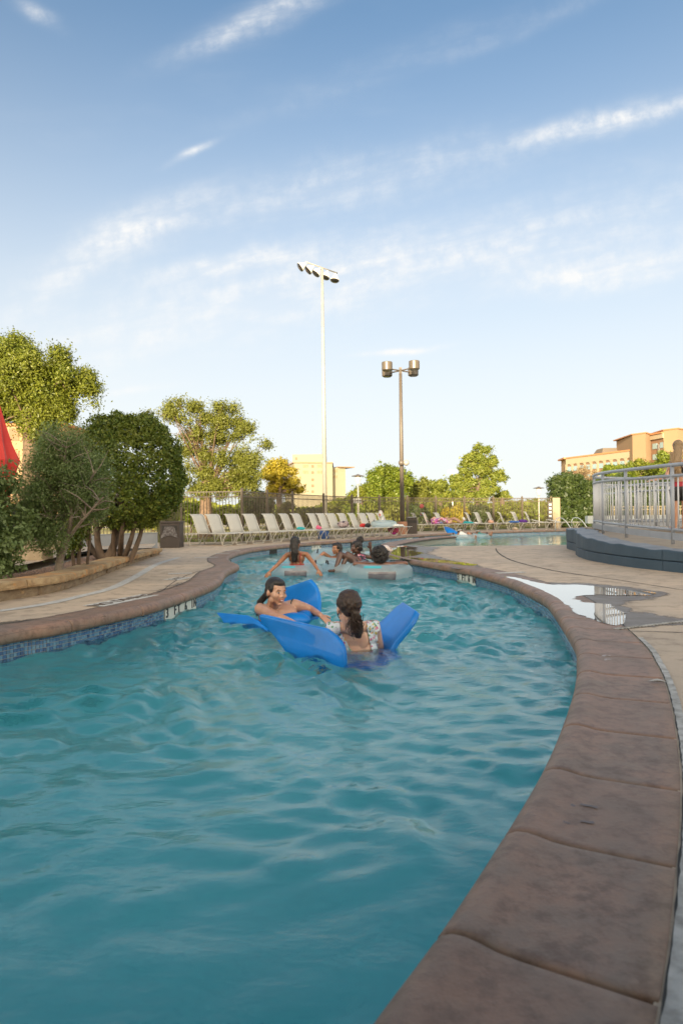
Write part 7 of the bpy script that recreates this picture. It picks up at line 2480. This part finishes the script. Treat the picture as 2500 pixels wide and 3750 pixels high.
# pale pink animal head float
fp = D(1420, 2011, 14.3)
q = thing('animal_float', 'small pale pink inflatable animal head behind the afro haired person', 'pool float', (fp.x, 14.3, WZ))
B = Body(); B.ell(fp + Vector((-.05, 0, .02)), (.085, .08, .07)); B.ell(fp + Vector((.05, -.02, -.02)), (.05, .05, .05)); B.cap(fp + Vector((-.08, 0, 0)), Vector((fp.x - .14, 14.35, WZ - .05)), .055, .09)
put(B.mesh('float_body', pmat('pink_vinyl', (.65, .50, .46), .3, (.68, .60, .56), 6, coat=.3), .012, 4, org=Vector((fp.x, 14.3, WZ))), 'float_body', q)
mb = MB(); mb.ell((.055, -.07, fp.z - WZ + .01), .012); mb.build('eye_dot', m_iris, q)

# ---- two bathers far out on the lagoon
def far_bather(label, Y, headpx, yaw, joints, skin, suit_mat, hairm, visor=False):
    org = D(headpx[0], 1900, Y); org.z = WZ
    root = person(label, org)
    B = Body(); k = 1.05
    hc = D(*headpx, Y); Rm = head_rot(yaw, 8)
    ch = D(*joints['chest'], Y); hp = D(*joints['hip'], Y); head(B, hc, Rm, k, ch + Vector((0, 0, .12)), .055)
    B.ell(ch, (.17, .13, .15)); B.cap(ch, hp, .14, .14)
    for a in joints['legs']:
        P_ = [D(*q_, Y + dy) for q_, dy in a]; B.limb([hp] + P_, [.09, .065, .045, .035][:len(P_) + 1]); B.cap(P_[-1], P_[-1] + Vector((.03, -.02, .12)), .035, .028)
    for a in joints['arms']:
        P_ = [D(*q_, Y + dy) for q_, dy in a]; B.limb([ch + Vector((0, 0, .05))] + P_, [.05, .045, .03][:len(P_) + 1]); hand(B, P_[-1], (P_[-1] - ch), Vector((0, 0, 1)))
    me = B.mesh('body', skin, .016, 2, org=org); put(me, 'body', root)
    a, b_ = ch - org, hp - org; ax = (b_ - a).normalized(); L = (b_ - a).length
    cloth_from(me, 'swimwear', suit_mat, lambda co, no: (((co - np.array(a)) @ np.array(ax)) > -.1) & (((co - np.array(a)) @ np.array(ax)) < L + .08) & (np.linalg.norm(co - np.array(a) - (((co - np.array(a)) @ np.array(ax))[:, None]) * np.array(ax), axis=1) < .185), root, .006)
    face_parts(root, hc, Rm, k, org, glasses=True)
    H, P = hair_shell(Rm, hc, k); put(H.mesh('hair', hairm, .014, 2, .006, 30, org), 'hair', root)
    if visor:
        mb = MB(); mb.tube([P(.085 * math.sin(t_), .085 * math.cos(t_) - .02, .06) - org for t_ in [i / 12 * 6.283 for i in range(13)]], .018, 6); mb.grid([[P(q_ * .06, .07, .065) - org for q_ in (-1, 0, 1)], [P(q_ * .045, .16, .05) - org for q_ in (-1, 0, 1)]])
        mb.build('visor', m_white_enamel, root)
m_whiteshirt = pmat('white_shirt', (.7, .7, .68), .8)
tube_float('pale blue swim ring under the far bather in a white shirt', Vector((D(1692, 1960, 29).x, 29, WZ + .06)), .40, .15, (0, 0), 0, False)
tube_float('pale blue swim ring under the far bather with raised feet', Vector((D(1752, 1962, 30).x, 30, WZ + .06)), .36, .14, (0, 0), 0, False)
far_bather('far bather in white shirt and visor sitting in a ring, knees bent', 29, (1684, 1946), 62, {'chest': (1686, 1960), 'hip': (1704, 1966), 'legs': [[((1714, 1953), -.1), ((1736, 1972), -.2)], [((1722, 1955), .1), ((1740, 1974), .0)]], 'arms': [[((1692, 1970), -.2), ((1705, 1968), -.3)]]}, sk_bronze, m_whiteshirt, h_dark, True)
far_bather('far bather in a green cap leaning back with feet resting up to the right', 30, (1749, 1950), -20, {'chest': (1752, 1962), 'hip': (1770, 1966), 'legs': [[((1782, 1960), -.1), ((1797, 1957), -.2)], [((1782, 1962), .15), ((1798, 1960), .1)]], 'arms': [[((1738, 1964), -.2), ((1728, 1968), -.3)]]}, sk_bronze, pmat('green_suit', (.05, .2, .18), .6), h_dark, True)
# blue mat leaning on the far edge
rowsM = [(Vector((-.0, .12, .02)), Vector((-.0, -.12, .02)), 0)]
pm_ = D(1652, 1955, 31.2)
mb = MB(); a_, b_, c_, d_ = D(1626, 1932, 31.6), D(1676, 1953, 31.0), D(1648, 1958, 30.9), D(1632, 1948, 31.3)
o_ = Vector((pm_.x, 31.2, 0))
G = [[D(1625, 1932, 31.7) - o_, D(1640, 1933.5, 31.7) - o_, D(1656, 1940, 31.6) - o_], [D(1630, 1944, 31.4) - o_, D(1648, 1944, 31.4) - o_, D(1668, 1948, 31.3) - o_], [D(1640, 1957, 31.0) - o_, D(1655, 1956.5, 31.0) - o_, D(1679, 1956.5, 31.0) - o_]]
mb.grid(G); o = mb.build('pool_float', m_foam, smooth=True); o.location = o_
sd = o.modifiers.new('t', 'SOLIDIFY'); sd.thickness = .05
tag(o, 'blue foam mat lying tilted on the far pool edge below the seated women', 'pool float', 'blue foam floats')

# ---- two women on chaises
def seated(label, Y, headpx, skin, top_mat, leg_mat, hairm, visor):
    org = D(headpx[0], 1930, Y); org.z = .36
    root = person(label, org)
    B = Body(); k = 1.05; hc = D(*headpx, Y); Rm = head_rot(35, 0)
    hp = Vector((hc.x + .05, Y + .02, .50)); ch = hc.lerp(hp, .5) + Vector((.02, 0, .03))
    head(B, hc, Rm, k, ch + Vector((0, 0, .14)), .05)
    B.ell(ch + Vector((0, 0, .02)), (.17, .11, .15)); B.cap(ch, hp, .13, .15)
    fx = Vector((math.cos(R(-24)), math.sin(R(-24)), 0))
    for s_ in (-1, 1):
        sd_ = Vector((-fx.y, fx.x, 0)) * s_ * .1
        B.limb([hp + sd_, hp + sd_ + fx * .38 + Vector((0, 0, .16)), hp + sd_ + fx * .78 + Vector((0, 0, -.07)), hp + sd_ + fx * .86 + Vector((0, 0, .06))], [.09, .062, .035, .03])
        sh = ch + sd_ * 1.5 + Vector((0, 0, .09)); B.limb([sh, sh + fx * .1 + Vector((0, 0, -.22)), sh + fx * .3 + Vector((0, 0, -.2))], [.048, .038, .026]); hand(B, sh + fx * .3 + Vector((0, 0, -.2)), fx, Vector((0, 0, 1)))
    me = B.mesh('body', skin, .016, 2, org=org); put(me, 'body', root)
    cz = ch.z - org.z; cxx = ch.x - org.x
    cloth_from(me, 'swim_top', top_mat, lambda co, no: (co[:, 2] > cz - .12) & (co[:, 2] < cz + .05) & (np.abs(co[:, 0] - cxx) < .16) & (co[:, 1] < .25), root, .006)
    cloth_from(me, 'wrap', leg_mat, lambda co, no: (co[:, 2] < hp.z - org.z + .17) & (co[:, 0] > hp.x - org.x - .18) & (co[:, 0] < hp.x - org.x + .62), root, .012)
    face_parts(root, hc, Rm, k, org, glasses=visor)
    H, P = hair_shell(Rm, hc, k); H.cap(P(0, -.1, 0), P(0, -.09, -.14), .05, .04); put(H.mesh('hair', hairm, .014, 2, .006, 30, org), 'hair', root)
    if visor:
        mb = MB(); mb.grid([[P(q_ * .07, .06, .075) - org for q_ in (-1, 0, 1)], [P(q_ * .05, .15, .07) - org for q_ in (-1, 0, 1)]]); mb.ell(P(0, .03, .09) - org, (.07, .07, .03)); mb.build('visor', m_white_enamel, root)
seated('woman in a white visor and black bikini top reclining on a floral towel chaise', 34.0, (1586, 1906), sk_fair, m_blacksuit, floral('bright_floral_wrap', (.45, .12, .35), [(.7, .5, .1), (.1, .3, .6), (.7, .6, .6), (.6, .1, .2)], 14, .5), h_dark, True)
seated('woman with brown hair and pale top reclining on the chaise beside the visor woman', 34.6, (1631, 1908), sk_tan, pmat('beige_top', (.55, .42, .33), .7), pmat('pale_wrap', (.42, .26, .18), .7), h_dark, False)

# ---- L: woman standing behind the railing, cut by the frame
def woman_L():
    Y = 13.3
    org = D(2497, 1955, Y); org.z = .5
    root = person('woman with long dark blond hair in black swimwear standing behind the railing', org)
    B = Body(); k = 1.08
    hc = D(2493, 1637, Y); Rm = head_rot(170, 6)
    head(B, hc, Rm, k, D(2494, 1682, Y), .05)
    sl = D(2468, 1697, Y); sr = D(2530, 1694, Y); up = sl.lerp(sr, .5); nb = D(2496, 1685, Y)
    hip = up + Vector((.0, 0, -.50))
    B.cap(nb, sl, .042, .045); B.cap(nb, sr, .042, .045)
    B.ell(up + Vector((0, .01, -.09)), (.15, .085, .14)); B.ell(up + Vector((0, 0, -.3)), (.115, .08, .16)); B.ell(hip, (.155, .11, .15))
    el = D(2452, 1745, Y - .15); wl_ = D(2405, 1758, Y - .35)
    B.limb([sl, S(sl, el, .5), el], [.045, .04, .034]); B.limb([el, wl_], [.034, .024]); hand(B, wl_, Vector((-1, -.3, -.1)), Vector((0, 0, 1)))
    er = sr + Vector((.1, -.1, -.26)); B.limb([sr, er, er + Vector((-.0, -.25, -.05))], [.045, .034, .024]); hand(B, er + Vector((0, -.25, -.05)), Vector((0, -1, 0)), Vector((0, 0, 1)))
    for s_ in (-1, 1):
        a = hip + Vector((s_ * .085, 0, -.05)); kn = Vector((a.x + s_ * .01, Y - .01, .5 + .46)); an = Vector((a.x + .0, Y + .02, .5 + .08))
        B.limb([a, S(a, kn, .5), kn], [.09, .075, .055]); B.limb([kn, S(kn, an, .35), an], [.055, .054, .034]); B.cap(an + Vector((0, .02, -.04)), an + Vector((s_ * .03, .17, -.05)), .034, .028)
    me = B.mesh('body', sk_tan, .010, 3, org=org); put(me, 'body', root)
    face_parts(root, hc, Rm, k, org)
    ux = up.x - org.x; zu = up.z - org.z
    cloth_from(me, 'bikini_top', m_blacksuit, lambda co, no: (co[:, 2] < zu - .12) & (co[:, 2] > zu - .21) & (np.abs(co[:, 0] - ux) < .16), root, .005)
    cloth_from(me, 'shorts', m_blacksuit, lambda co, no: (co[:, 2] < zu - .46) & (co[:, 2] > zu - .74) & (co[:, 0] > ux - .25), root, .012)
    cloth_from(me, 'waistband', pmat('dark_red_cloth', (.32, .02, .03), .7), lambda co, no: (co[:, 2] < zu - .36) & (co[:, 2] > zu - .47) & (co[:, 0] > ux - .25), root, .014)
    for s_ in (-1, 1):
        mb = MB(); mb.tube(spline([p - org for p in (up + Vector((s_ * .1, .05, .03)), up + Vector((s_ * .09, -.05, .02)), up + Vector((-s_ * .0, -.085, -.08)), up + Vector((-s_ * .09, -.085, -.15)))], .03), .011, 6); mb.build('strap', m_blacksuit, root, smooth=True)
    H, P = hair_shell(Rm, hc, k)
    H.limb([P(0, -.06, .0), D(2488, 1690, Y - .10), D(2470, 1725, Y - .11)], [.08, .085, .05]); H.limb([D(2488, 1690, Y - .1), D(2500, 1735, Y - .11)], [.07, .04])
    put(H.mesh('hair', h_blond, .010, 2, .006, 35, org), 'hair', root)
    rg = np.random.default_rng(12); st = []
    for q in range(70):
        px = 2488 + rg.normal(0, 9); st.append(spline([D(px, 1655, Y - .11), D(px - 3, 1695, Y - .15), D(px - 10 + rg.normal(0, 4), rg.uniform(1720, 1762), Y - .13)], .05))
    strands(root, 'hair_strands', st, h_blond, .006, .002, 4, org)
    root.location.x -= .075
woman_L()

# ------------------------------------------------------------------ belongings on and around the chaises
def soft(label, cat, name, c, parts_, mat, voxel=.02, amp=.02, group=None):
    B = Body(); c = Vector(c)
    for (dx_, dy_, dz_, rx, ry, rz_) in parts_: B.ell(c + Vector((dx_, dy_, dz_)), (rx, ry, rz_))
    o = link(bpy.data.objects.new(name, B.mesh(name, mat, voxel, 3, amp, 12, org=c))); o.location = c
    tag(o, label, cat, group)
    return o
fx1 = Vector((math.cos(rz1), math.sin(rz1), 0))
def on_seat(i, d_): p = CH[('a', i)].location; return Vector((p.x, p.y, .375)) + fx1 * d_
m_teal = pmat('teal_towel', (.03, .35, .38), .9); m_pinkt = pmat('pink_towel', (.60, .12, .22), .9)
m_bluebag = pmat('blue_tote', (.05, .12, .32), .7); m_patt = floral('patterned_bag', (.32, .24, .24), [(.08, .06, .07), (.45, .38, .38), (.15, .1, .1)], 9, .5)
soft('rolled teal and pink towel bundle on the sixth chaise', 'towel', 'towel', on_seat(5, .45), [(0, 0, .05, .13, .08, .06), (.1, 0, .04, .08, .07, .05)], m_teal)
soft('pink bag and cloth on the seventh chaise seat', 'bag', 'bag', on_seat(6, .75), [(0, 0, .05, .12, .1, .06), (-.05, 0, .10, .06, .06, .06)], m_pinkt)
p = on_row(1158) + fx1 * .3; 
tote = thing('tote_bag', 'dark blue tote bag on the deck under the seventh and eighth chaises', 'bag', (p.x, p.y - .2, 0))
mb = MB(); mb.box((0, 0, .16), (.38, .25, .30), taper=1.08); mb.build('bag_body', m_bluebag, tote, bevel=.02)
mb = MB(); mb.tube(spline([Vector((-.1, 0, .3)), Vector((-.05, 0, .36)), Vector((.05, 0, .36)), Vector((.1, 0, .3))], .04), .012, 6); mb.build('bag_handle', m_bluebag, tote)
soft('brown and grey patterned beach bag on the tenth chaise', 'bag', 'bag', on_seat(9, .35), [(0, 0, .14, .24, .12, .13), (.05, 0, .2, .15, .1, .09)], m_patt)
soft('red and black bundle on the twelfth chaise', 'bag', 'bag', on_seat(11, .3), [(0, 0, .08, .14, .1, .085)], pmat('red_cloth', (.5, .03, .03), .8))
soft('black cloth beside the red bundle on the twelfth chaise', 'towel', 'towel', on_seat(11, .52), [(0, 0, .08, .13, .1, .09)], m_blacksuit)
p = on_seat(13, .4); p.z += .12
tube_float('clear swim ring lying across the chaises near the terracotta pole base', p, .42, .12, (6, 0), 0, False)
soft('pale pink and white towel hanging over the last chaise of the near row', 'towel', 'towel', on_seat(14, -.1) + Vector((0, 0, .45)), [(-.06, 0, .05, .1, .26, .2), (0, 0, -.2, .1, .24, .2), (.1, 0, -.4, .14, .22, .08)], floral('pink_white_towel', (.62, .60, .56), [(.65, .18, .15), (.6, .35, .3)], 5, .35))
soft('white towel heap on the fourteenth chaise seat', 'towel', 'towel', on_seat(13, .95), [(0, 0, .05, .2, .15, .06), (.2, 0, .04, .14, .12, .05)], m_whiteshirt)
soft('dark red towel hanging below the chaise with the clear ring', 'towel', 'towel', on_seat(13, .75) + Vector((0, -.33, -.12)), [(0, 0, 0, .2, .02, .13), (.18, 0, -.03, .1, .02, .12)], pmat('maroon_towel', (.22, .03, .06), .9))
p = on_row(1440)
soft('magenta bag on the deck before the terracotta pole base', 'bag', 'bag', Vector((p.x, p.y, .0)), [(0, 0, .14, .17, .12, .14)], pmat('magenta_cloth', (.42, .03, .25), .8))
for (px, Y, dz_, lab, mt, r3) in ((1709, 35.3, .42, 'teal towel heaped on the chaise right of the seated women', m_teal, (.32, .15, .07)), (1697, 35.0, .62, 'white cup shaped bag beside the teal towel', m_whiteshirt, (.07, .07, .1)), (1740, 35.6, .4, 'pale cloth on the first raised chaise of the right group', m_whiteshirt, (.16, .12, .04)), (1796, 36.2, .44, 'peach coloured bag on the third right chaise', pmat('peach_cloth', (.6, .34, .24), .8), (.15, .12, .1)),
                                  (1880, 36.2, .42, 'blue towel on the chaise left of the purple cloth', pmat('blue_towel', (.05, .14, .4), .9), (.28, .14, .06)), (1913, 36.4, .45, 'purple cloth heaped between the last two raised chaises', pmat('purple_cloth', (.10, .03, .22), .9), (.24, .14, .09)), (1885, 35.2, .08, 'small beige bag on the deck under the right chaises', pmat('beige_bag', (.45, .36, .26), .8), (.15, .12, .09))):
    pp = D(px, 1940, Y); soft(lab, 'towel' if 'towel' in lab or 'cloth' in lab else 'bag', 'towel' if 'towel' in lab or 'cloth' in lab else 'bag', (pp.x, Y, dz_), [(0, 0, 0, *r3), (r3[0] * .5, 0, -.01, r3[0] * .6, r3[1], r3[2] * .8)], mt)
# floral towel over the chaise back of the visor woman
c_ = CH[('b', 1)]
tw = thing('towel', 'bright floral towel draped over the visor woman\'s chaise back', 'towel', (c_.location.x, c_.location.y, 0), c_.rotation_euler.z)
mb = MB(); mb.grid([[(x, yy, z) for yy in (-.29, -.1, .1, .29)] for x, z in ((.05, .42), (-.06, .62), (-.13, .80), (-.21, .94), (-.28, .965), (-.34, .80))]); o = mb.build('cloth', floral('bright_towel', (.65, .55, .45), [(.6, .1, .25), (.1, .4, .3), (.7, .4, .1), (.2, .3, .6)], 10, .5), tw, smooth=True)
sd = o.modifiers.new('t', 'SOLIDIFY'); sd.thickness = .02
